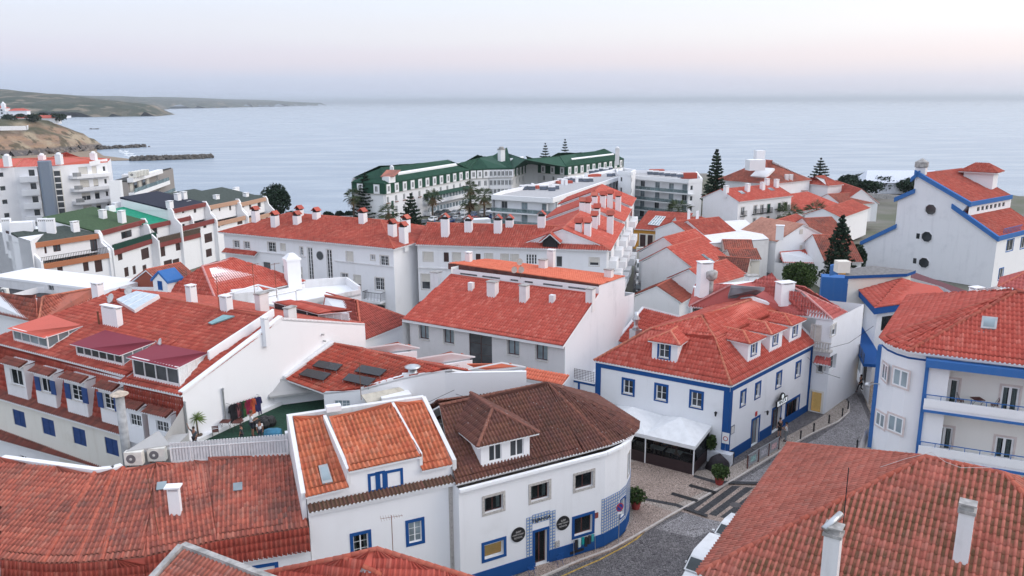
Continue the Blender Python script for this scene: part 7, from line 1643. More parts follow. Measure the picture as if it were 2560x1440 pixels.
# ---- terraced rows at left
TMA=plaster('maroon fascia',(.22,.06,.055),.2); TPE=plaster('peach fascia',(.42,.17,.09),.25); TPL=plaster('pale peach fascia',(.50,.31,.22),.2)
TGN=plain('moss green felt',(.045,.085,.04),.95,var=.25,scale=4); TTQ=plain('turquoise green coating',(.0,.23,.135),.7,var=.15,scale=2); TDK=plain('dark navy felt',(.018,.022,.04),.9); TGY=plain('dark green grey felt',(.05,.065,.058),.95,var=.25,scale=3); TBR=plain('dark brown felt',(.06,.045,.04),.95)
DW=dict(fr=FRB,leaves=2,rows=1,simple=True,rec=.12,t=.08)
DC=dict(cshut=SHB,leaves=1,simple=True,rec=.08)
TA0=P(78,609,10); TB0=TA0+dirv(73)*10
def terrace(name,label,a,b,z,fas,felt,rise=1.6,depth=7,blo=None,bmat=None,bz=3.1,proj=1.6,up=(),lo=(),gz=0,end=True,rail=None,chims=()):
 z=(vp(TA0,TB0,*a).z+vp(TA0,TB0,*b).z)/2; print('TERR',z)
 A=P(*a,z); B_=P(*b,z); t=thing(name,label,'terraced house',atz((A+B_)/2,gz),None); d=(B_-A).normalized(); n=Vector((d.y,-d.x,0)); ni=-n
 ua,ub=inset(A,B_,.45); U=Wall(t,ua,ub,z-bz,z-.1,WHITEN); mixw(U,up,DW); U.build()
 MB().box(atz(A,z-.75),B_-A,ni*.35,Vector((0,0,.75))).build('fascia',fas,t)
 r0,r1=A+ni*.35,B_+ni*.35; MB().hexa([r0-Vector((0,0,.2)),r1-Vector((0,0,.2)),r1+ni*depth+Vector((0,0,rise-.3)),r0+ni*depth+Vector((0,0,rise-.3)),r0+Vector((0,0,.0)),r1+Vector((0,0,.0)),r1+ni*depth+Vector((0,0,rise)),r0+ni*depth+Vector((0,0,rise))]).build('felt_roof',felt,t)
 la,lb=A+n*(proj-.3),B_+n*(proj-.3); Lo=Wall(t,la,lb,gz,z-bz-.75,WHITEN); mixw(Lo,lo,DC); Lo.build()
 MB().prism([(p.x,p.y) for p in (la,lb,atz(ub,0),atz(ua,0))],z-bz-.8,z-bz-.6).build('terrace_floor',CONC,t)
 fm=bmat or fas; MB().box(atz(A+n*(proj-.3),z-bz-.75),B_-A,n*.3,Vector((0,0,.8))).build('balcony_fascia',fm,t)
 if rail:
  m=MB(); k=int((B_-A).length/(.25 if rail is BLACK else .12))
  if rail is BLACK:
   for j in range(k): m.box(atz(A+n*(proj-.1)+d*j*.25,z-bz+.05),d*.04,n*.04,Vector((0,0,.95)))
   m.box(atz(A+n*(proj-.1),z-bz+.98),B_-A,n*.05,Vector((0,0,.05)))
  else:
   for j in range(k): m.box(atz(A+n*(proj-.1)+d*j*.12,z-bz+.05),d*.10,n*(.03+.02*(j%2)),Vector((0,0,.9+.05*((j*7)%3))))
  m.build('balcony_screen',rail,t)
 for p,ex in ((A,1),(B_,1)):
  if ex:
   m=MB(); q=[atz(p+n*(proj+.02),gz),atz(p+ni*.8,gz),atz(p+ni*.8,z+.22),atz(p-n*.1,z+.22),atz(p+n*.25,z-.4),atz(p+n*.4,z-1.4),atz(p+n*(proj-.3),z-bz+.75),atz(p+n*(proj+.02),z-bz+.45)]
   m.add([v-d*.18 for v in q]+[v+d*.18 for v in q],[tuple(range(8)),tuple(range(15,7,-1))]+[(i,8+i,8+(i+1)%8,(i+1)%8) for i in range(8)]); m.build('party_wall',WHITEN,t)
 W_=[Wall(t,B_+n*(proj-.3),B_+ni*(depth+.3),gz,z-.2),Wall(t,B_+ni*(depth+.3),A+ni*(depth+.3),gz,z+rise-.5),Wall(t,A+ni*(depth+.3),A+n*(proj-.3),gz,z-.2)]
 Wall(t,B_+ni*.5,B_+ni*(depth+.3),gz,z-.2).build(); W_[1].build(); Wall(t,A+ni*(depth+.3),A+ni*.5,gz,z-.2).build()
 MB().poly([atz(B_+ni*.3,z-.3),atz(B_+ni*(depth+.3),z-.3),atz(B_+ni*(depth+.3),z+rise-.2)]).poly([atz(A+ni*.3,z-.3),atz(A+ni*(depth+.3),z-.3),atz(A+ni*(depth+.3),z+rise-.2)]).build('gable_wall',WHITEN,t)
 pl=planeof(r0,r1,r1+ni*depth+Vector((0,0,rise)))
 for px,py,yt,w in chims: chimney(t,onroof(pl,px,py),w,.8,ytop=yt,rz=math.atan2(d.y,d.x),cap='slab',mat=WHITEN)
 return t
REED=plain('brown reed screen',(.10,.075,.06),.95,var=.3,scale=10)
terrace('terrace_house','terraced white house with brown orange fascia and long iron railed balcony at left',(78,609),(249,584),10,TPE,TGY,1.2,5,rail=BLACK,proj=2.2,bz=2.9,
 up=[(111,616,117,634),(133,612,152,629),(226,597,244,628)],lo=[(144,667,158,691),(208,655,222,678),(237,650,256,680),(200,702,213,712),(97,676,109,693)],chims=((189,578,554,1.0),))
terrace('terrace_house','terraced white house with moss green roof, maroon fascia and green balcony screen',(250,579),(364,549),10.2,TMA,TGN,2.2,9,rail=SHG,proj=1.8,
 up=[(251,586,259,608),(303,577,330,595)],lo=[(273,630,285,653),(294,625,306,651),(353,620,373,648),(311,668,322,692),(332,664,340,686),(357,662,367,685)],chims=((258,545,525,1.1),(306,556,527,1.2)))
terrace('terrace_house','terraced white house with turquoise green roof and reed balcony screen',(370,563),(478,540),10.4,TMA,TTQ,2.2,9,rail=REED,proj=1.8,
 up=[(381,570,394,590),(434,562,463,580)],lo=[(397,612,413,642),(439,602,461,625),(476,599,485,619),(410,650,431,672),(432,647,449,666),(480,637,499,663)],chims=((393,531,510,1.0),(470,525,503,1.1)))
terrace('terrace_house','terraced white house with dark navy roof and maroon fascia',(430,524),(516,506),10.4,TMA,TDK,2.0,10,proj=1.6,up=[(455,524,461,533),(484,519,491,532)],lo=[(511,583,531,606),(515,622,530,642),(508,556,516,570)],chims=((445,500,484,1.1),(425,520,503,1.1),(460,497,480,1.1)))
terrace('terrace_house','terraced white house with grey green roof and pale peach fascia',(521,515),(598,500),10,TPL,TGY,2.0,10,proj=1.6,up=[(523,519,531,528),(547,515,551,528),(573,511,578,526)],lo=[(540,551,549,570),(553,548,561,564),(593,542,606,561)],chims=((541,497,488,1.1),))
terrace('terrace_house','terraced white house with dark green roof at the sea end of the row',(600,508),(666,493),9.6,TPL,TGY,2.0,10,proj=1.6,up=[(600,510,611,519),(623,508,628,522),(644,504,652,518)],lo=[(618,542,623,556),(651,538,656,550),(664,535,670,546)],chims=((615,491,482,1.1),))
for i,(x,y,z_,fel,lab) in enumerate(((480,498,9,TTQ,'low roof with green edge behind the navy roof'),(560,488,9,TGY,'rear dark roof with pale chimneys beyond the terraced row'),(330,520,11,TBR,'brown felt roof with white chimneys between the apartment block and the terraces'))):
 b=P(x,y,z_); t=thing('rear_terrace_block',lab,'building',atz(b,0)); MB().cbox(atz(b,0),16,9,z_-1.2,1.2).build('wall',WHITEN,t); MB().cbox(atz(b,z_-1.2),16.2,9.2,.5,1.2).build('felt_roof',fel,t)
 for k in range(4): MB().cbox(atz(b,z_-.7)+Matrix.Rotation(1.2,3,'Z')@Vector((-6+k*4,(k%2)*3-1.5,0)),1.4,.8,1.9,1.2).build('chimney',WHITEN,t)
t=thing('white_gable_house','tall plain white house with two small windows at the left edge behind the air conditioner','house',P(40,660,0))
a=P(-40,566,10.5); b=P(75,600,10.5); c_=P(175,585,10.8); W_=Wall(t,atz(a,0),atz(b,0),0,10.4,WHITEN); W_.win((6,577,20,602),fr=FRB,leaves=1,simple=True,blind=SHB,bf=.4); W_.win((20,626,28,645),fr=FRB,leaves=1,simple=True); W_.build()
MB().prism([(p.x,p.y) for p in (a,b,b+Vector((-3,12,0)),a+Vector((-8,8,0)))],0,10.4).build('wall',WHITEN,t); MB().cbox(P(60,590,10),3,2,2.2,.3).build('roof_hut',WHITEN,t)
for x in (20,110,130): chimney(t,P(x,585,10.2),1.2,.8,h=2.4,rz=.3,cap='holes',mat=WHITEN,skirt=3)
# ---- red roofed apartment block with grey shaft
z=15.6; t=thing('red_roof_apartment_block','white apartment block with red roof, grey shaft and curved balconies at upper left','apartment block',atz(P(140,500,5),0))
pp=[P(-60,424,z),P(35,418,z),P(92,416,z),P(128,415,z),P(222,409,z),P(268,406,z)]
ins_=[]
cz=[(pp[0],pp[1]),(pp[1],pp[2]),(pp[3],pp[4]),(pp[4],pp[5])]
fh=3.05
for i,(a,b) in enumerate(cz):
 W_=Wall(t,atz(a,0),atz(b,0),0,z-.1,WHITEN if i>1 else WHITEB); L_=W_.len
 for f in range(4):
  zz=z-2.9-f*fh
  if i==0: W_.win((L_*.55,zz+.9,L_*.55+1.1,zz+1.9),metric=True,fr=FRG,leaves=1,simple=True)
  if i==1: W_.win((L_*.6,zz+.2,L_*.6+1.2,zz+2.2),metric=True,fr=FRG,leaves=1,simple=True,pane=GLD)
  if i==2: W_.win((L_*.70,zz+.2,L_*.70+2.1,zz+2.2),metric=True,fr=FRW,leaves=2,simple=True,blind=BLIND,bf=(1,.85,.4,.3)[f])
  if i==3: W_.win((L_*.12,zz+.2,L_*.12+1.2,zz+2.2),metric=True,fr=FRW,leaves=1,simple=True,blind=BLIND,bf=(1,.8,.2,.2)[f]); W_.win((L_*.72,zz+.9,L_*.72+.6,zz+2.0),metric=True,fr=FRB,leaves=1,simple=True)
 W_.build()
 for f in range(4):
  zz=z-2.9-f*fh
  if i==1: MB().box(W_.pt(L_*.2,zz-.5,-.02),W_.d*L_*.8,W_.n*1.5,Vector((0,0,1.3))).build('balcony',WHITEN,t)
  if i==2:
   o=MB().prism([tuple(W_.pt(u,0,o_))[:2] for u,o_ in ((L_*.42,.0),(L_*.45,1.1),(L_*.55,1.6),(L_+.0,1.7),(L_+.0,-.1))],zz-.35,zz+.45).build('balcony',WHITEN,t); MB().prism([tuple(W_.pt(u,0,o_))[:2] for u,o_ in ((L_*.46,1.2),(L_*.55,1.66),(L_*.66,1.7),(L_*.66,1.6))],zz+.2,zz+1.1).build('balcony_screen',FRG,o)
  if i==3: MB().prism([tuple(W_.pt(u,0,o_))[:2] for u,o_ in ((0,-.1),(0,1.7),(L_*.6,1.6),(L_*1.02,.8),(L_*1.02,-.1))],zz-.35,zz+.45).build('balcony',WHITEN,t)
gs=[(92,416),(108,417),(128,415)]; a=P(95,420,z); b=P(126,419,z); m=MB(); d=(b-a).normalized(); nn_=Vector((d.y,-d.x,0)); sh=[a,a+nn_*1.6+d*.6,b+nn_*1.6,b+nn_*.2+d*.4,b-nn_*2,a-nn_*2]; zt=topz(a,403); m.prism([(p.x,p.y) for p in sh],0,zt); m.build('grey_shaft',plaster('blue grey render',(.20,.24,.30),.3),t)
Wg=Wall(t,b+nn_*.3,b+nn_*.3+d*2.2,0,z-.4)
for k in range(9): MB().box(Wg.pt(.6,z-1.9-k*1.42,.08),Wg.d*1.2,Wg.n*.06,Vector((0,0,1.15))).build('stair_window',GLD,t)
Wg.band(.45,.6,z-13,z-.4,.1,CREAM,'strip_frame'); Wg.band(1.8,1.95,z-13,z-.4,.1,CREAM,'strip_frame')
bk=[pp[5]+Vector((-6,14,0)),pp[0]+Vector((-6,14,0))]; MB().poly([atz(pp[5],0),atz(bk[0],0),atz(bk[0],z-.1),atz(pp[5],z-.1)]).poly([atz(bk[0],0),atz(bk[1],0),atz(bk[1],z),atz(bk[0],z)]).build('wall',WHITE,t)
r=Roof(t,T_REDN,'far',.35,.5,thick=.15,ridge_mat=RIDGEO); k1=P(58,396,z+1.1); k2=P(170,393,z+1.1); k0=P(-60,400,z+1.1); k3=P(225,399,z+.9)
r.face(pp[0],pp[1],k1,k0); r.face(pp[1],pp[3],k2,k1); r.face(pp[3],pp[4],k3,k2); r.face(pp[4],pp[5],k3,eave=False); r.face(bk[0],bk[1],k0,k2,eave=False); r.face(pp[5],bk[0],k2,k3,eave=False); r.ridge(pp[1],k1); r.ridge(k0,k1,k2,k3); r.build(mortar=False)
MB().box(atz(P(224,412,z),z-.3),atz(P(268,404,z),0)-atz(P(224,412,z),0),Vector((-.2,.6,0)),Vector((0,0,1.0))).build('parapet',WHITEN,t)
for px,py,yt in ((20,413,390),(106,402,388),(149,408,386),(235,400,383)): chimney(t,P(px,py,z+.6),1.25,1.25,ytop=yt,cap='dome',mat=WHITEN,skirt=.3)
# ---- modern grey flats
z=13.2; t=thing('modern_flats','modern flats with grey wall panels, white slab edges and glass balconies near the sea','apartment block',atz(P(330,500,5),0))
L0=[P(272,448,z),P(318,446,z),P(394,424,z)]
MB().prism([(p.x,p.y) for p in (L0[0],L0[1],L0[2],L0[2]+Vector((-2,14,0)),L0[0]+Vector((-2,16,0)))],0,z-.8).build('wall',plaster('taupe render',(.30,.28,.27),.2),t)
MB().box(atz(L0[0],0)-Vector((0,.3,0)),(atz(L0[1],0)-atz(L0[0],0))*.62,Vector((.3,.5,0)),Vector((0,0,z-.3))).build('white_pier',WHITEN,t)
d=(L0[2]-L0[1]).normalized(); n_=Vector((d.y,-d.x,0)); ll=(L0[2]-L0[1]).length
for f in range(4):
 zz=z-.9-f*3.3; MB().box(atz(L0[1],zz)-d*.2,d*(ll+f*5.5),n_*(1.3),Vector((0,0,.95))).build('slab_edge',WHITEN,t)
 MB().prism([(p.x,p.y) for p in (L0[1]+d*ll*.9,L0[1]+d*(ll+f*5.5),L0[1]+d*(ll+f*5.5)-n_*8,L0[1]+d*ll*.9-n_*8)],0,zz).build('stepped_floor',WHITE,t)
 if f>0:
  g=MB().box(atz(L0[1],zz+.95)+n_*1.2,d*(ll+f*5.0),n_*.04,Vector((0,0,.9))).build('glass_balustrade',glass('balustrade glass'),t)
  for k in range(5): MB().box(atz(L0[1],zz+.95)+d*(1+k*3.2)+n_*.03,d*2.2,n_*.04,Vector((0,0,1.9))).build('window',GLD if k%2 else BLIND,t)
for k in range(4): MB().box(atz(L0[1],z-12)+d*(ll*.72+k*.0)+n_*1.35,d*2.4,n_*.05,Vector((0,0,5.4))).build('slatted_screen',WOODB,t) if k==0 else None
MB().prism([(p.x,p.y) for p in (L0[0],L0[1],L0[2],L0[2]+Vector((-2,13,0)),L0[0]+Vector((-2,15,0)))],z-.79,z-.5).build('roof_deck',plain('dark roof deck',(.05,.05,.05),.9),t)
for i in range(5): ac_unit(P(322+i*8,446-i*1.6,z+.1)+Vector((0,2,0)),.3,'grey roof air handling unit on the modern flats',1.6,1.0,1.3,group='air handling units on the modern flats')
b=P(368,500,6); MB().tube([atz(b,0),atz(b,topz(b,430))],[.09,.05],6).solo('lamp_post',BLACK,'tall dark lamp post in front of the modern flats','lamp post')
# ---- headland villas and walls
t=thing('headland_villa','white villa with red roof and turret on the headland','villa',P(20,300,14)); b=P(10,291,12)
MB().cbox(b+Vector((-16,0,-2)),44,14,14,.1).build('wall',WHITEN,t); MB().cbox(b+Vector((22,4,-2)),26,12,10,.1).build('wall',WHITEN,t)
r=Roof(t,T_REDN,'far',.6,1,thick=.3);
for c_,wx,wy,z0 in ((b+Vector((-16,0,0)),46,16,12.0+.2),(b+Vector((22,4,0)),28,14,8.2)):
 R=Matrix.Rotation(.1,3,'Z'); q=[c_+R@Vector((x*wx/2,y*wy/2,z0)) for x,y in((-1,-1),(1,-1),(1,1),(-1,1))]; k=[c_+R@Vector((x*(wx-wy)/2,0,z0+3.5)) for x in(-1,1)]; r.face(q[0],q[1],k[1],k[0],eave=False); r.face(q[1],q[2],k[1],eave=False); r.face(q[2],q[3],k[0],k[1],eave=False); r.face(q[3],q[0],k[0],eave=False)
r.build(mortar=False); MB().cbox(b+Vector((4,-4,8)),5,5,11,.1).lathe(b+Vector((4,-4,19)),[(2.6,0),(.3,3)],8).build('turret',WHITEN,t)
m=MB()
for k in range(7): m.cbox(b+Vector((-34+k*6,-7.4,3.5)),2.4,.3,2.6,.1).cbox(b+Vector((-34+k*6,-7.4,8)),2.4,.3,2.4,.1)
m.build('window',GLD,t,kind='stuff')
for px,py,w,lab in ((122,303,14,'small white gabled house at the tip of the headland'),(60,303,12,'low white house among bushes on the headland')):
 b=P(px,py,10); t=thing('headland_house',lab,'house',b); MB().cbox(b-Vector((0,0,3)),w*1.6,w,6.5).build('wall',WHITEN,t); q=[b+Vector((x*w*.85,y*w*.55,3.5)) for x,y in((-1,-1),(1,-1),(1,1),(-1,1))]; k0,k1=b+Vector((-w*.85,0,7)),b+Vector((w*.85,0,7)); r=Roof(t,T_RED,'far',.6,1,thick=.3); r.face(q[0],q[1],k1,k0,eave=False); r.face(q[2],q[3],k0,k1,eave=False); r.build(mortar=False)
# sea, land, trees
SEA=-24.0
def noise2(x,y,s=1.0,seed=0,oct_=4):
 v=0;a=1;t=0
 for o in range(oct_):
  k=2**o/s; v=v+a*(np.sin(x*k*1.7+y*k*.9+seed*1.3+o*2.1)*np.cos(y*k*1.3-x*k*.6+seed*2.7+o)+ .5*np.sin(x*k*3.1-y*k*2.3+seed)); t+=a*1.2; a*=.5
 return v/t
def grid(name,xs,ys,hf,mat,kind='structure',smooth=True,mask=None):
 X,Y=np.meshgrid(xs,ys); Zv=hf(X,Y); v=np.stack([X,Y,Zv],-1).reshape(-1,3); nx,ny=len(xs),len(ys)
 i=np.arange(nx-1)[None,:]+np.arange(ny-1)[:,None]*nx; q=np.stack([i,i+1,i+nx+1,i+nx],-1)
 if mask is not None: M=mask((X[:-1,:-1]+X[1:,1:])/2,(Y[:-1,:-1]+Y[1:,1:])/2); q=q[M]
 return fast_mesh(name,v,q.reshape(-1,4),mat,smooth=smooth,kind=kind)
b=NB('sea water'); ps=b.pos();
n1=b.noise(.10,6,(1,2.4,1),.62); n2=b.noise(.011,4,(1,3.2,1),.6); n3=b.noise(.55,4,(1,1.9,1),.6)
cd_=b.n('ShaderNodeCameraData').outputs['View Distance'] if False else None
h_=b.math('ADD',b.math('MULTIPLY',n1,1.0),b.math('MULTIPLY',n3,.3)); b.bump(h_,.9,1.0)
col=b.mix(b.ss(n2,.40,.66),(.24,.31,.39),(.32,.39,.46)); b.fin(col,.22,0,.5); b.b.inputs['IOR'].default_value=1.33; SEAM=b.m
MB().poly([(-60000,-2000,SEA),(60000,-2000,SEA),(60000,70000,SEA),(-60000,70000,SEA)]).build('sea',SEAM,kind='structure')
def seg_d(X,Y,pts):
 best=None
 for (x0,y0),(x1,y1) in zip(pts[:-1],pts[1:]):
  dx,dy=x1-x0,y1-y0; t=np.clip(((X-x0)*dx+(Y-y0)*dy)/(dx*dx+dy*dy),0,1); d=np.hypot(X-x0-t*dx,Y-y0-t*dy); s=(dx*(Y-y0)-dy*(X-x0));
  if best is None: best=d; sg=s
  else: m=d<best; best=np.where(m,d,best); sg=np.where(m,s,sg)
 return np.where(sg>0,best,-best)
coast=[(-900,480),(-520,640),(-330,560),(-230,430),(-150,300),(-80,262),(-45,252),(-60,300),(-20,350),(60,425),(100,415),(130,345),(165,330),(200,300),(300,240),(600,100),(1500,0)]
def land(X,Y):
 base=np.clip((Y-170)/60,0,1)*-5.0; base=base*np.clip((X+140)/60,0,1)+np.clip((-X-90)/150,0,1)*-3
 dd=seg_d(X,Y,coast); dd=dd+noise2(X,Y,30,3)*5
 k=np.clip(dd/14+1,0,1); k=k*k*(3-2*k)
 z=base-(base-SEA+3)*k
 return z
GRND=NB('town ground'); c_=GRND.mix(GRND.ss(GRND.noise(.05,5),.35,.65),(.20,.19,.17),(.13,.14,.10)); gr=GRND.ss(GRND.n('ShaderNodeSeparateXYZ').outputs[0],0,1)
sx_=GRND.n('ShaderNodeSeparateXYZ'); GRND.l(GRND.pos(),sx_.inputs[0]); low=GRND.ss(sx_.outputs[2],-6.5,-8.5); c_=GRND.mix(low,c_,GRND.mix(GRND.ss(GRND.noise(.12,6,(1,1,3)),.4,.6),(.26,.20,.15),(.09,.085,.07))); GRND.bump(GRND.noise(1.2,6),.3,.5); GRND.fin(c_,.95,0,.1)
xs=np.unique(np.concatenate([np.arange(-900,-240,12.),np.arange(-240,320,5.),np.arange(320,900,20.)])); ys=np.unique(np.concatenate([np.arange(-80,180,20.),np.arange(180,460,5.),np.arange(460,700,12.)]))
grid('ground',xs,ys,lambda X,Y:land(X,Y)-.05,GRND.m,mask=lambda X,Y:land(X,Y)>SEA-1.5)
SAND=NB('beach sand'); sz_=SAND.n('ShaderNodeSeparateXYZ'); SAND.l(SAND.pos(),sz_.inputs[0]); SAND.fin(SAND.mix(SAND.ss(sz_.outputs[2],SEA+.6,SEA+.2),(.42,.32,.23),(.22,.18,.14)),.95,0,.1)
def hill(X,Y,pts,width,zt,zb,seed,rough=4.,sc=25.):
 dd=seg_d(X,Y,pts)+noise2(X,Y,sc,seed)*rough; return dd
bp_=[(-1200,700),(-620,770),(-460,790),(-385,778),(-380,800),(-430,850),(-470,930),(-1200,960)]
q=[(x,y) for x,y in ((-1300,600),(-620,690),(-500,735),(-440,770),(-385,776),(-362,782),(-380,800),(-430,850),(-478,930),(-505,985),(-560,1010),(-1300,1100))]
MB().prism(q,SEA-1,SEA+.35).build('beach',SAND.m,kind='structure')
b=NB('layered cliff rock'); sp2=b.n('ShaderNodeSeparateXYZ'); b.l(b.pos(),sp2.inputs[0]); st=b.noise(.06,6,(.35,.35,3.5),.6); bl=b.noise(.035,5)
c_=b.mix(b.ss(st,.38,.62),(.36,.24,.16),(.25,.18,.14)); c_=b.mix(b.ss(bl,.46,.64),c_,(.40,.33,.24)); c_=b.mix(b.math('MULTIPLY',b.ss(b.noise(.09,6),.52,.62),.8),c_,(.085,.08,.055))
geo=b.n('ShaderNodeNewGeometry'); sn=b.n('ShaderNodeSeparateXYZ'); b.l(geo.outputs['Normal'],sn.inputs[0]); c_=b.mix(b.ss(sn.outputs[2],.80,.93),c_,(.10,.10,.07)); c_=b.mix(b.ss(sp2.outputs[2],SEA+9,SEA+4),c_,(.13,.12,.12)); b.bump(b.noise(.25,7,(1,1,2.2)),2.5,1); b.fin(c_,.95,0,.1); CLIFF=b.m
hd=[(-1200,720),(-640,742),(-545,800),(-497,905),(-500,985),(-560,1050),(-1300,1150)]
def headf(X,Y):
 dd=seg_d(X,Y,hd); e=dd+noise2(X,Y,26,5)*9+noise2(X,Y,7,8,3)*3      # >0 on the land side
 cap=12.5-np.clip((X+560)/90,0,1)*4+noise2(X,Y,60,2)*2
 k=np.clip(e/52,0,1)**.62
 return SEA-2+(cap-SEA+2)*k
grid('headland',np.arange(-1250,-450,6.),np.arange(700,1180,6.),headf,CLIFF,mask=lambda X,Y:headf(X,Y)>SEA-1.6)
MB().prism([(-1200,735),(-640,752),(-610,700),(-1200,660)],SEA-1,4).build('car_park_terrace',CONC,kind='structure')
m=MB(); wp=[P(x,y,13) for x,y in ((-30,296),(85,297),(120,295),(150,292),(177,290))]
for a,b_ in zip(wp[:-1],wp[1:]): d=b_-a; m.box(atz(a,10.5),atz(b_,0)-atz(a,0),Vector((0,1,0)),Vector((0,0,3.0)))
m.solo('headland_wall',WHITEN,'long white wall along the top edge of the headland','wall')
m=MB(); wp=[P(x,y,6) for x,y in ((-60,318),(0,318),(66,317),(76,311),(88,300))]
for a,b_ in zip(wp[:-1],wp[1:]): m.box(atz(a,2.5),atz(b_,0)-atz(a,0),Vector((0,1,0)),Vector((0,0,4.5)))
m.solo('lower_headland_wall',WHITEN,'white retaining wall stepping down below the headland villas','wall')
def rocks(name,path,wid,n,s0,s1,mat,label=None,cat=None,zc=0.,kind='stuff',top=2.5):
 V_=[];Q_=[];b0=0; L_=[0]
 for a,b_ in zip(path[:-1],path[1:]): L_.append(L_[-1]+math.hypot(b_[0]-a[0],b_[1]-a[1]))
 cube=np.array([(-1,-1,-1),(1,-1,-1),(1,1,-1),(-1,1,-1),(-1,-1,1),(1,-1,1),(1,1,1),(-1,1,1)],float); fq=np.array([(3,2,1,0),(4,5,6,7),(0,1,5,4),(1,2,6,5),(2,3,7,6),(3,0,4,7)])
 for i in range(n):
  s=RNG.uniform(0,L_[-1]); k=max(j for j in range(len(L_)-1) if L_[j]<=s); f=(s-L_[k])/(L_[k+1]-L_[k]); p=np.array(path[k])*(1-f)+np.array(path[k+1])*f; o=RNG.normal(0,wid*.42); dx,dy=np.array(path[k+1])-np.array(path[k]); nl=math.hypot(dx,dy)
  c=np.array([p[0]-dy/nl*o,p[1]+dx/nl*o,SEA+max(.2,top*(1-abs(o)/wid*1.1))*RNG.uniform(.3,1)]); r_=RNG.uniform(s0,s1); A=RNG.normal(size=(3,3)); u_,_,_=np.linalg.svd(A)
  V_.append((cube*RNG.uniform(.55,1,(8,3))*r_)@u_+c); Q_.append(fq+b0); b0+=8
 return fast_mesh(name,np.concatenate(V_),np.concatenate(Q_),mat,kind=kind)
ROCK=plain('dark sea rock',(.085,.078,.07),.9,var=.5,scale=.3)
o=rocks('breakwater_rocks',[(-368,779),(-345,786),(-318,800),(-302,812)],7,700,.9,2.0,ROCK,top=3.2); tag(o,'long breakwater of piled dark boulders running into the sea','breakwater')
o=rocks('reef_rocks',[(-520,960),(-497,985),(-478,1010),(-470,1030)],9,220,1,2.4,ROCK,top=2.6); tag(o,'dark reef rocks at the foot of the headland cliff','rocks')
o=rocks('reef_rocks',[tuple(P(226,323,SEA))[:2],tuple(P(248,323,SEA))[:2]],2,30,.8,1.6,ROCK,top=.5); tag(o,'thin line of dark reef rocks out in the bay','rocks')
o=rocks('reef_rocks',[(-640,745),(-560,800),(-505,900),(-498,960)],8,400,1.0,2.6,plain('shore rock',(.20,.17,.15),.9,var=.4,scale=.3),top=5); tag(o,'fallen rocks along the beach under the cliff','rocks')
o=MB()
for k in range(26):
 f=k/25; p=Vector((-378,800,0)).lerp(Vector((-470,960,0)),f)+Vector((6+4*math.sin(k*1.9),0,0)); o.cbox(atz(p,SEA+.02),9,3+2*math.sin(k),.06,2.1+.3*math.sin(k*2.3))
tag(o.build('surf_foam',plain('sea foam',(.75,.78,.80),.8),kind='stuff'),'thin white surf lines along the beach','foam')
HILL=NB('scrub hillside'); c_=HILL.mix(HILL.ss(HILL.noise(.006,7,(1,1,3),.65),.42,.6),(.045,.06,.04),(.085,.085,.06)); sp3=HILL.n('ShaderNodeSeparateXYZ'); HILL.l(HILL.pos(),sp3.inputs[0])
c_=HILL.mix(HILL.math('MULTIPLY',HILL.ss(HILL.noise(.011,6,(1,1,5)),.54,.62),.6),c_,(.30,.24,.18)); g2=HILL.n('ShaderNodeNewGeometry'); s2=HILL.n('ShaderNodeSeparateXYZ'); HILL.l(g2.outputs['True Normal'],s2.inputs[0])
c_=HILL.mix(HILL.ss(s2.outputs[2],.90,.72),c_,(.30,.24,.18)); HILL.bump(HILL.noise(.03,6),6,1); HILL.fin(c_,.95,0,.1)
def hills1(X,Y):
 dd=seg_d(X,Y,[(-9000,3300),(-2500,3300),(-1880,3420),(-1560,3560),(-1620,3900),(-2000,4600),(-2600,6000),(-3800,9000)])
 e=dd+noise2(X,Y,160,4)*70; k=np.clip(e/900,0,1); cl=np.clip(e/60,0,1)
 return SEA-4+cl*30+ (np.clip(k,0,1)**.75)*95+noise2(X,Y,420,9)*16*k+np.clip(e/2400,0,1)*40
grid('hills',np.arange(-6500,-1300,55.),np.arange(3150,8000,60.),hills1,HILL.m,mask=lambda X,Y:hills1(X,Y)>SEA-3)
def hills2(X,Y):
 dd=seg_d(X,Y,[(-20000,7400),(-4300,7400),(-3700,8200),(-3500,9600),(-3600,12000),(-3700,16000)])
 e=dd+noise2(X,Y,300,7)*120; k=np.clip(e/1800,0,1); cl=np.clip(e/120,0,1)
 return SEA-4+cl*72+k*90+noise2(X,Y,900,3)*26*k-np.clip((Y-9000)/9000,0,1)*40*cl
grid('far_hills',np.arange(-13000,-3200,130.),np.arange(7200,16500,150.),hills2,HILL.m,mask=lambda X,Y:hills2(X,Y)>SEA-3)
# ---- streets
def cob(name,c1,c2,sc,warm=0):
 b=NB(name); v=b.voro(sc,'F1',rnd=.75,out=1); e=b.voro(sc,'DISTANCE_TO_EDGE',rnd=.75); s_=b.n('ShaderNodeSeparateColor'); b.l(v,s_.inputs[0])
 c=b.mix(s_.outputs[0],c1,c2); c=b.mix(b.ss(e,.10,.02),c,tuple(x*.35 for x in c1)); c=b.mix(b.math('MULTIPLY',b.ss(b.noise(.5,5),.4,.7),.35),c,tuple(x*.55 for x in c1)); b.bump(b.ss(e,.0,.15),.012,1); b.fin(c,.75,0,.35); return b.m
CALC=cob('pale calcada stone',(.40,.34,.29),(.56,.48,.42),7.5); CALP=cob('pinkish calcada stone',(.38,.29,.24),(.52,.41,.35),7.5); SETT=cob('grey granite setts',(.13,.12,.125),(.23,.215,.215),6); SETL=cob('pale grey setts',(.27,.25,.25),(.42,.40,.40),6.5); BLKS=cob('black basalt setts',(.05,.05,.055),(.09,.09,.095),9)
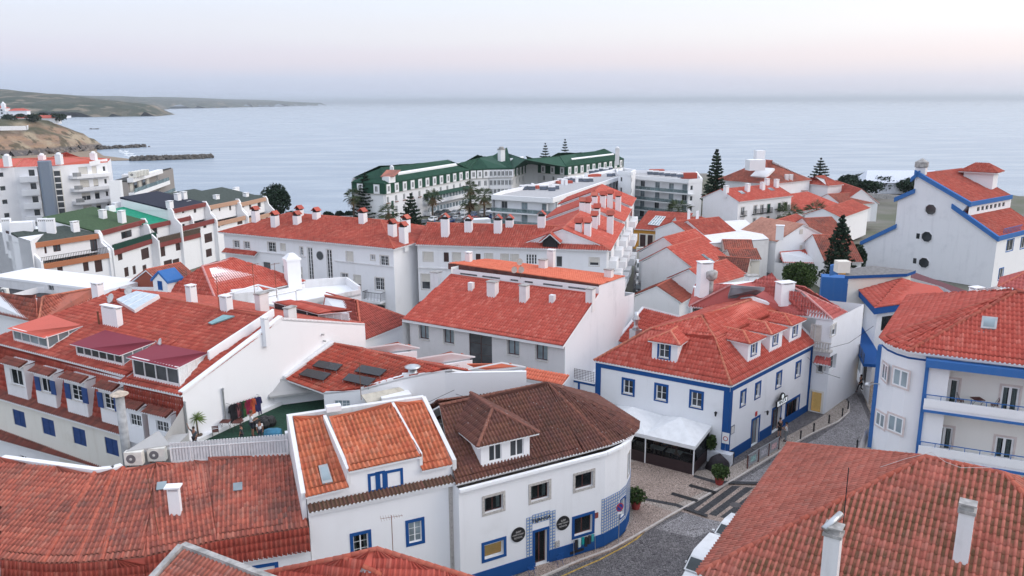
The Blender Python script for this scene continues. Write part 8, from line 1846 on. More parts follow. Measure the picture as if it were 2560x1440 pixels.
def sheet(name,pts,mat,z=0.0,kind='structure',label=None):
 pts=[(P(x,y,0) if not isinstance(x,Vector) else x) for x,y in [(p if isinstance(p,tuple) else (p,None)) for p in pts]] ; ar=sum(pts[i].x*pts[(i+1)%len(pts)].y-pts[(i+1)%len(pts)].x*pts[i].y for i in range(len(pts)))
 if ar<0: pts=pts[::-1]
 from mathutils.geometry import tessellate_polygon
 tri=tessellate_polygon([[Vector((p.x,p.y,0)) for p in pts]]); m=MB(); m.add([(p.x,p.y,z) for p in pts],[tuple(t) for t in tri])
 me=m.build(name,mat,kind=kind);
 import bmesh
 bm=bmesh.new(); bm.from_mesh(me.data); bmesh.ops.recalc_face_normals(bm,faces=bm.faces)
 if bm.faces and sum(f.normal.z for f in bm.faces)<0: bmesh.ops.reverse_faces(bm,faces=bm.faces)
 bm.to_mesh(me.data); bm.free(); return me
def raised(name,pts,mat,h=.12,kb=True):
 q=[P(x,y,0) for x,y in pts]; ar=sum(q[i].x*q[(i+1)%len(q)].y-q[(i+1)%len(q)].x*q[i].y for i in range(len(q)))
 if ar<0: q=q[::-1]
 from mathutils.geometry import tessellate_polygon
 tri=tessellate_polygon([[Vector((p.x,p.y,0)) for p in q]]); m=MB(); n=len(q); m.add([(p.x,p.y,h) for p in q],[t if ((q[t[1]]-q[t[0]]).cross(q[t[2]]-q[t[0]])).z>0 else t[::-1] for t in map(tuple,tri)]); m.add([(p.x,p.y,-.02) for p in q]+[(p.x,p.y,h) for p in q],[(i,(i+1)%n,n+(i+1)%n,n+i) for i in range(n)])
 return m.build(name,mat,kind='structure')
sheet('street',[(1150,1470),(1700,1470),(2300,1600),(2300,1200),(2300,1120),(2190,1000),(2130,900),(2060,780),(2000,780),(2000,1040),(1500,1210),(1480,1300),(1150,1400)],SETT,.004)
sheet('pale_road',[(1560,1295),(1700,1335),(1800,1262),(1905,1190),(2080,1105),(2160,1040),(2165,985),(2130,930),(2085,960),(2040,1040),(1960,1100),(1830,1190),(1725,1248),(1600,1330),(1660,1352),(1740,1340),(1800,1300),(1790,1250)],SETL,.008) if False else None
sheet('pale_road',[(1640,1322),(1735,1345),(1800,1320),(1990,1180),(2170,1110),(2175,1060),(2150,1000),(2120,950),(2100,960),(2126,1010),(2110,1050),(2040,1098),(1975,1127),(1830,1215),(1700,1290)],SETL,.008)
raised('pavement',[(1520,1250),(1575,1345),(1600,1335),(1700,1280),(1760,1244),(1850,1192),(1960,1125),(2030,1087),(2095,1057),(2122,1032),(2118,1005),(2070,960),(2060,1040),(2020,1064),(1830,1168),(1740,1180),(1620,1090),(1560,1050),(1500,1100)],CALC,.10)
raised('terrace_pavement',[(1575,1160),(1570,1250),(1622,1252),(1690,1262),(1752,1235),(1800,1210),(1745,1192),(1600,1152)],CALP,.112)
raised('pavement',[(1290,1445),(1345,1417),(1430,1395),(1510,1372),(1555,1345),(1582,1300),(1582,1262),(1620,1262),(1685,1284),(1640,1312),(1590,1345),(1530,1378),(1450,1408),(1380,1432),(1340,1455)],CALP,.106)
raised('pavement',[(2150,930),(2165,1010),(2190,1060),(2240,1080),(2260,1000),(2200,900)],CALC,.10)
m0=[P(x,y,0) for x,y in ((1716,1247),(1790,1209),(1900,1213),(1930,1225),(1800,1300),(1700,1279))]
sheet('crossing_base',[(1695,1277),(1795,1202),(1915,1212),(1935,1224),(1805,1305),(1770,1298)],CALP,.106 if False else .012)
cx0=(1722,1276);
for k in range(4):
 xa,ya=1716+k*29,1273+k*7; xb,yb=1800+k*33,1211+k*3.4
 sheet('crossing_bar',[(xa-3,ya-1),(xa+16,ya+4),(xb+18,yb+2),(xb-2,yb)],BLKS,.118 if False else .017)
sheet('drain_strip',[(1613,1248),(1690,1262),(1770,1290),(1768,1296),(1688,1269),(1612,1254)],BLKS,.117); sheet('drain_strip',[(1735,1190),(1790,1205),(1900,1208),(1898,1214),(1788,1212),(1733,1196)],BLKS,.118)
YEL=plain('worn yellow paint',(.42,.27,.06),.8,var=.5,scale=6)
yl=[P(x,y,0) for x,y in ((1380,1452),(1440,1425),(1500,1399),(1560,1367),(1592,1347),(1612,1328))]; m=MB()
for a,b_ in zip(yl[:-1],yl[1:]): d=(b_-a).normalized(); n=Vector((-d.y,d.x,0))*.06; m.poly([a-n+Vector((0,0,.012)),b_-n+Vector((0,0,.012)),b_+n+Vector((0,0,.012)),a+n+Vector((0,0,.012))])
m.build('yellow_line',YEL,kind='structure')
m=MB()
kl=[P(x,y,0) for x,y in ((1345,1449),(1450,1403),(1530,1374),(1590,1341),(1685,1285),(1762,1243),(1850,1192),(1960,1124),(2030,1086),(2095,1056),(2122,1032),(2122,1006))]
for a,b_ in zip(kl[:-1],kl[1:]): d=(b_-a).normalized(); n=Vector((-d.y,d.x,0))*.08; m.hexa([a-n,b_-n,b_+n,a+n]+[p+Vector((0,0,.125)) for p in (a-n,b_-n,b_+n,a+n)])
m.build('kerb',plain('limestone kerb',(.52,.47,.43),.8),kind='structure')
for x,y,s in ((1839,1263,.42),(1847,1190,.25),(2082,965,.4),(2104,990,.4),(2155,990,.4)): MB().lathe(P(x,y,0)+Vector((0,0,.02)),[(s,0),(s,.012)],18).solo('manhole_cover',plain('cast iron cover',(.09,.08,.08),.6),'round iron manhole cover '+{1839:'at the striped crossing',1847:'small, beside the planter',2082:'by the left bollards',2104:'between the walkers',2155:'in the lane by the blue corner'}[x],'manhole cover')
for k,(x,y) in enumerate(((1755,1222),(1711,1243))):
 a=P(x,y,.115); MB().cbox(a,2.1,.42,.02,-.62).solo('drain_grate',BLACK,('right','left')+() and ('right hand','left hand')[k]+' dark drain grate in the pinkish paving','drain grate')
sheet('lane',[(1578,780),(1690,780),(1672,700),(1655,655),(1648,620),(1700,560),(1540,560),(1588,640)],SETT,.004)
sheet('square',[(1845,605),(1950,640),(2010,700),(1985,720),(1860,640),(1800,620)],SETT,.004)
sheet_z=-4.9
ASPH=plain('asphalt',(.055,.055,.06),.85,var=.2,scale=1); GRASS=NB('lawn'); GRASS.fin(GRASS.mix(GRASS.ss(GRASS.noise(.8,5),.35,.7),(.035,.075,.02),(.07,.11,.035)),.95,0,.1)
pk=[P(x,y,-4.9) for x,y in ((980,560),(1240,520),(1245,560),(1100,590),(985,590))]; MB().prism([(p.x,p.y) for p in pk],-6,-4.88).build('car_park',ASPH,kind='structure')
pk=[P(x,y,-4.9) for x,y in ((1130,578),(1250,552),(1250,560),(1140,590))]; MB().prism([(p.x,p.y) for p in pk],-6,-4.83).build('lawn',GRASS.m,kind='structure')
# ---- trees
LEAF=NB('leaf clump'); LEAF.fin(LEAF.mix(LEAF.n('ShaderNodeAttribute',attribute_name='tv').outputs['Fac'],(.022,.045,.016),(.075,.115,.035)),.8,0,.2)
LEAFD=NB('dark needle foliage'); LEAFD.fin(LEAFD.mix(LEAFD.n('ShaderNodeAttribute',attribute_name='tv').outputs['Fac'],(.010,.022,.016),(.035,.060,.036)),.85,0,.15)
LEAFR=NB('rusty hedge leaves'); LEAFR.fin(LEAFR.mix(LEAFR.n('ShaderNodeAttribute',attribute_name='tv').outputs['Fac'],(.03,.05,.02),(.16,.065,.035)),.85,0,.15)
PALM=NB('palm frond'); PALM.fin(PALM.mix(PALM.n('ShaderNodeAttribute',attribute_name='tv').outputs['Fac'],(.035,.06,.03),(.10,.125,.06)),.75,0,.2); PALMD=plain('dead palm skirt',(.16,.10,.055),.95,var=.3,scale=3); BARK=plain('bark',(.10,.075,.055),.95,var=.3,scale=3)
def leafmesh(name,centres,size,mat,parent,rngs=(.6,1.3),flat=0.):
 c=np.asarray(centres); n=len(c); A=RNG.normal(size=(n,3)); A[:,2]*=(1-flat); A/=np.linalg.norm(A,axis=1)[:,None]; B=np.cross(A,RNG.normal(size=(n,3))); B/=np.linalg.norm(B,axis=1)[:,None]; s=(size*RNG.uniform(rngs[0],rngs[1],n))[:,None]
 V_=np.stack([c-A*s-B*s*.5,c+A*s*.2-B*s*.6,c+A*s,c-A*s*.3+B*s*.6],1).reshape(-1,3); q=np.arange(4*n).reshape(n,4)
 return fast_mesh(name,V_,q,mat,parent,{'tv':RNG.uniform(0,1,n)})
def bush(base,rx,ry,rz_,n,size,label,mat=None,name='bush',cat='bush',trunk=.0,group=None,lobes=9):
 b=Vector(base); t=thing(name,label,cat,b,group); cs=[]
 L_=RNG.normal(size=(lobes,3)); L_/=np.linalg.norm(L_,axis=1)[:,None]; L_[:,2]=np.abs(L_[:,2])*.9
 for i in range(lobes):
  k=n//lobes; d=RNG.normal(size=(k,3)); d/=np.linalg.norm(d,axis=1)[:,None]; r_=RNG.uniform(.75,1.05,k)[:,None]*.45; cs.append((L_[i]*.62+d*r_))
 d=RNG.normal(size=(n//2,3)); d/=np.linalg.norm(d,axis=1)[:,None]; cs.append(d*RNG.uniform(.6,.95,n//2)[:,None]*np.array([1,1,.9]))
 c=np.concatenate(cs)*np.array([rx,ry,rz_])+np.array([b.x,b.y,b.z+trunk+rz_*.85]); c=c[c[:,2]>b.z+.02+trunk*.6]
 leafmesh('crown',c,size,mat or LEAF.m,t)
 MB().tube([b-Vector((0,0,.1)),b+Vector((.05,.02,trunk+rz_*.7))],[max(.06,rx*.07),max(.03,rx*.04)],7).build('trunk',BARK,t);
 if trunk or rx>1.2:
  for k in range(4): a=k*1.6; MB().tube([b+Vector((0,0,trunk+rz_*.2)),b+Vector((math.cos(a)*rx*.5,math.sin(a)*ry*.5,trunk+rz_*.9))],[rx*.03,rx*.012],5).build('limb',BARK,t)
 return t
def norfolk(base,h,w,label,tiers=16,bare=.18,dens=1.0,droop=0.):
 b=Vector(base); t=thing('norfolk_pine',label,'tree',b); MB().tube([b-Vector((0,0,.3)),b+Vector((0,0,h*.5)),b+Vector((0,0,h))],[h*.018,h*.011,.03],8).build('trunk',BARK,t)
 cs=[]; br=MB()
 for i in range(tiers):
  f=i/(tiers-1); z=h*(bare+(1-bare)*f**.92); R_=w*(1-f)**.75*(.85+.25*RNG.uniform())+.15; nb=6 if i%2 else 7
  off=RNG.uniform(0,6.28)
  for k in range(nb):
   a=off+k*2*math.pi/nb+RNG.uniform(-.15,.15); R2=R_*RNG.uniform(.75,1.08); up=.16*R2*(1-f)+.25; d=np.array([math.cos(a),math.sin(a),0]); s=np.array([-math.sin(a),math.cos(a),0])
   tip=Vector((b.x,b.y,b.z+z))+Vector(tuple(d*R2))+Vector((0,0,up-droop*R2)); br.tube([Vector((b.x,b.y,b.z+z)),tip],[.05,.02],4,cap=False)
   n=int((10+R2*9)*dens); u=RNG.uniform(.18,1,n); wv=(.10+.22*R2*(1-np.abs(u-.55)))*RNG.uniform(-1,1,n)
   cs.append(np.array([b.x,b.y,b.z+z])+d*(u*R2)[:,None]+s*wv[:,None]+np.stack([0*u,0*u,u**1.6*(up-droop*R2)+RNG.uniform(-.12,.16,n)],1))
 br.build('branches',BARK,t,kind='stuff'); leafmesh('foliage',np.concatenate(cs),.17+.010*h,LEAFD.m,t,flat=.5)['kind']='stuff'; return t
def palm(base,h,r_,label,group=None,skirt=True):
 b=Vector(base); t=thing('palm_tree',label,'palm tree',b,group); MB().tube([b-Vector((0,0,.3)),b+Vector((0,0,h*.5)),b+Vector((.1,0,h))],[.36,.28,.32],9).build('trunk',BARK,t); tp=b+Vector((.1,0,h))
 V_=[];Q_=[];TV=[];k0=0
 for i in range(52):
  a=RNG.uniform(0,6.28); e=RNG.uniform(-.55,1.35); d=np.array([math.cos(a)*math.cos(e),math.sin(a)*math.cos(e),math.sin(e)]); s=np.array([-math.sin(a),math.cos(a),0]); R_=r_*RNG.uniform(.8,1.1)
  hub=np.array(tp)+d*R_*.48-np.array([0,0,.06*R_]);
  for j in range(11):   # fan of leaflets
   g=(j-5)/5*1.25; dd=d*math.cos(g)+s*math.sin(g); en=hub+dd*R_*.55+np.array([0,0,-.16*R_*RNG.uniform(.6,1.3)]); ww=np.cross(dd,d+np.array([.01,.02,.3])); ww/=np.linalg.norm(ww)+1e-6
   V_+= [hub-ww*.02,hub+dd*R_*.3+ww*.05,en,hub+dd*R_*.3-ww*.05]; Q_.append([k0,k0+1,k0+2,k0+3]); TV.append(RNG.uniform(0,1)); k0+=4
  V_+= [np.array(tp)+s*.03,hub+s*.02,hub-s*.02,np.array(tp)-s*.03]; Q_.append([k0,k0+1,k0+2,k0+3]); TV.append(.5); k0+=4
 fast_mesh('crown',V_,Q_,PALM.m,t,{'tv':TV})
 if skirt:
  V_=[];Q_=[];k0=0
  for i in range(150):
   a=RNG.uniform(0,6.28); z=RNG.uniform(-.9,.1); R_=r_*RNG.uniform(.3,.62); d=np.array([math.cos(a),math.sin(a),0]); s=np.array([-math.sin(a),math.cos(a),0])*.10; p0=np.array(tp)+np.array([0,0,z]); p1=p0+d*R_-np.array([0,0,R_*RNG.uniform(.6,1.5)]); V_+= [p0-s*.3,p1-s,p1+s,p0+s*.3]; Q_.append([k0,k0+1,k0+2,k0+3]); k0+=4
  fast_mesh('dead_leaf_skirt',V_,Q_,PALMD,t)
 return t
def tree_at(px,yb,yt,z,fn,*a,**k): b=P(px,yb,z); return fn(b,topz(b,yt)-z,*a,**k)
tree_at(2090,735,545,0,norfolk,3.0,'tall norfolk island pine left of the big blank gable',17,.12,1.1)
tree_at(1783,560,378,-1,norfolk,3.4,'tall slim norfolk pine beside the white flats',17,.25,1.2)
b=P(2046,452,0); tree_at(2046,480,398,-2,norfolk,4.8,'broad norfolk pine against the sea behind the square house',11,.1,1.6)
tree_at(1363,430,360,-5,norfolk,3.8,'dense rounded norfolk pine behind the green hotel roof',10,.1,2.0); tree_at(1412,430,350,-5,norfolk,3.6,'pointed norfolk pine behind the green hotel roof',11,.1,1.4)
tree_at(918,558,436,-5,norfolk,4.6,'large norfolk pine at the left corner of the hotel',15,.1,1.8); tree_at(1030,590,487,-5,norfolk,4.2,'scruffy norfolk pine in front of the hotel facade',12,.05,1.8)
for i,(x,yb,yt,z,r_,lab) in enumerate(((886,560,480,-5,3.3,'palm with brown skirt left of the hotel pine'),(1082,545,482,-5,3.3,'palm in front of the hotel verandas'),(1177,530,460,-5,3.4,'tall palm behind the parked cars'),(1174,546,493,-5,3.4,'palm with drooping brown leaves among the parked cars'),(1211,548,479,-5,3.5,'palm nearest the flats at the car park edge'),(972,580,520,-5,3.6,'bright low palm behind the orange roof'),(1692,600,513,0,3.6,'palm with brown skirt above the garages'),(1968,600,520,0,3.6,'palm left in front of the long red roof'),(2034,590,516,0,3.4,'palm right in front of the long red roof'),(2108,560,512,0,3.0,'small palm behind the white chimney'))):
 bb_=P(x,yb,z); palm(bb_,topz(bb_,yt)-z-1.2,r_,lab)
bush(P(1997,742,0),2.75,2.7,2.5,4200,.17,'large round dark green tree behind the shop',LEAF.m,'round_tree','tree',1.0)
bush(P(2030,790,0),4.2,2.2,1.7,3200,.18,'dark hedge mass between round tree and blue porch',LEAFD.m,'hedge','hedge'); bush(P(2128,705,0),2.2,2.2,3.0,2200,.2,'dark tree against the left edge of the blank gable',LEAFD.m,'dark_tree','tree',1)
for x,y,rx,rz_,lab,mt in ((1690,700,2.4,2.6,'rusty green hedge tree along the lane wall, nearest the gate',LEAFR.m),(1680,735,2.3,2.6,'rusty green hedge tree in the middle of the lane hedge',LEAFR.m),(1705,715,2.2,2.9,'green hedge tree against the white lane house',LEAFR.m),(1685,765,2.0,2.4,'dark hedge tree at the near end of the lane hedge',LEAFD.m),(1700,780,1.7,1.6,'small bright green bush at the near end of the lane',LEAF.m),(1675,665,1.5,2.2,'slim dark bush beside the gate pillar',LEAFD.m),(1610,775,1.6,1.2,'low green bush beside the turquoise pool cover',LEAF.m)): bush(P(x,y,0),rx,rx,rz_,1500,.2,lab,mt,'hedge_tree','tree',.4)
for x,y,z,rx,rz_,lab in ((700,537,-6,4,4.5,'dark shrubby tree at the end of the terraced row'),(690,520,-8,5,5,'dark shrub on the cliff edge behind the terraces')): bush(P(x,y,z),rx,rx,rz_,1500,.4,lab,LEAFD.m,'shrub','shrub')
for k,x in enumerate((728,822,850,872)): bush(P(x,548,-5),1.7,1.7,1.4,500,.25,('first','second','third','fourth')[k]+' clipped round bush from the left on the sea promenade',LEAFD.m)
for k,(x,y,rx) in enumerate(((2135,476,7),(2168,474,8),(2205,482,6),(2250,478,8),(2280,485,6),(2150,490,8))): bush(P(x,y,-4),rx,rx*.7,3.4,1500,.45,('far left','large left','middle','round topped','right hand','low front')[k]+' tamarisk bush on the sea front by the white tent',LEAFD.m,'coastal_bush','bush')
for k,(x,y) in enumerate(((25,306),(55,303),(85,305),(105,300),(150,303),(140,301))): bush(P(x,y,10),9,7,5,500,.9,('first','second','third','fourth','fifth','sixth')[k]+' dark bush from the left on the headland top',LEAFD.m,'headland_bush','bush')
b=P(2240,480,-4); t=thing('marquee_tent','pale ridged marquee tent by the sea on the right','tent',b); MB().cbox(b,26,12,4,-.1).build('tent_wall',plain('pale canvas',(.60,.63,.70),.7),t); R=Matrix.Rotation(-.1,3,'Z'); pr_=[b+R@Vector(v) for v in ((-13.4,-6.4,4),(13.4,-6.4,4),(13.4,6.4,4),(-13.4,6.4,4),(-11,0,8),(13,0,8))]; MB().add(pr_,[(0,1,5,4),(2,3,4,5),(1,2,5),(3,0,4)]).build('tent_roof',plain('pale canvas roof',(.62,.66,.74),.6),t)
m=MB().box(P(2105,490,-3),P(2330,505,-3)-P(2105,490,-3),Vector((0,1,0)),Vector((0,0,1.5))); m.solo('promenade_wall',CONC,'low grey promenade wall before the coastal bushes','wall')
m=MB(); a=P(690,556,-4.5); b_=P(985,548,-4.5); d=(b_-a); k=int(d.length/1.2)
for i in range(k): m.box(a+d*i/k,Vector((.15,0,0)),Vector((0,.15,0)),Vector((0,0,1.2)))
m.box(a+Vector((0,0,1.2)),d,Vector((0,.2,0)),Vector((0,0,.15))).box(a-Vector((0,0,1)),d,Vector((0,.3,0)),Vector((0,0,1.1))); m.solo('promenade_railing',WHITEO,'white promenade railing along the cliff edge','railing')
# ---- haze
hz=NB('coastal haze'); hz.t.nodes.remove(hz.b); pv=hz.n('ShaderNodeVolumePrincipled'); pv.inputs['Color'].default_value=(.86,.93,1,1); pv.inputs['Density'].default_value=6e-5; pv.inputs['Anisotropy'].default_value=.55; hz.l(pv.outputs[0],hz.o.inputs['Volume'])
o=MB().prism([(-59000,-1900),(59000,-1900),(59000,69000),(-59000,69000)],SEA-1.2,165).build('haze',hz.m,kind='stuff')
# vehicles
CARM={}
def carpaint(name,c):
 if name not in CARM:
  b=NB(name); b.b.inputs['Coat Weight'].default_value=.6; b.b.inputs['Coat Roughness'].default_value=.06; n=b.noise(1.5,4); b.fin(b.mix(b.ss(n,.4,.8),c,tuple(x*.85+.01 for x in c)),.35,0,.5); CARM[name]=b.m
 return CARM[name]
CW=carpaint('white car paint',(.74,.75,.76)); CS=carpaint('silver car paint',(.38,.40,.42)); CK=carpaint('black car paint',(.02,.02,.024)); CB=carpaint('blue car paint',(.03,.07,.20)); CG=carpaint('dark grey car paint',(.08,.09,.10)); CRD=carpaint('red car paint',(.28,.03,.03))
RUB=plain('tyre rubber',(.02,.02,.02),.8); RIM=plain('alloy rim',(.45,.46,.48),.3,.7); CGL=glass('car glass',(.02,.03,.035),.05); LMP=plain('head lamp',(.6,.62,.65),.15); TLM=plain('tail lamp',(.35,.02,.02),.25)
SHP={'car':dict(L=4.2,W=1.78,st=[(-2.1,.55,.30,.72),(-1.95,.80,.26,.86),(-1.2,.88,.22,.93),(.0,.89,.20,.94),(1.0,.88,.22,.90),(1.7,.82,.25,.80),(2.1,.60,.32,.62)],cab=[(-1.85,.66,.90),(-1.35,.68,1.40),(-.2,.70,1.48),(.35,.68,1.42),(1.15,.70,.92)]),
 'van':dict(L=4.7,W=1.88,st=[(-2.35,.80,.30,1.0),(-2.3,.90,.26,1.1),(-1.2,.93,.22,1.12),(.6,.93,.22,1.12),(1.4,.90,.24,1.05),(2.1,.84,.28,.92),(2.35,.62,.34,.72)],cab=[(-2.3,.82,1.1),(-2.15,.80,1.85),(.4,.80,1.90),(.95,.76,1.78),(1.65,.78,1.08)]),
 'suv':dict(L=4.5,W=1.9,st=[(-2.25,.75,.38,.95),(-2.1,.90,.32,1.05),(-1.2,.94,.28,1.08),(.6,.94,.28,1.08),(1.4,.92,.30,1.02),(2.05,.86,.34,.92),(2.25,.66,.40,.74)],cab=[(-2.1,.74,1.06),(-1.75,.74,1.62),(-.1,.76,1.70),(.45,.74,1.62),(1.15,.78,1.06)])}
CARS={}
def car(base,rz,kind,mat,label,group=None,sc=1.0,cat=None):
 key=(kind,mat.name)
 if key not in CARS:
  s=SHP[kind]; t=thing('parked_'+('car' if kind!='van' else 'van'),'x','car',(0,0,0)); m=MB(); vs=[]; n=len(s['st'])
  for x,w,z0,z1 in s['st']: vs+= [(x,-w*.9,z0),(x,-w,z0+.12),(x,-w,z1-.16),(x,-w*.90,z1),(x,w*.90,z1),(x,w,z1-.16),(x,w,z0+.12),(x,w*.9,z0)]
  fs=[(8*i+k,8*i+(k+1)%8,8*i+8+(k+1)%8,8*i+8+k) for i in range(n-1) for k in range(8)]+[tuple(range(8))[::-1],tuple(8*(n-1)+k for k in range(8))]
  m.add(vs,fs); c=s['cab']; vs=[]; zb=c[0][2]
  for x,w,z in c: vs+= [(x,-(w+.12 if z<1.15 else w),z),(x,(w+.12 if z<1.15 else w),z)]
  b=len(c); top=[(2*i,2*i+1,2*i+3,2*i+2) for i in range(b-1)]; sides=[tuple(2*i for i in range(b)),tuple(2*i+1 for i in range(b-1,-1,-1))]
  m.add(vs,top+sides); m.build('body',mat,t,smooth=False,bevel=.035)
  def pane(pts): MB().poly(pts).build('window',CGL,t)
  x0,x1,x2,x3,x4=c; e=.012
  f=lambda a,b_,k:a+(b_-a)*k
  pane([(f(x3[0],x4[0],.12)+e,-x3[1]*.92,f(x3[2],x4[2],.12)+e),(f(x3[0],x4[0],.92)+e,-x4[1]*1.0,f(x3[2],x4[2],.92)+e),(f(x3[0],x4[0],.92)+e,x4[1]*1.0,f(x3[2],x4[2],.92)+e),(f(x3[0],x4[0],.12)+e,x3[1]*.92,f(x3[2],x4[2],.12)+e)])
  pane([(f(x0[0],x1[0],.25)-e,-x0[1]*.9,f(x0[2],x1[2],.25)+e),(f(x0[0],x1[0],.9)-e,-x1[1]*.9,f(x0[2],x1[2],.9)+e),(f(x0[0],x1[0],.9)-e,x1[1]*.9,f(x0[2],x1[2],.9)+e),(f(x0[0],x1[0],.25)-e,x0[1]*.9,f(x0[2],x1[2],.25)+e)])
  for sg in(-1,1):
   ww=max(p[1] for p in c)+.03
   for a,b_ in (((x1[0]-.1),-.15),(-.05,x3[0]+.35)):
    zt=x2[2]-.14; pane([(a,sg*(ww+.09),zb+.06),(b_,sg*(ww+.09),zb+.06),(min(b_,x3[0]+.05),sg*ww,zt-.05),(max(a,x1[0]+.05),sg*ww,zt-.03)])
   MB().cbox((.95,sg*(s['W']/2+.06),zb+.02),.14,.16,.12).build('mirror',mat,t)
   xf=s['st'][-1][0]; MB().cbox((xf-.10,sg*s['W']*.31,s['st'][-1][3]-.20),.16,.34,.13).build('headlight',LMP,t); MB().cbox((s['st'][0][0]+.02,sg*s['W']*.36,s['st'][0][3]-.28),.10,.20,.20).build('tail_light',TLM,t)
   for xx in (-1.30,1.30):
    wv=MB().lathe((xx,sg*(s['W']/2-.16),.32),[(.32,-.10),(.33,0),(.32,.10)],16,axis=(0,sg,0)).build('wheel',RUB,t); MB().lathe((xx,sg*(s['W']/2-.055),.32),[(.20,0),(.19,.015)],12,axis=(0,sg,0)).build('rim',RIM,wv)
  MB().cbox((s['st'][-1][0]+.0,0,.42),.05,.5,.11).build('number_plate',plain('number plate',(.7,.7,.68),.5),t); MB().cbox((s['st'][-1][0]-.0,0,.30),.06,s['W']*.7,.10).build('bumper_grille',BLACK,t)
  CARS[key]=t; r=t; first=True
 else:
  src=CARS[key]; r=src.copy(); COL.objects.link(r); ORG[r.name]=Vector((0,0,0))
  for ch in list(src.children):
   c=ch.copy(); COL.objects.link(c); c.parent=r
   for g in ch.children: d=g.copy(); COL.objects.link(d); d.parent=c
 r.location=Vector(base); r.rotation_euler=(0,0,rz); r.scale=(sc,sc,sc)
 for k_ in('group',):
  if k_ in r: del r[k_]
 return tag(r,label,cat or ('van' if kind=='van' else 'car'),group)
rd=math.radians
car(P(1830,1338,.5)*1-Vector((0,0,.5)),rd(-128),'car',CW,'white car parked farther up the street beside the big mossy roof'); car(P(1768,1424,.5)-Vector((0,0,.5)),rd(-126),'van',CW,'white car parked nearest the bottom edge, half hidden by the mossy roof',cat='car')
car(P(1602,679,0),rd(-98),'van',CW,'white van parked in the lane closest to the green gate'); car(P(1602,712,0),rd(-97),'suv',CW,'white pickup parked in the middle of the lane',cat='pickup'); car(P(1600,735,0),rd(-96),'suv',CK,'black car parked at the near end of the lane')
car(P(1612,620,0),rd(-150),'car',CK,'black car in front of the brown garage doors'); car(P(1646,620,0),rd(-115),'car',CW,'small white car beside the camper van'); car(P(1682,627,0),rd(-170),'car',CS,'small silver car at the lane corner')
b=P(1665,619,0); cv=car(b,rd(-105),'van',carpaint('camper white',(.76,.77,.78)),'white camper van with overcab bed by the garages',cat='camper van');
m=MB(); m.cbox((-.5,0,1.1),4.4,2.0,1.75).cbox((1.6,0,1.9),1.3,1.9,.95); ORG[cv.name]=Vector((0,0,0)); mm_=m.build('living_box',carpaint('camper white',(.76,.77,.78)),cv,bevel=.08)
car(P(1880,632,0),rd(-160),'car',CG,'dark green grey car on the small square'); car(P(1897,655,0),rd(-100),'van',CW,'white van beside the old quarter roofs on the square'); car(P(1928,692,0),rd(-110),'suv',CK,'black car squeezed into the alley by the peach roofed house'); car(P(1890,612,0),rd(-170),'car',CB,'blue car in front of the town house')
lot=[(1075,571,CW),(1092,566,CK),(1108,561,CS),(1125,557,CB),(1064,560,CG),(1082,553,CW),(1098,549,CK),(1112,546,CW),(1128,544,CG),(1143,549,CS),(1158,546,CW),(1150,558,CK),(1138,536,CS),(1160,535,CW),(1172,556,CW),(1188,552,CRD),(1183,541,CB),(1200,546,CK),(1222,540,CG),(1208,534,CS),(1235,545,CB),(1096,538,CK),(1112,535,CG)]
cn_={CW.name:'white',CK.name:'black',CS.name:'silver',CB.name:'blue',CG.name:'dark grey',CRD.name:'red'}
ordn=['first','second','third','fourth','fifth','sixth','seventh','eighth','ninth']; cnt={}
for x,y,mt in sorted(lot,key=lambda q:q[0]):
 k=cnt.get(mt.name,0); cnt[mt.name]=k+1; car(P(x,y,-4.87),rd(70+RNG.uniform(-6,6)+(180 if k%2 else 0)),'car',mt,('%s %s car from the left in the hotel car park'%(ordn[k],cn_[mt.name])) if mt is not CRD else 'only red car in the hotel car park','cars in the hotel car park')
car(P(1150,580,-4.9),rd(20),'suv',CB,'dark blue car on the road in front of the lawn'); car(P(1213,572,-4.9),rd(15),'car',CB,'blue car beside the white kiosk')
MB().cbox(P(1195,578,-4.9),6.5,3.2,3.4,.3).solo('kiosk',WHITEN,'small white kiosk at the car park entrance','kiosk')
MB().tube([P(1088,585,-4.9),P(1088,585,-4.9)+Vector((0,0,4))],.12,6).cbox(P(1084,585,-1.2),4.2,.3,1.5).solo('blue_sign',BLUEL,'blue sign board on posts at the edge of the lawn','sign')
t=thing('lane_gate','green double gate between white pillars at the end of the lane','gate',P(1620,655,0)); ga=P(1595,655,0); gb=P(1655,653,0); d=(gb-ga)
for f in (0,.16,.98): MB().cbox(ga+d*f,.7,.7,2.8,0).build('pillar',CREAM,t)
for f0,f1 in ((.03,.12),(.21,.57),(.58,.94)):
 MB().box(ga+d*f0,d*(f1-f0),Vector((0,.06,0)),Vector((0,0,1.8))).build('gate_leaf',FRD,t); m=MB()
 for k in range(9): m.box(ga+d*(f0+(f1-f0)*k/8.5),Vector((.05,0,0)),Vector((0,-.04,0)),Vector((0,0,2.1)))
 m.build('gate_bars',BLACK,t)
m=MB(); a=P(1662,655,0); b=P(1683,653,0)
for k in range(12): m.box(a+(b-a)*k/12,Vector((.08,0,0)),Vector((0,.08,0)),Vector((0,0,1.5)))
m.box(a+Vector((0,0,1.5)),b-a,Vector((0,.2,0)),Vector((0,0,.15))); m.solo('white_balustrade',WHITEN,'short white balustrade right of the lane gate','balustrade')
m=MB(); wl=[P(1655,660,0),P(1668,700,0),P(1690,780,0)]
for a,b in zip(wl[:-1],wl[1:]): m.box(a,b-a,Vector((.35,0,0)),Vector((0,0,1.1)))
m.solo('lane_wall',CREAM,'low cream wall along the hedge side of the lane','wall')
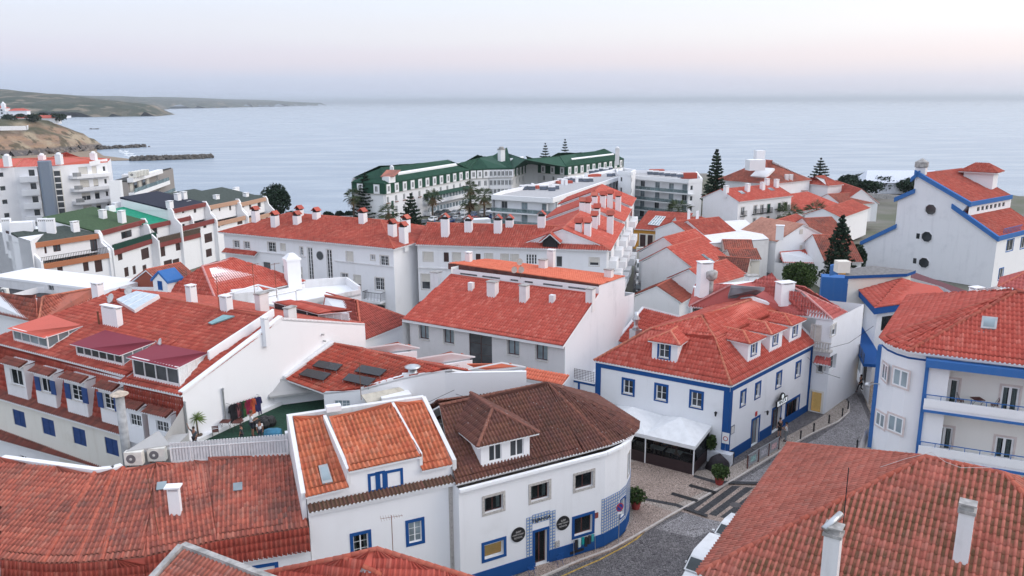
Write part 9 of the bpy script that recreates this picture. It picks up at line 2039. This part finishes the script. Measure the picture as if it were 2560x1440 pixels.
# people
SKIN=plain('skin',(.42,.22,.15),.6,var=.06); SKIND=plain('tanned skin',(.30,.15,.10),.6,var=.06); HAIRD=plain('dark hair',(.02,.014,.012),.7); HAIRB=plain('brown hair',(.10,.05,.03),.7)
def cloth(n,c): return plain(n,c,.9,var=.12,scale=6)
def skinmesh(name,verts,edges,rad,mat,parent,sub=1,root=0):
 me=bpy.data.meshes.new(name); me.from_pydata(verts,edges,[]); me.materials.append(mat); o=bpy.data.objects.new(name,me); put(o,parent); s=o.modifiers.new('skin','SKIN'); s.use_smooth_shade=True
 for v,r_ in zip(me.skin_vertices[0].data,rad): v.radius=(r_,r_) if not isinstance(r_,tuple) else r_
 me.skin_vertices[0].data[root].use_root=True; q=o.modifiers.new('sub','SUBSURF'); q.levels=sub; q.render_levels=sub
 return o
def person(base,rz,label,top=(.6,.6,.62),bot=(.03,.03,.04),pose='stand',hair=None,skin=None,skirt=False,arm=None,shorts=False,h=1.75,longhair=False,shirtless=False,group=None):
 t=thing('person',label,'person',(0,0,0),group); skin=skin or SKIN; k=h/1.75
 hip=.93 if pose!='sit' else .50; lean=0
 sh=hip+.52; nk=hip+.60; hd=hip+.70
 J={}
 if pose=='sit': legs=[[(.10*s,0,hip),(.14*s,.42,hip+.03),(.14*s,.45,.08),(.14*s,.58,.05)] for s in(-1,1)]
 elif pose=='walk': legs=[[(.09,0,hip),(.10,.24,.50),(.10,.28,.09),(.10,.42,.06)],[(-.09,0,hip),(-.10,.02,.48),(-.10,-.34,.16),(-.10,-.26,.05)]]
 else: legs=[[(.09*s,0,hip),(.11*s,.03,.49),(.12*s,0,.09),(.13*s,.14,.04)] for s in(-1,1)]
 if arm=='raised': arms=[[(-.19,0,sh),(-.30,.02,sh-.26),(-.26,.16,sh-.48)],[(.19,0,sh),(.34,.12,sh+.22),(.40,.16,sh+.50)]]
 elif arm=='fold' or pose=='sit': arms=[[(s*.19,0,sh),(s*.26,.05,sh-.27),(s*.10,.28,sh-.26)] for s in(-1,1)]
 elif pose=='walk': arms=[[(-.19,0,sh),(-.24,.10,sh-.27),(-.22,.28,sh-.42)],[(.19,0,sh),(.24,-.10,sh-.27),(.22,-.06,sh-.50)]]
 else: arms=[[(s*.19,0,sh),(s*.25,.02,sh-.28),(s*.22,.10,sh-.52)] for s in(-1,1)]
 V_=[(0,0,hip),(0,0,hip+.24),(0,.01,sh-.04),(0,.01,nk),(0,.03,hd+.02),(0,.035,hd+.13)]; R_=[(.145,.115),(.125,.10),(.165,.11),.055,(.078,.09),(.085,.095)]; E_=[(0,1),(1,2),(2,3),(3,4),(4,5)]
 V_.append((0,.135,hd+.05)); R_.append(.018); E_.append((4,6))   # nose
 for lg in legs:
  pv=0
  for j,p in enumerate(lg): V_.append(p); R_.append((.088,.062,.042,.038)[j]); E_.append((pv,len(V_)-1)); pv=len(V_)-1
 tips=[]
 for am in arms:
  pv=2
  for j,p in enumerate(am): V_.append(p); R_.append((.055,.042,.028)[j]); E_.append((pv,len(V_)-1)); pv=len(V_)-1
  d=(Vector(am[2])-Vector(am[1])).normalized(); s=d.cross(Vector((0,0,1))).normalized() if abs(d.z)<.95 else Vector((0,1,0)); pm=Vector(am[2])+d*.08; V_.append(tuple(pm)); R_.append(.026); E_.append((pv,len(V_)-1)); pp=len(V_)-1
  for j in range(5):
   a=(j-2)*.012; L_=(.055,.085,.095,.088,.07)[j]; st=pm+s*a*1.5; V_.append(tuple(pm+s*a*2.2+d*L_*(.6 if j==0 else 1)+(s*-.02 if j==0 else Vector()))); R_.append(.0085); E_.append((pp,len(V_)-1))
 tr=lambda v: (v[0]*k,v[1]*k,v[2]*k)
 skinmesh('body',[tr(v) for v in V_],E_,[tuple(x*k for x in r_) if isinstance(r_,tuple) else r_*k for r_ in R_],skin,t)
 MB().lathe((0,.005*k,(hd+.04)*k),[(.100*k,0),(.108*k,.07*k),(.098*k,.14*k),(.05*k,.175*k)],10).build('hair',hair or HAIRD,t,smooth=True)
 if longhair: MB().hexa([(x*k,y*k,z*k) for x,y,z in ((-.09,-.11,hd-.22),(.09,-.11,hd-.22),(.09,-.05,hd-.22),(-.09,-.05,hd-.22),(-.10,-.10,hd+.1),(.10,-.10,hd+.1),(.10,-.02,hd+.1),(-.10,-.02,hd+.1))]).build('long_hair',hair or HAIRD,t)
 for s in(-1,1): MB().cbox((s*.033*k,.118*k,(hd+.085)*k),.02*k,.01,.01*k).build('eye',HAIRD,t); MB().cbox((s*.098*k,.02*k,(hd+.04)*k),.02*k,.03*k,.055*k).build('ear',skin,t)
 if not shirtless:
  Vs=[(0,0,hip+.0),(0,0,hip+.24),(0,.01,sh-.03)]; Rs=[(.165,.135),(.150,.125),(.185,.13)]; Es=[(0,1),(1,2)]
  for am in arms:
   Vs.append(am[0]); Rs.append(.075); Es.append((2,len(Vs)-1)); m_=Vector(am[0]).lerp(Vector(am[1]),.75); Vs.append(tuple(m_)); Rs.append(.060); Es.append((len(Vs)-2,len(Vs)-1))
  skinmesh('shirt',[tr(v) for v in Vs],Es,[tuple(x*k for x in r_) if isinstance(r_,tuple) else r_*k for r_ in Rs],cloth('shirt cloth %.2f %.2f %.2f'%top,top),t)
 bm_=cloth('trouser cloth %.2f %.2f %.2f'%bot,bot)
 if skirt: MB().lathe((0,0,.18*k),[(.34*k,0),(.26*k,.35*k),(.16*k,(hip-.16)*k)],14).build('skirt',bm_,t,smooth=True)
 else:
  Vs=[(0,0,hip+.02)]; Rs=[(.155,.125)]; Es=[]
  for lg in legs:
   pv=0; lim=2 if shorts else 3
   for j,p in enumerate(lg[:lim]):
    if shorts and j==1: p=tuple(Vector(lg[0]).lerp(Vector(lg[1]),.85))
    Vs.append(p); Rs.append((.105,.080,.062)[j]); Es.append((pv,len(Vs)-1)); pv=len(Vs)-1
  skinmesh('trousers',[tr(v) for v in Vs],Es,[tuple(x*k for x in r_) if isinstance(r_,tuple) else r_*k for r_ in Rs],bm_,t)
 for lg in legs: p=lg[3]; q=lg[2]; MB().cbox((p[0]*k,(p[1]+q[1])/2*k,max(0,p[2]-.05)*k),.095*k,.27*k,.085*k).build('shoe',BLACK,t,bevel=.02)
 t.location=Vector(base); t.rotation_euler=(0,0,rz); return t
person(P(2109,976,.1)+Vector((0,0,0)),rd(150),'woman with patterned top and long dark red skirt walking in the paved lane',(.22,.10,.08),(.10,.02,.025),'walk',HAIRD,skirt=True,h=1.68,longhair=True)
person(P(2150,980,.05),rd(100),'man in dark jacket and black trousers striding in the paved lane',(.035,.035,.04),(.02,.02,.025),'walk',HAIRD,h=1.82)
person(P(1637,692,0),rd(175),'walker in pink shirt in the lane of parked cars',(.62,.28,.36),(.05,.05,.07),'walk',h=1.75); person(P(1651,698,0),rd(185),'walker dressed in black beside the pink shirt in the lane',(.02,.02,.025),(.02,.02,.02),'walk',h=1.7)
person(P(1948,1093,.1),rd(20),'man in black standing in the doorway under the illuminated sign',(.02,.02,.02),(.03,.03,.035),'stand',h=1.8,shorts=True); person(P(1964,1103,.1),rd(60),'person in white shirt and grey trousers outside the restaurant door',(.66,.66,.66),(.20,.22,.23),'stand',h=1.72,arm='fold')
pA_=P(1732,1187,.112); pu=(pA_-LF.A).dot(LF.d); dist=(pA_-LF.A).dot(LF.n); ur=LF.px(1757,1090)[0];
u1=pu; u0=LF.px(1560,1060)[0]-.5; t=thing('dining_terrace','white canopied glazed terrace with dark lower panels against the restaurant wall','terrace',LF.pt((u0+u1)/2,.1,dist/2)); TR=t; print('terrace',pu,dist,ur,u0)
hz_=topz(pA_,1113)-.0; n=3;
for i,f in enumerate((0,.5,1)):
 u=u0+(u1-u0)*f; MB().cbox(LF.pt(u,.11,dist),.10,.10,hz_-.11,0).build('post',FRW,t)
MB().box(LF.pt(u0,.115,dist-.03),LF.d*(u1-u0),LF.n*.05,Vector((0,0,.95))).build('lower_panel',plain('dark brown panel',(.035,.02,.022),.6),t); MB().box(LF.pt(u1-.03,.115,.1),LF.d*.05,LF.n*(dist-.2),Vector((0,0,.95))).build('lower_panel',plain('dark brown panel',(.035,.02,.022),.6),t)
CLR=glass('clear terrace screen',(.03,.03,.035),.05,.9)
for i in range(2): MB().box(LF.pt(u0+(u1-u0)*i/2+.06,1.07,dist),LF.d*((u1-u0)/2-.12),LF.n*.01,Vector((0,0,hz_-1.3))).build('clear_screen',CLR,t)
MB().box(LF.pt(u1,1.07,.1),LF.d*.01,LF.n*(dist-.2),Vector((0,0,hz_-1.3))).build('clear_screen',CLR,t)
CAN=plain('white canvas',(.72,.73,.74),.75,var=.06,scale=2)
for i in range(2):
 a=u0+(u1-u0)*i/2-(.15 if i==0 else 0); b=u0+(u1-u0)*(i+1)/2+(.15 if i else 0); c_=(a+b)/2; pk=[LF.pt(a,hz_,dist+.2),LF.pt(b,hz_,dist+.2),LF.pt(b,hz_+.35,.05),LF.pt(a,hz_+.35,.05),LF.pt(c_,hz_+1.25,dist*.45)]
 m=MB().add(pk,[(0,1,4),(1,2,4),(2,3,4),(3,0,4)]); q=[p-Vector((0,0,.32)) for p in pk[:2]]; m.add([pk[0],pk[1],q[1],q[0]],[(0,1,2,3)])
 if i: m.add([pk[1],pk[2],pk[2]-Vector((0,0,.3)),q[1]],[(0,1,2,3)])
 m.build('canopy',CAN,t)
DW_=Wall(t,LF.pt(u0,0,.03),LF.pt(u1-1.6,0,.03),.12,2.6,plain('dark timber front',(.05,.03,.03),.7),name='dark_front'); DW_.build(); MB().box(LF.pt(u1-1.55,.12,.03),LF.d*1.4,LF.n*.05,Vector((0,0,2.4))).build('stone_panel',plain('rough stone panel',(.20,.17,.14),.9,var=.5,scale=7),t)
tn_=0
cols_=[((.45,.30,.30),'pale pink top'),((.05,.05,.06),'black shirt'),((.60,.62,.66),'white shirt'),((.35,.16,.12),'rust brown top'),((.10,.14,.22),'navy shirt'),((.50,.45,.42),'beige top'),((.20,.05,.06),'dark red top')]
for i,u in enumerate((u0+1.6,(u0+u1)/2+.3,u1-2.3)):
 b=LF.pt(u,.12,dist*.52); tb=thing('dining_table',('left','middle','right')[i]+' dining table with white top under the terrace canopy','table',b); MB().box(b-LF.d*.65-LF.n*.38+Vector((0,0,.72)),LF.d*1.3,LF.n*.76,Vector((0,0,.04))).build('tabletop',FRW,tb); MB().tube([b,b+Vector((0,0,.72))],.05).cbox(b,.5,.5,.04).build('pedestal',BLACK,tb)
 m=MB()
 for k in range(4): m.lathe(b+LF.d*(-.45+.3*k)+LF.n*((-1)**k*.18)+Vector((0,0,.762)),[(.11,0),(.12,.015)],10)
 for k in range(3): m.lathe(b+LF.d*(-.3+.3*k)+Vector((0,0,.762)),[(.03,0),(.035,.12)],8)
 m.build('plates_and_glasses',plain('crockery',(.65,.62,.58),.3),tb,kind='stuff')
 for k,(du,dn) in enumerate(((-.35,-.75),(.4,-.75),(-.4,.75)) if i<2 else ((-.3,-.75),(.45,.75))):
  c=cols_[(i*3+k)%7]; pb_=b+LF.d*du+LF.n*dn; ang=math.atan2(LF.n.y,LF.n.x)+(-math.pi/2 if dn<0 else math.pi/2)
  folding_chair(pb_,ang+math.pi,'%s chair at the %s terrace table'%(('rear left','rear right','front')[k] if i<2 else ('rear','front')[k],('left','middle','right')[i]),BLACK)
  person(pb_+Vector((0,0,-.02)),ang,'diner in %s seated %s at the %s terrace table'%(c[1],'facing out' if dn<0 else 'with back to the square',('left','middle','right')[i]),c[0],(.04,.04,.06),'sit',HAIRB if k%2 else HAIRD,h=1.7,longhair=bool((i+k)%2))
def potplant(base,label,s=1.0):
 b=Vector(base); t=thing('potted_plant',label,'potted plant',b); MB().lathe(b,[(.24*s,0),(.34*s,.5*s),(.38*s,.52*s),(.38*s,.6*s),(.3*s,.58*s)],16).build('pot',plain('red terracotta',(.30,.045,.04),.6),t,smooth=False)
 d=RNG.normal(size=(900,3)); d/=np.linalg.norm(d,axis=1)[:,None]; r_=RNG.uniform(.6,1.08,900)[:,None]*(1+.12*np.sin(d[:,:1]*9)); c=d*r_*np.array([.58,.58,.48])*s+np.array([b.x,b.y,b.z+.92*s]); leafmesh('foliage',c,.09*s,LEAF.m,t); return t
potplant(P(1798,1210,.1),'shrub in red pot in front of the dark covered heap',1.15); potplant(P(1589,1271,.1),'shrub in red pot beside the curved surf school corner',1.15)
b=P(1793,1172,.1); t=thing('covered_heap','dark tarpaulin covered heap beside the corner of the restaurant','cover',b); m=MB(); V_=[];fs=[]
for i in range(7):
 for j in range(12):
  a=j/12*6.283; e=i/6*1.45; r_=(1+.12*math.sin(3*a+i)+.06*math.sin(7*a)); V_.append((b.x+math.cos(a)*math.cos(e)*.95*r_,b.y+math.sin(a)*math.cos(e)*.7*r_,b.z+math.sin(e)*1.25*(1+.08*math.sin(2*a))))
for i in range(6):
 for j in range(12): fs.append((i*12+j,i*12+(j+1)%12,i*12+12+(j+1)%12,i*12+12+j))
fs.append(tuple(range(72,84))); m.add(V_,fs); m.build('tarpaulin',plain('black tarpaulin',(.018,.014,.018),.7,var=.3),t,smooth=True)
b=P(1827,1157,.1); t=thing('litter_bin','black street bin on a post at the blue corner','bin',b); MB().lathe(b,[(.22,0),(.26,.75),(.28,.78),(.24,.95),(.1,1.0)],12).build('bin_body',BLACK,t)
b=P(1757,1150,.11); MB().box(LF.pt(u1+.1,.1,.03),LF.d*2.0,LF.n*.7,Vector((0,0,1.0))).solo('white_cabinet',plain('white enamel cabinet',(.62,.64,.68),.5),'low white cabinet between terrace and covered heap','cabinet')
bush(LF.pt(u1+.35,1.0,.5),.45,.45,.8,500,.12,'tall green plant at the end of the dining terrace',LEAF.m,'terrace_plant','plant')
b=P(1811,1154,.1); t=thing('zone_sign','white zone sign with red ring on a pole at the blue corner','sign',b); zt=topz(b,1081); zb=topz(b,1108); MB().tube([b,atz(b,zt)],.03,8).build('pole',METAL,t); w=Wall(t,b-LF.d*.30+LF.n*.06,b+LF.d*.30+LF.n*.06,0,1); MB().box(w.pt(0,zb,0),w.d*.6,w.n*.02,Vector((0,0,zt-zb))).build('plate',FRW,t)
m=MB(); c=w.pt(.3,(zt+zb)/2-.05,.022); m.add([c+w.d*math.cos(a)*r_+Vector((0,0,math.sin(a)*r_)) for r_ in (.15,.21) for a in [k*math.pi/10 for k in range(20)]],[(k,(k+1)%20,20+(k+1)%20,20+k) for k in range(20)]); m.build('red_ring',plain('sign red',(.45,.02,.02),.5),t)
b=P(1546,1358,.1); t=thing('no_parking_sign','round blue and red no parking sign on a pole by the glazed tile corner','sign',b); zc=topz(b,1267); TJd=TJF.d; TJn=TJF.n; MB().tube([b,atz(b,zc+.3)],.028,8).build('pole',METAL,t); c=atz(b,zc)+TJn*.05
MB().lathe(c,[(.30,0),(.30,.015)],24,axis=TJn).build('red_disc',plain('sign red',(.45,.02,.02),.5),t); MB().lathe(c+TJn*.016,[(.235,0),(.235,.006)],24,axis=TJn).build('blue_disc',plain('sign blue',(.02,.05,.25),.5),t)
uu_=TJd; ax=(uu_+Vector((0,0,-1))).normalized(); sd2=ax.cross(TJn); MB().box(c+TJn*.024-ax*.24-sd2*.03,ax*.48,sd2*.06,TJn*.004).build('red_slash',plain('sign red',(.45,.02,.02),.5),t); MB().box(c-Vector((0,0,.52))-TJd*.2,TJd*.4,TJn*.012,Vector((0,0,.16))).build('sub_plate',FRW,t)
t=None
pts=[P(x,y,.1) for x,y in ((1868,1171),(1895,1154),(1921,1139),(1946,1123))];
for i in range(3):
 a,b=pts[i],pts[i+1]; d=b-a; d.z=0; L_=d.length; dn=d.normalized(); nn2=Vector((dn.y,-dn.x,0)); t=thing('menu_barrier',('nearest','middle','farthest')[i]+' rail barrier panel with poster along the restaurant pavement','barrier',a)
 for f in ((0,1) if i==2 else (0,)): MB().cbox(a+d*f,.09,.09,1.15).build('post',WOODB,t)
 MB().box(a+Vector((0,0,1.15)),d,nn2*.05,Vector((0,0,.05))).build('rail',METAL,t); MB().box(a+dn*.1+Vector((0,0,.12)),dn*(L_-.2),nn2*.02,Vector((0,0,.98))).build('panel',plain('printed panel grey',(.30,.30,.31),.6,var=.4,scale=9),t)
 MB().box(a+dn*(L_*.25)+nn2*.021+Vector((0,0,.35)),dn*(L_*.5),nn2*.004,Vector((0,0,.5))).build('poster',plain(('teal poster','pale poster','red white poster')[i],((.25,.40,.38),(.45,.43,.45),(.55,.35,.35))[i],.6,var=.5,scale=7),t)
for i,(x,y) in enumerate(((2001,1098),(2034,1079),(2072,1058),(2105.5,1041),(2120,1022),(2098,998),(2142,1122),(2164,965),(2115,940),(2093,918))):
 b=P(x,y,.1); MB().lathe(b,[(.09,0),(.07,.06),(.06,.6),(.085,.66),(.07,.78),(.03,.86)],10).solo('bollard',BLACK,('nearest','second','third','fourth','fifth at the kerb corner','lone','low foreground','blue corner','upper','farthest')[i]+' black iron bollard '+('in the row along the restaurant pavement' if i<5 else 'by the shop window' if i==5 else 'beside the mossy roof' if i==6 else 'beside the striding man' if i==7 else 'in the upper lane' ),'bollard','iron bollards along the pavement')
def street_chair(px,py,lab,rz):
 folding_chair(P(px,py,.1),rz,lab,BLUE,metal=BLUE)
street_chair(1328,1436,'blue folding chair left of the surf school door',rd(205)); street_chair(1398,1410,'blue folding chair right of the surf school door',rd(205))
t=thing('towel_rack','wetsuits and towels hanging on a stand below the tiled corner window','clothes rack',TJF.pt(TJF.px(1455,1375)[0],0,.5)); u,z=TJF.px(1455,1340); m=MB().tube([TJF.pt(u-.9,1.3,.35),TJF.pt(u+.8,1.3,.35)],.03,6); m.tube([TJF.pt(u-.9,0,.45),TJF.pt(u-.9,1.35,.35)],.02,5).tube([TJF.pt(u+.8,0,.45),TJF.pt(u+.8,1.35,.35)],.02,5); m.build('rail',METAL,t)
for k,c in enumerate(((.02,.02,.025),(.45,.55,.56),(.0,.25,.25),(.02,.02,.025),(.03,.03,.035),(.05,.30,.32))): MB().box(TJF.pt(u-.8+k*.26,.65+.12*(k%3),.32),TJF.d*.2,TJF.n*.09,Vector((0,0,.7-.1*(k%3)))).build('towel',cloth('towel %d'%k,c),t)
b=W0.pt(W0.len,10.2); lb=P(2204,1000,9.0); t=thing('wall_street_lamp','curved arm street lamp on the rounded white corner','street lamp',lb); zz=topz(lb,962); c=atz(lb,zz)
MB().tube([lb,atz(lb,zz-.2),atz(lb,zz)+Vector((-.15,-.1,.05)),atz(lb,zz)+Vector((-.7,-.4,.25)),atz(lb,zz)+Vector((-1.3,-.7,.3))],.035,7).build('arm',METAL,t); MB().lathe(atz(lb,zz)+Vector((-1.45,-.78,.3)),[(.06,-.22),(.16,-.1),(.17,.1),(.05,.25)],10,axis=(-.85,-.45,.1)).build('lamp_head',METAL,t)
# ---- roof patio furnishing
bz=FZ; Pp=lambda x,y: P(x,y,bz)
folding_set(Pp(566,1077),'slatted wooden folding table nearer the palm on the roof patio'); folding_set(Pp(597,1078),'slatted folding table with dark bag on the roof patio')
folding_chair(Pp(540,1093),rd(200),'wooden folding chair at the left end of the roof patio'); folding_chair(Pp(600,1062),rd(20),'wooden folding chair against the white gable on the roof patio')
person(P(632,1092,bz),rd(-60),'man in white T-shirt and dark shorts standing on the roof patio',(.74,.74,.76),(.03,.035,.05),'stand',HAIRB,SKIND,arm='fold',shorts=True,h=1.85); person(P(652,1102,bz),rd(200),'man in white shirt sitting behind the screen fence on the roof patio',(.76,.76,.77),(.05,.05,.07),'stand',HAIRD,SKIND,h=1.45); person(P(606,1110,bz),rd(90),'dark haired person low behind the screen fence beside the tables',(.05,.05,.06),(.05,.05,.06),'stand',HAIRD,SKIND,h=1.35); person(P(489,1122,bz),rd(160),'person raising an arm to the potted yucca at the left of the patio',(.10,.12,.14),(.05,.05,.06),'stand',HAIRD,SKIND,arm='raised',h=1.5)
b=Pp(498,1098); t=thing('yucca_plant','small potted yucca against the white gable wall','plant',b); MB().tube([b,b+Vector((-.05,0,.9)),b+Vector((-.1,.05,1.5))],.05,7).lathe(b,[(.2,0),(.26,.35)],10).build('trunk',BARK,t); m=MB()
for k in range(60):
 a=k*2.4; e=-.3+1.7*(k/60); d=Vector((math.cos(a)*math.cos(e),math.sin(a)*math.cos(e),math.sin(e))); c=b+Vector((-.1,.05,1.5)); s=d.cross(Vector((0,0,1)) if abs(d.z)<.9 else Vector((1,0,0))).normalized()*.035; m.add([c-s,c+s,c+d*.4+s*.8-Vector((0,0,.03)),c+d*.75-Vector((0,0,.18)),c+d*.4-s*.8-Vector((0,0,.03))],[(0,1,2,3,4)])
m.build('leaves',plain('yucca green',(.16,.24,.05),.6,var=.3,scale=9),t)
r0=gv(563,992)+nn*.18; r1=gv(640,975)+nn*.18; r0=gv(565,1008)+nn*.35; r1=gv(641,986)+nn*.35
t=thing('drying_rail','metal rail with wetsuits on hangers fixed to the white gable above the patio','clothes rail',r0); MB().tube([r0,r1],.02,6).tube([r0,r0-nn*.35],.02,5).tube([r1,r1-nn*.35],.02,5).build('rail',METAL,t)
wc=[((.015,.015,.02),'black'),((.015,.015,.02),'black'),((.22,.07,.08),'dull red'),((.02,.03,.03),'charcoal'),((.03,.09,.03),'green trimmed'),((.25,.02,.06),'crimson'),((.28,.02,.05),'bright crimson'),((.50,.10,.04),'orange'),((.03,.03,.10),'navy'),((.025,.025,.09),'dark blue')]
for k,(c,lab) in enumerate(wc):
 p=r0+(r1-r0)*(k+.6)/10.2; w_=thing('wetsuit','%s wetsuit on a hanger, %s along the drying rail'%(lab,('first','second','third','fourth','fifth','sixth','seventh','eighth','ninth','last')[k]),'wetsuit',p,'wetsuits drying on the rail'); d=GD; ww=.20; mt=cloth('neoprene %d'%k,c); hh=1.45-.15*(k%3)
 q=lambda u,z,o: p+d*u+Vector((0,0,z))+nn*o
 m=MB(); outl=[(-.05,-.08),(.05,-.08),(.22,-.16),(.30,-.62),(.22,-.66),(.17,-.35),(.15,-.75),(.17,-hh),(.05,-hh),(.01,-.85),(-.03,-hh),(-.15,-hh),(-.15,-.75),(-.17,-.35),(-.22,-.66),(-.30,-.62),(-.22,-.16)]; N=len(outl)
 m.add([q(u,z,.05) for u,z in outl]+[q(u,z,-.05) for u,z in outl],[tuple(range(N)),tuple(range(2*N-1,N-1,-1))]+[(i,N+i,N+(i+1)%N,(i+1)%N) for i in range(N)]); m.build('suit',mt,w_); MB().tube([p,p-Vector((0,0,.08))],.01,4).tube([q(-.2,-.14,0),q(0,-.07,0),q(.2,-.14,0)],.012,4).build('hanger',BLACK,w_)
b=P(655,1068,bz); t=thing('covered_gear','heap of black bags and gear in the patio corner','bags',b);
for k in range(6): o_=Vector((RNG.uniform(-.9,.9),RNG.uniform(-.5,.6),0)); MB().lathe(b+o_,[(.28,0),(.36,.3),(.25,.6),(.1,.72)],9).build('bag',BLACK,t)
b=P(683,1091,bz); MB().lathe(b,[(.5,-.55),(.58,-.3),(.58,.3),(.5,.55)],12,axis=(1,.15,0)).solo('blue_barrel',plain('blue cover',(.03,.15,.25),.6,var=.2),'blue covered cylinder at the right end of the roof patio','barrel')
b=P(1597,752,0); MB().cbox(b,4.2,3.2,.7,.1).solo('turquoise_cover',plain('turquoise cover',(.20,.55,.58),.5),'turquoise covered tank at the near end of the lane','tank')
m=MB(); a=P(2030,880,6.4); b=P(2110,955,5.5); c=P(2185,820,9)
for p,q in ((P(2019,893,6.2),P(2100,945,5.0)),(P(2066,872,7.0),P(2184,815,9.5)),(P(1136,975,9.2),P(1010,1000,9)),(P(1139,985,9.0),P(1285,995,8.6))):
 mid=(p+q)/2-Vector((0,0,.5)); m.tube([p,p.lerp(mid,.6),mid,q.lerp(mid,.6),q],.018,4)
m.build('overhead_cable',BLACK,kind=None); ov=bpy.data.objects['overhead_cable']; tag(ov,'thin dark overhead cables sagging between walls and lane','cable')
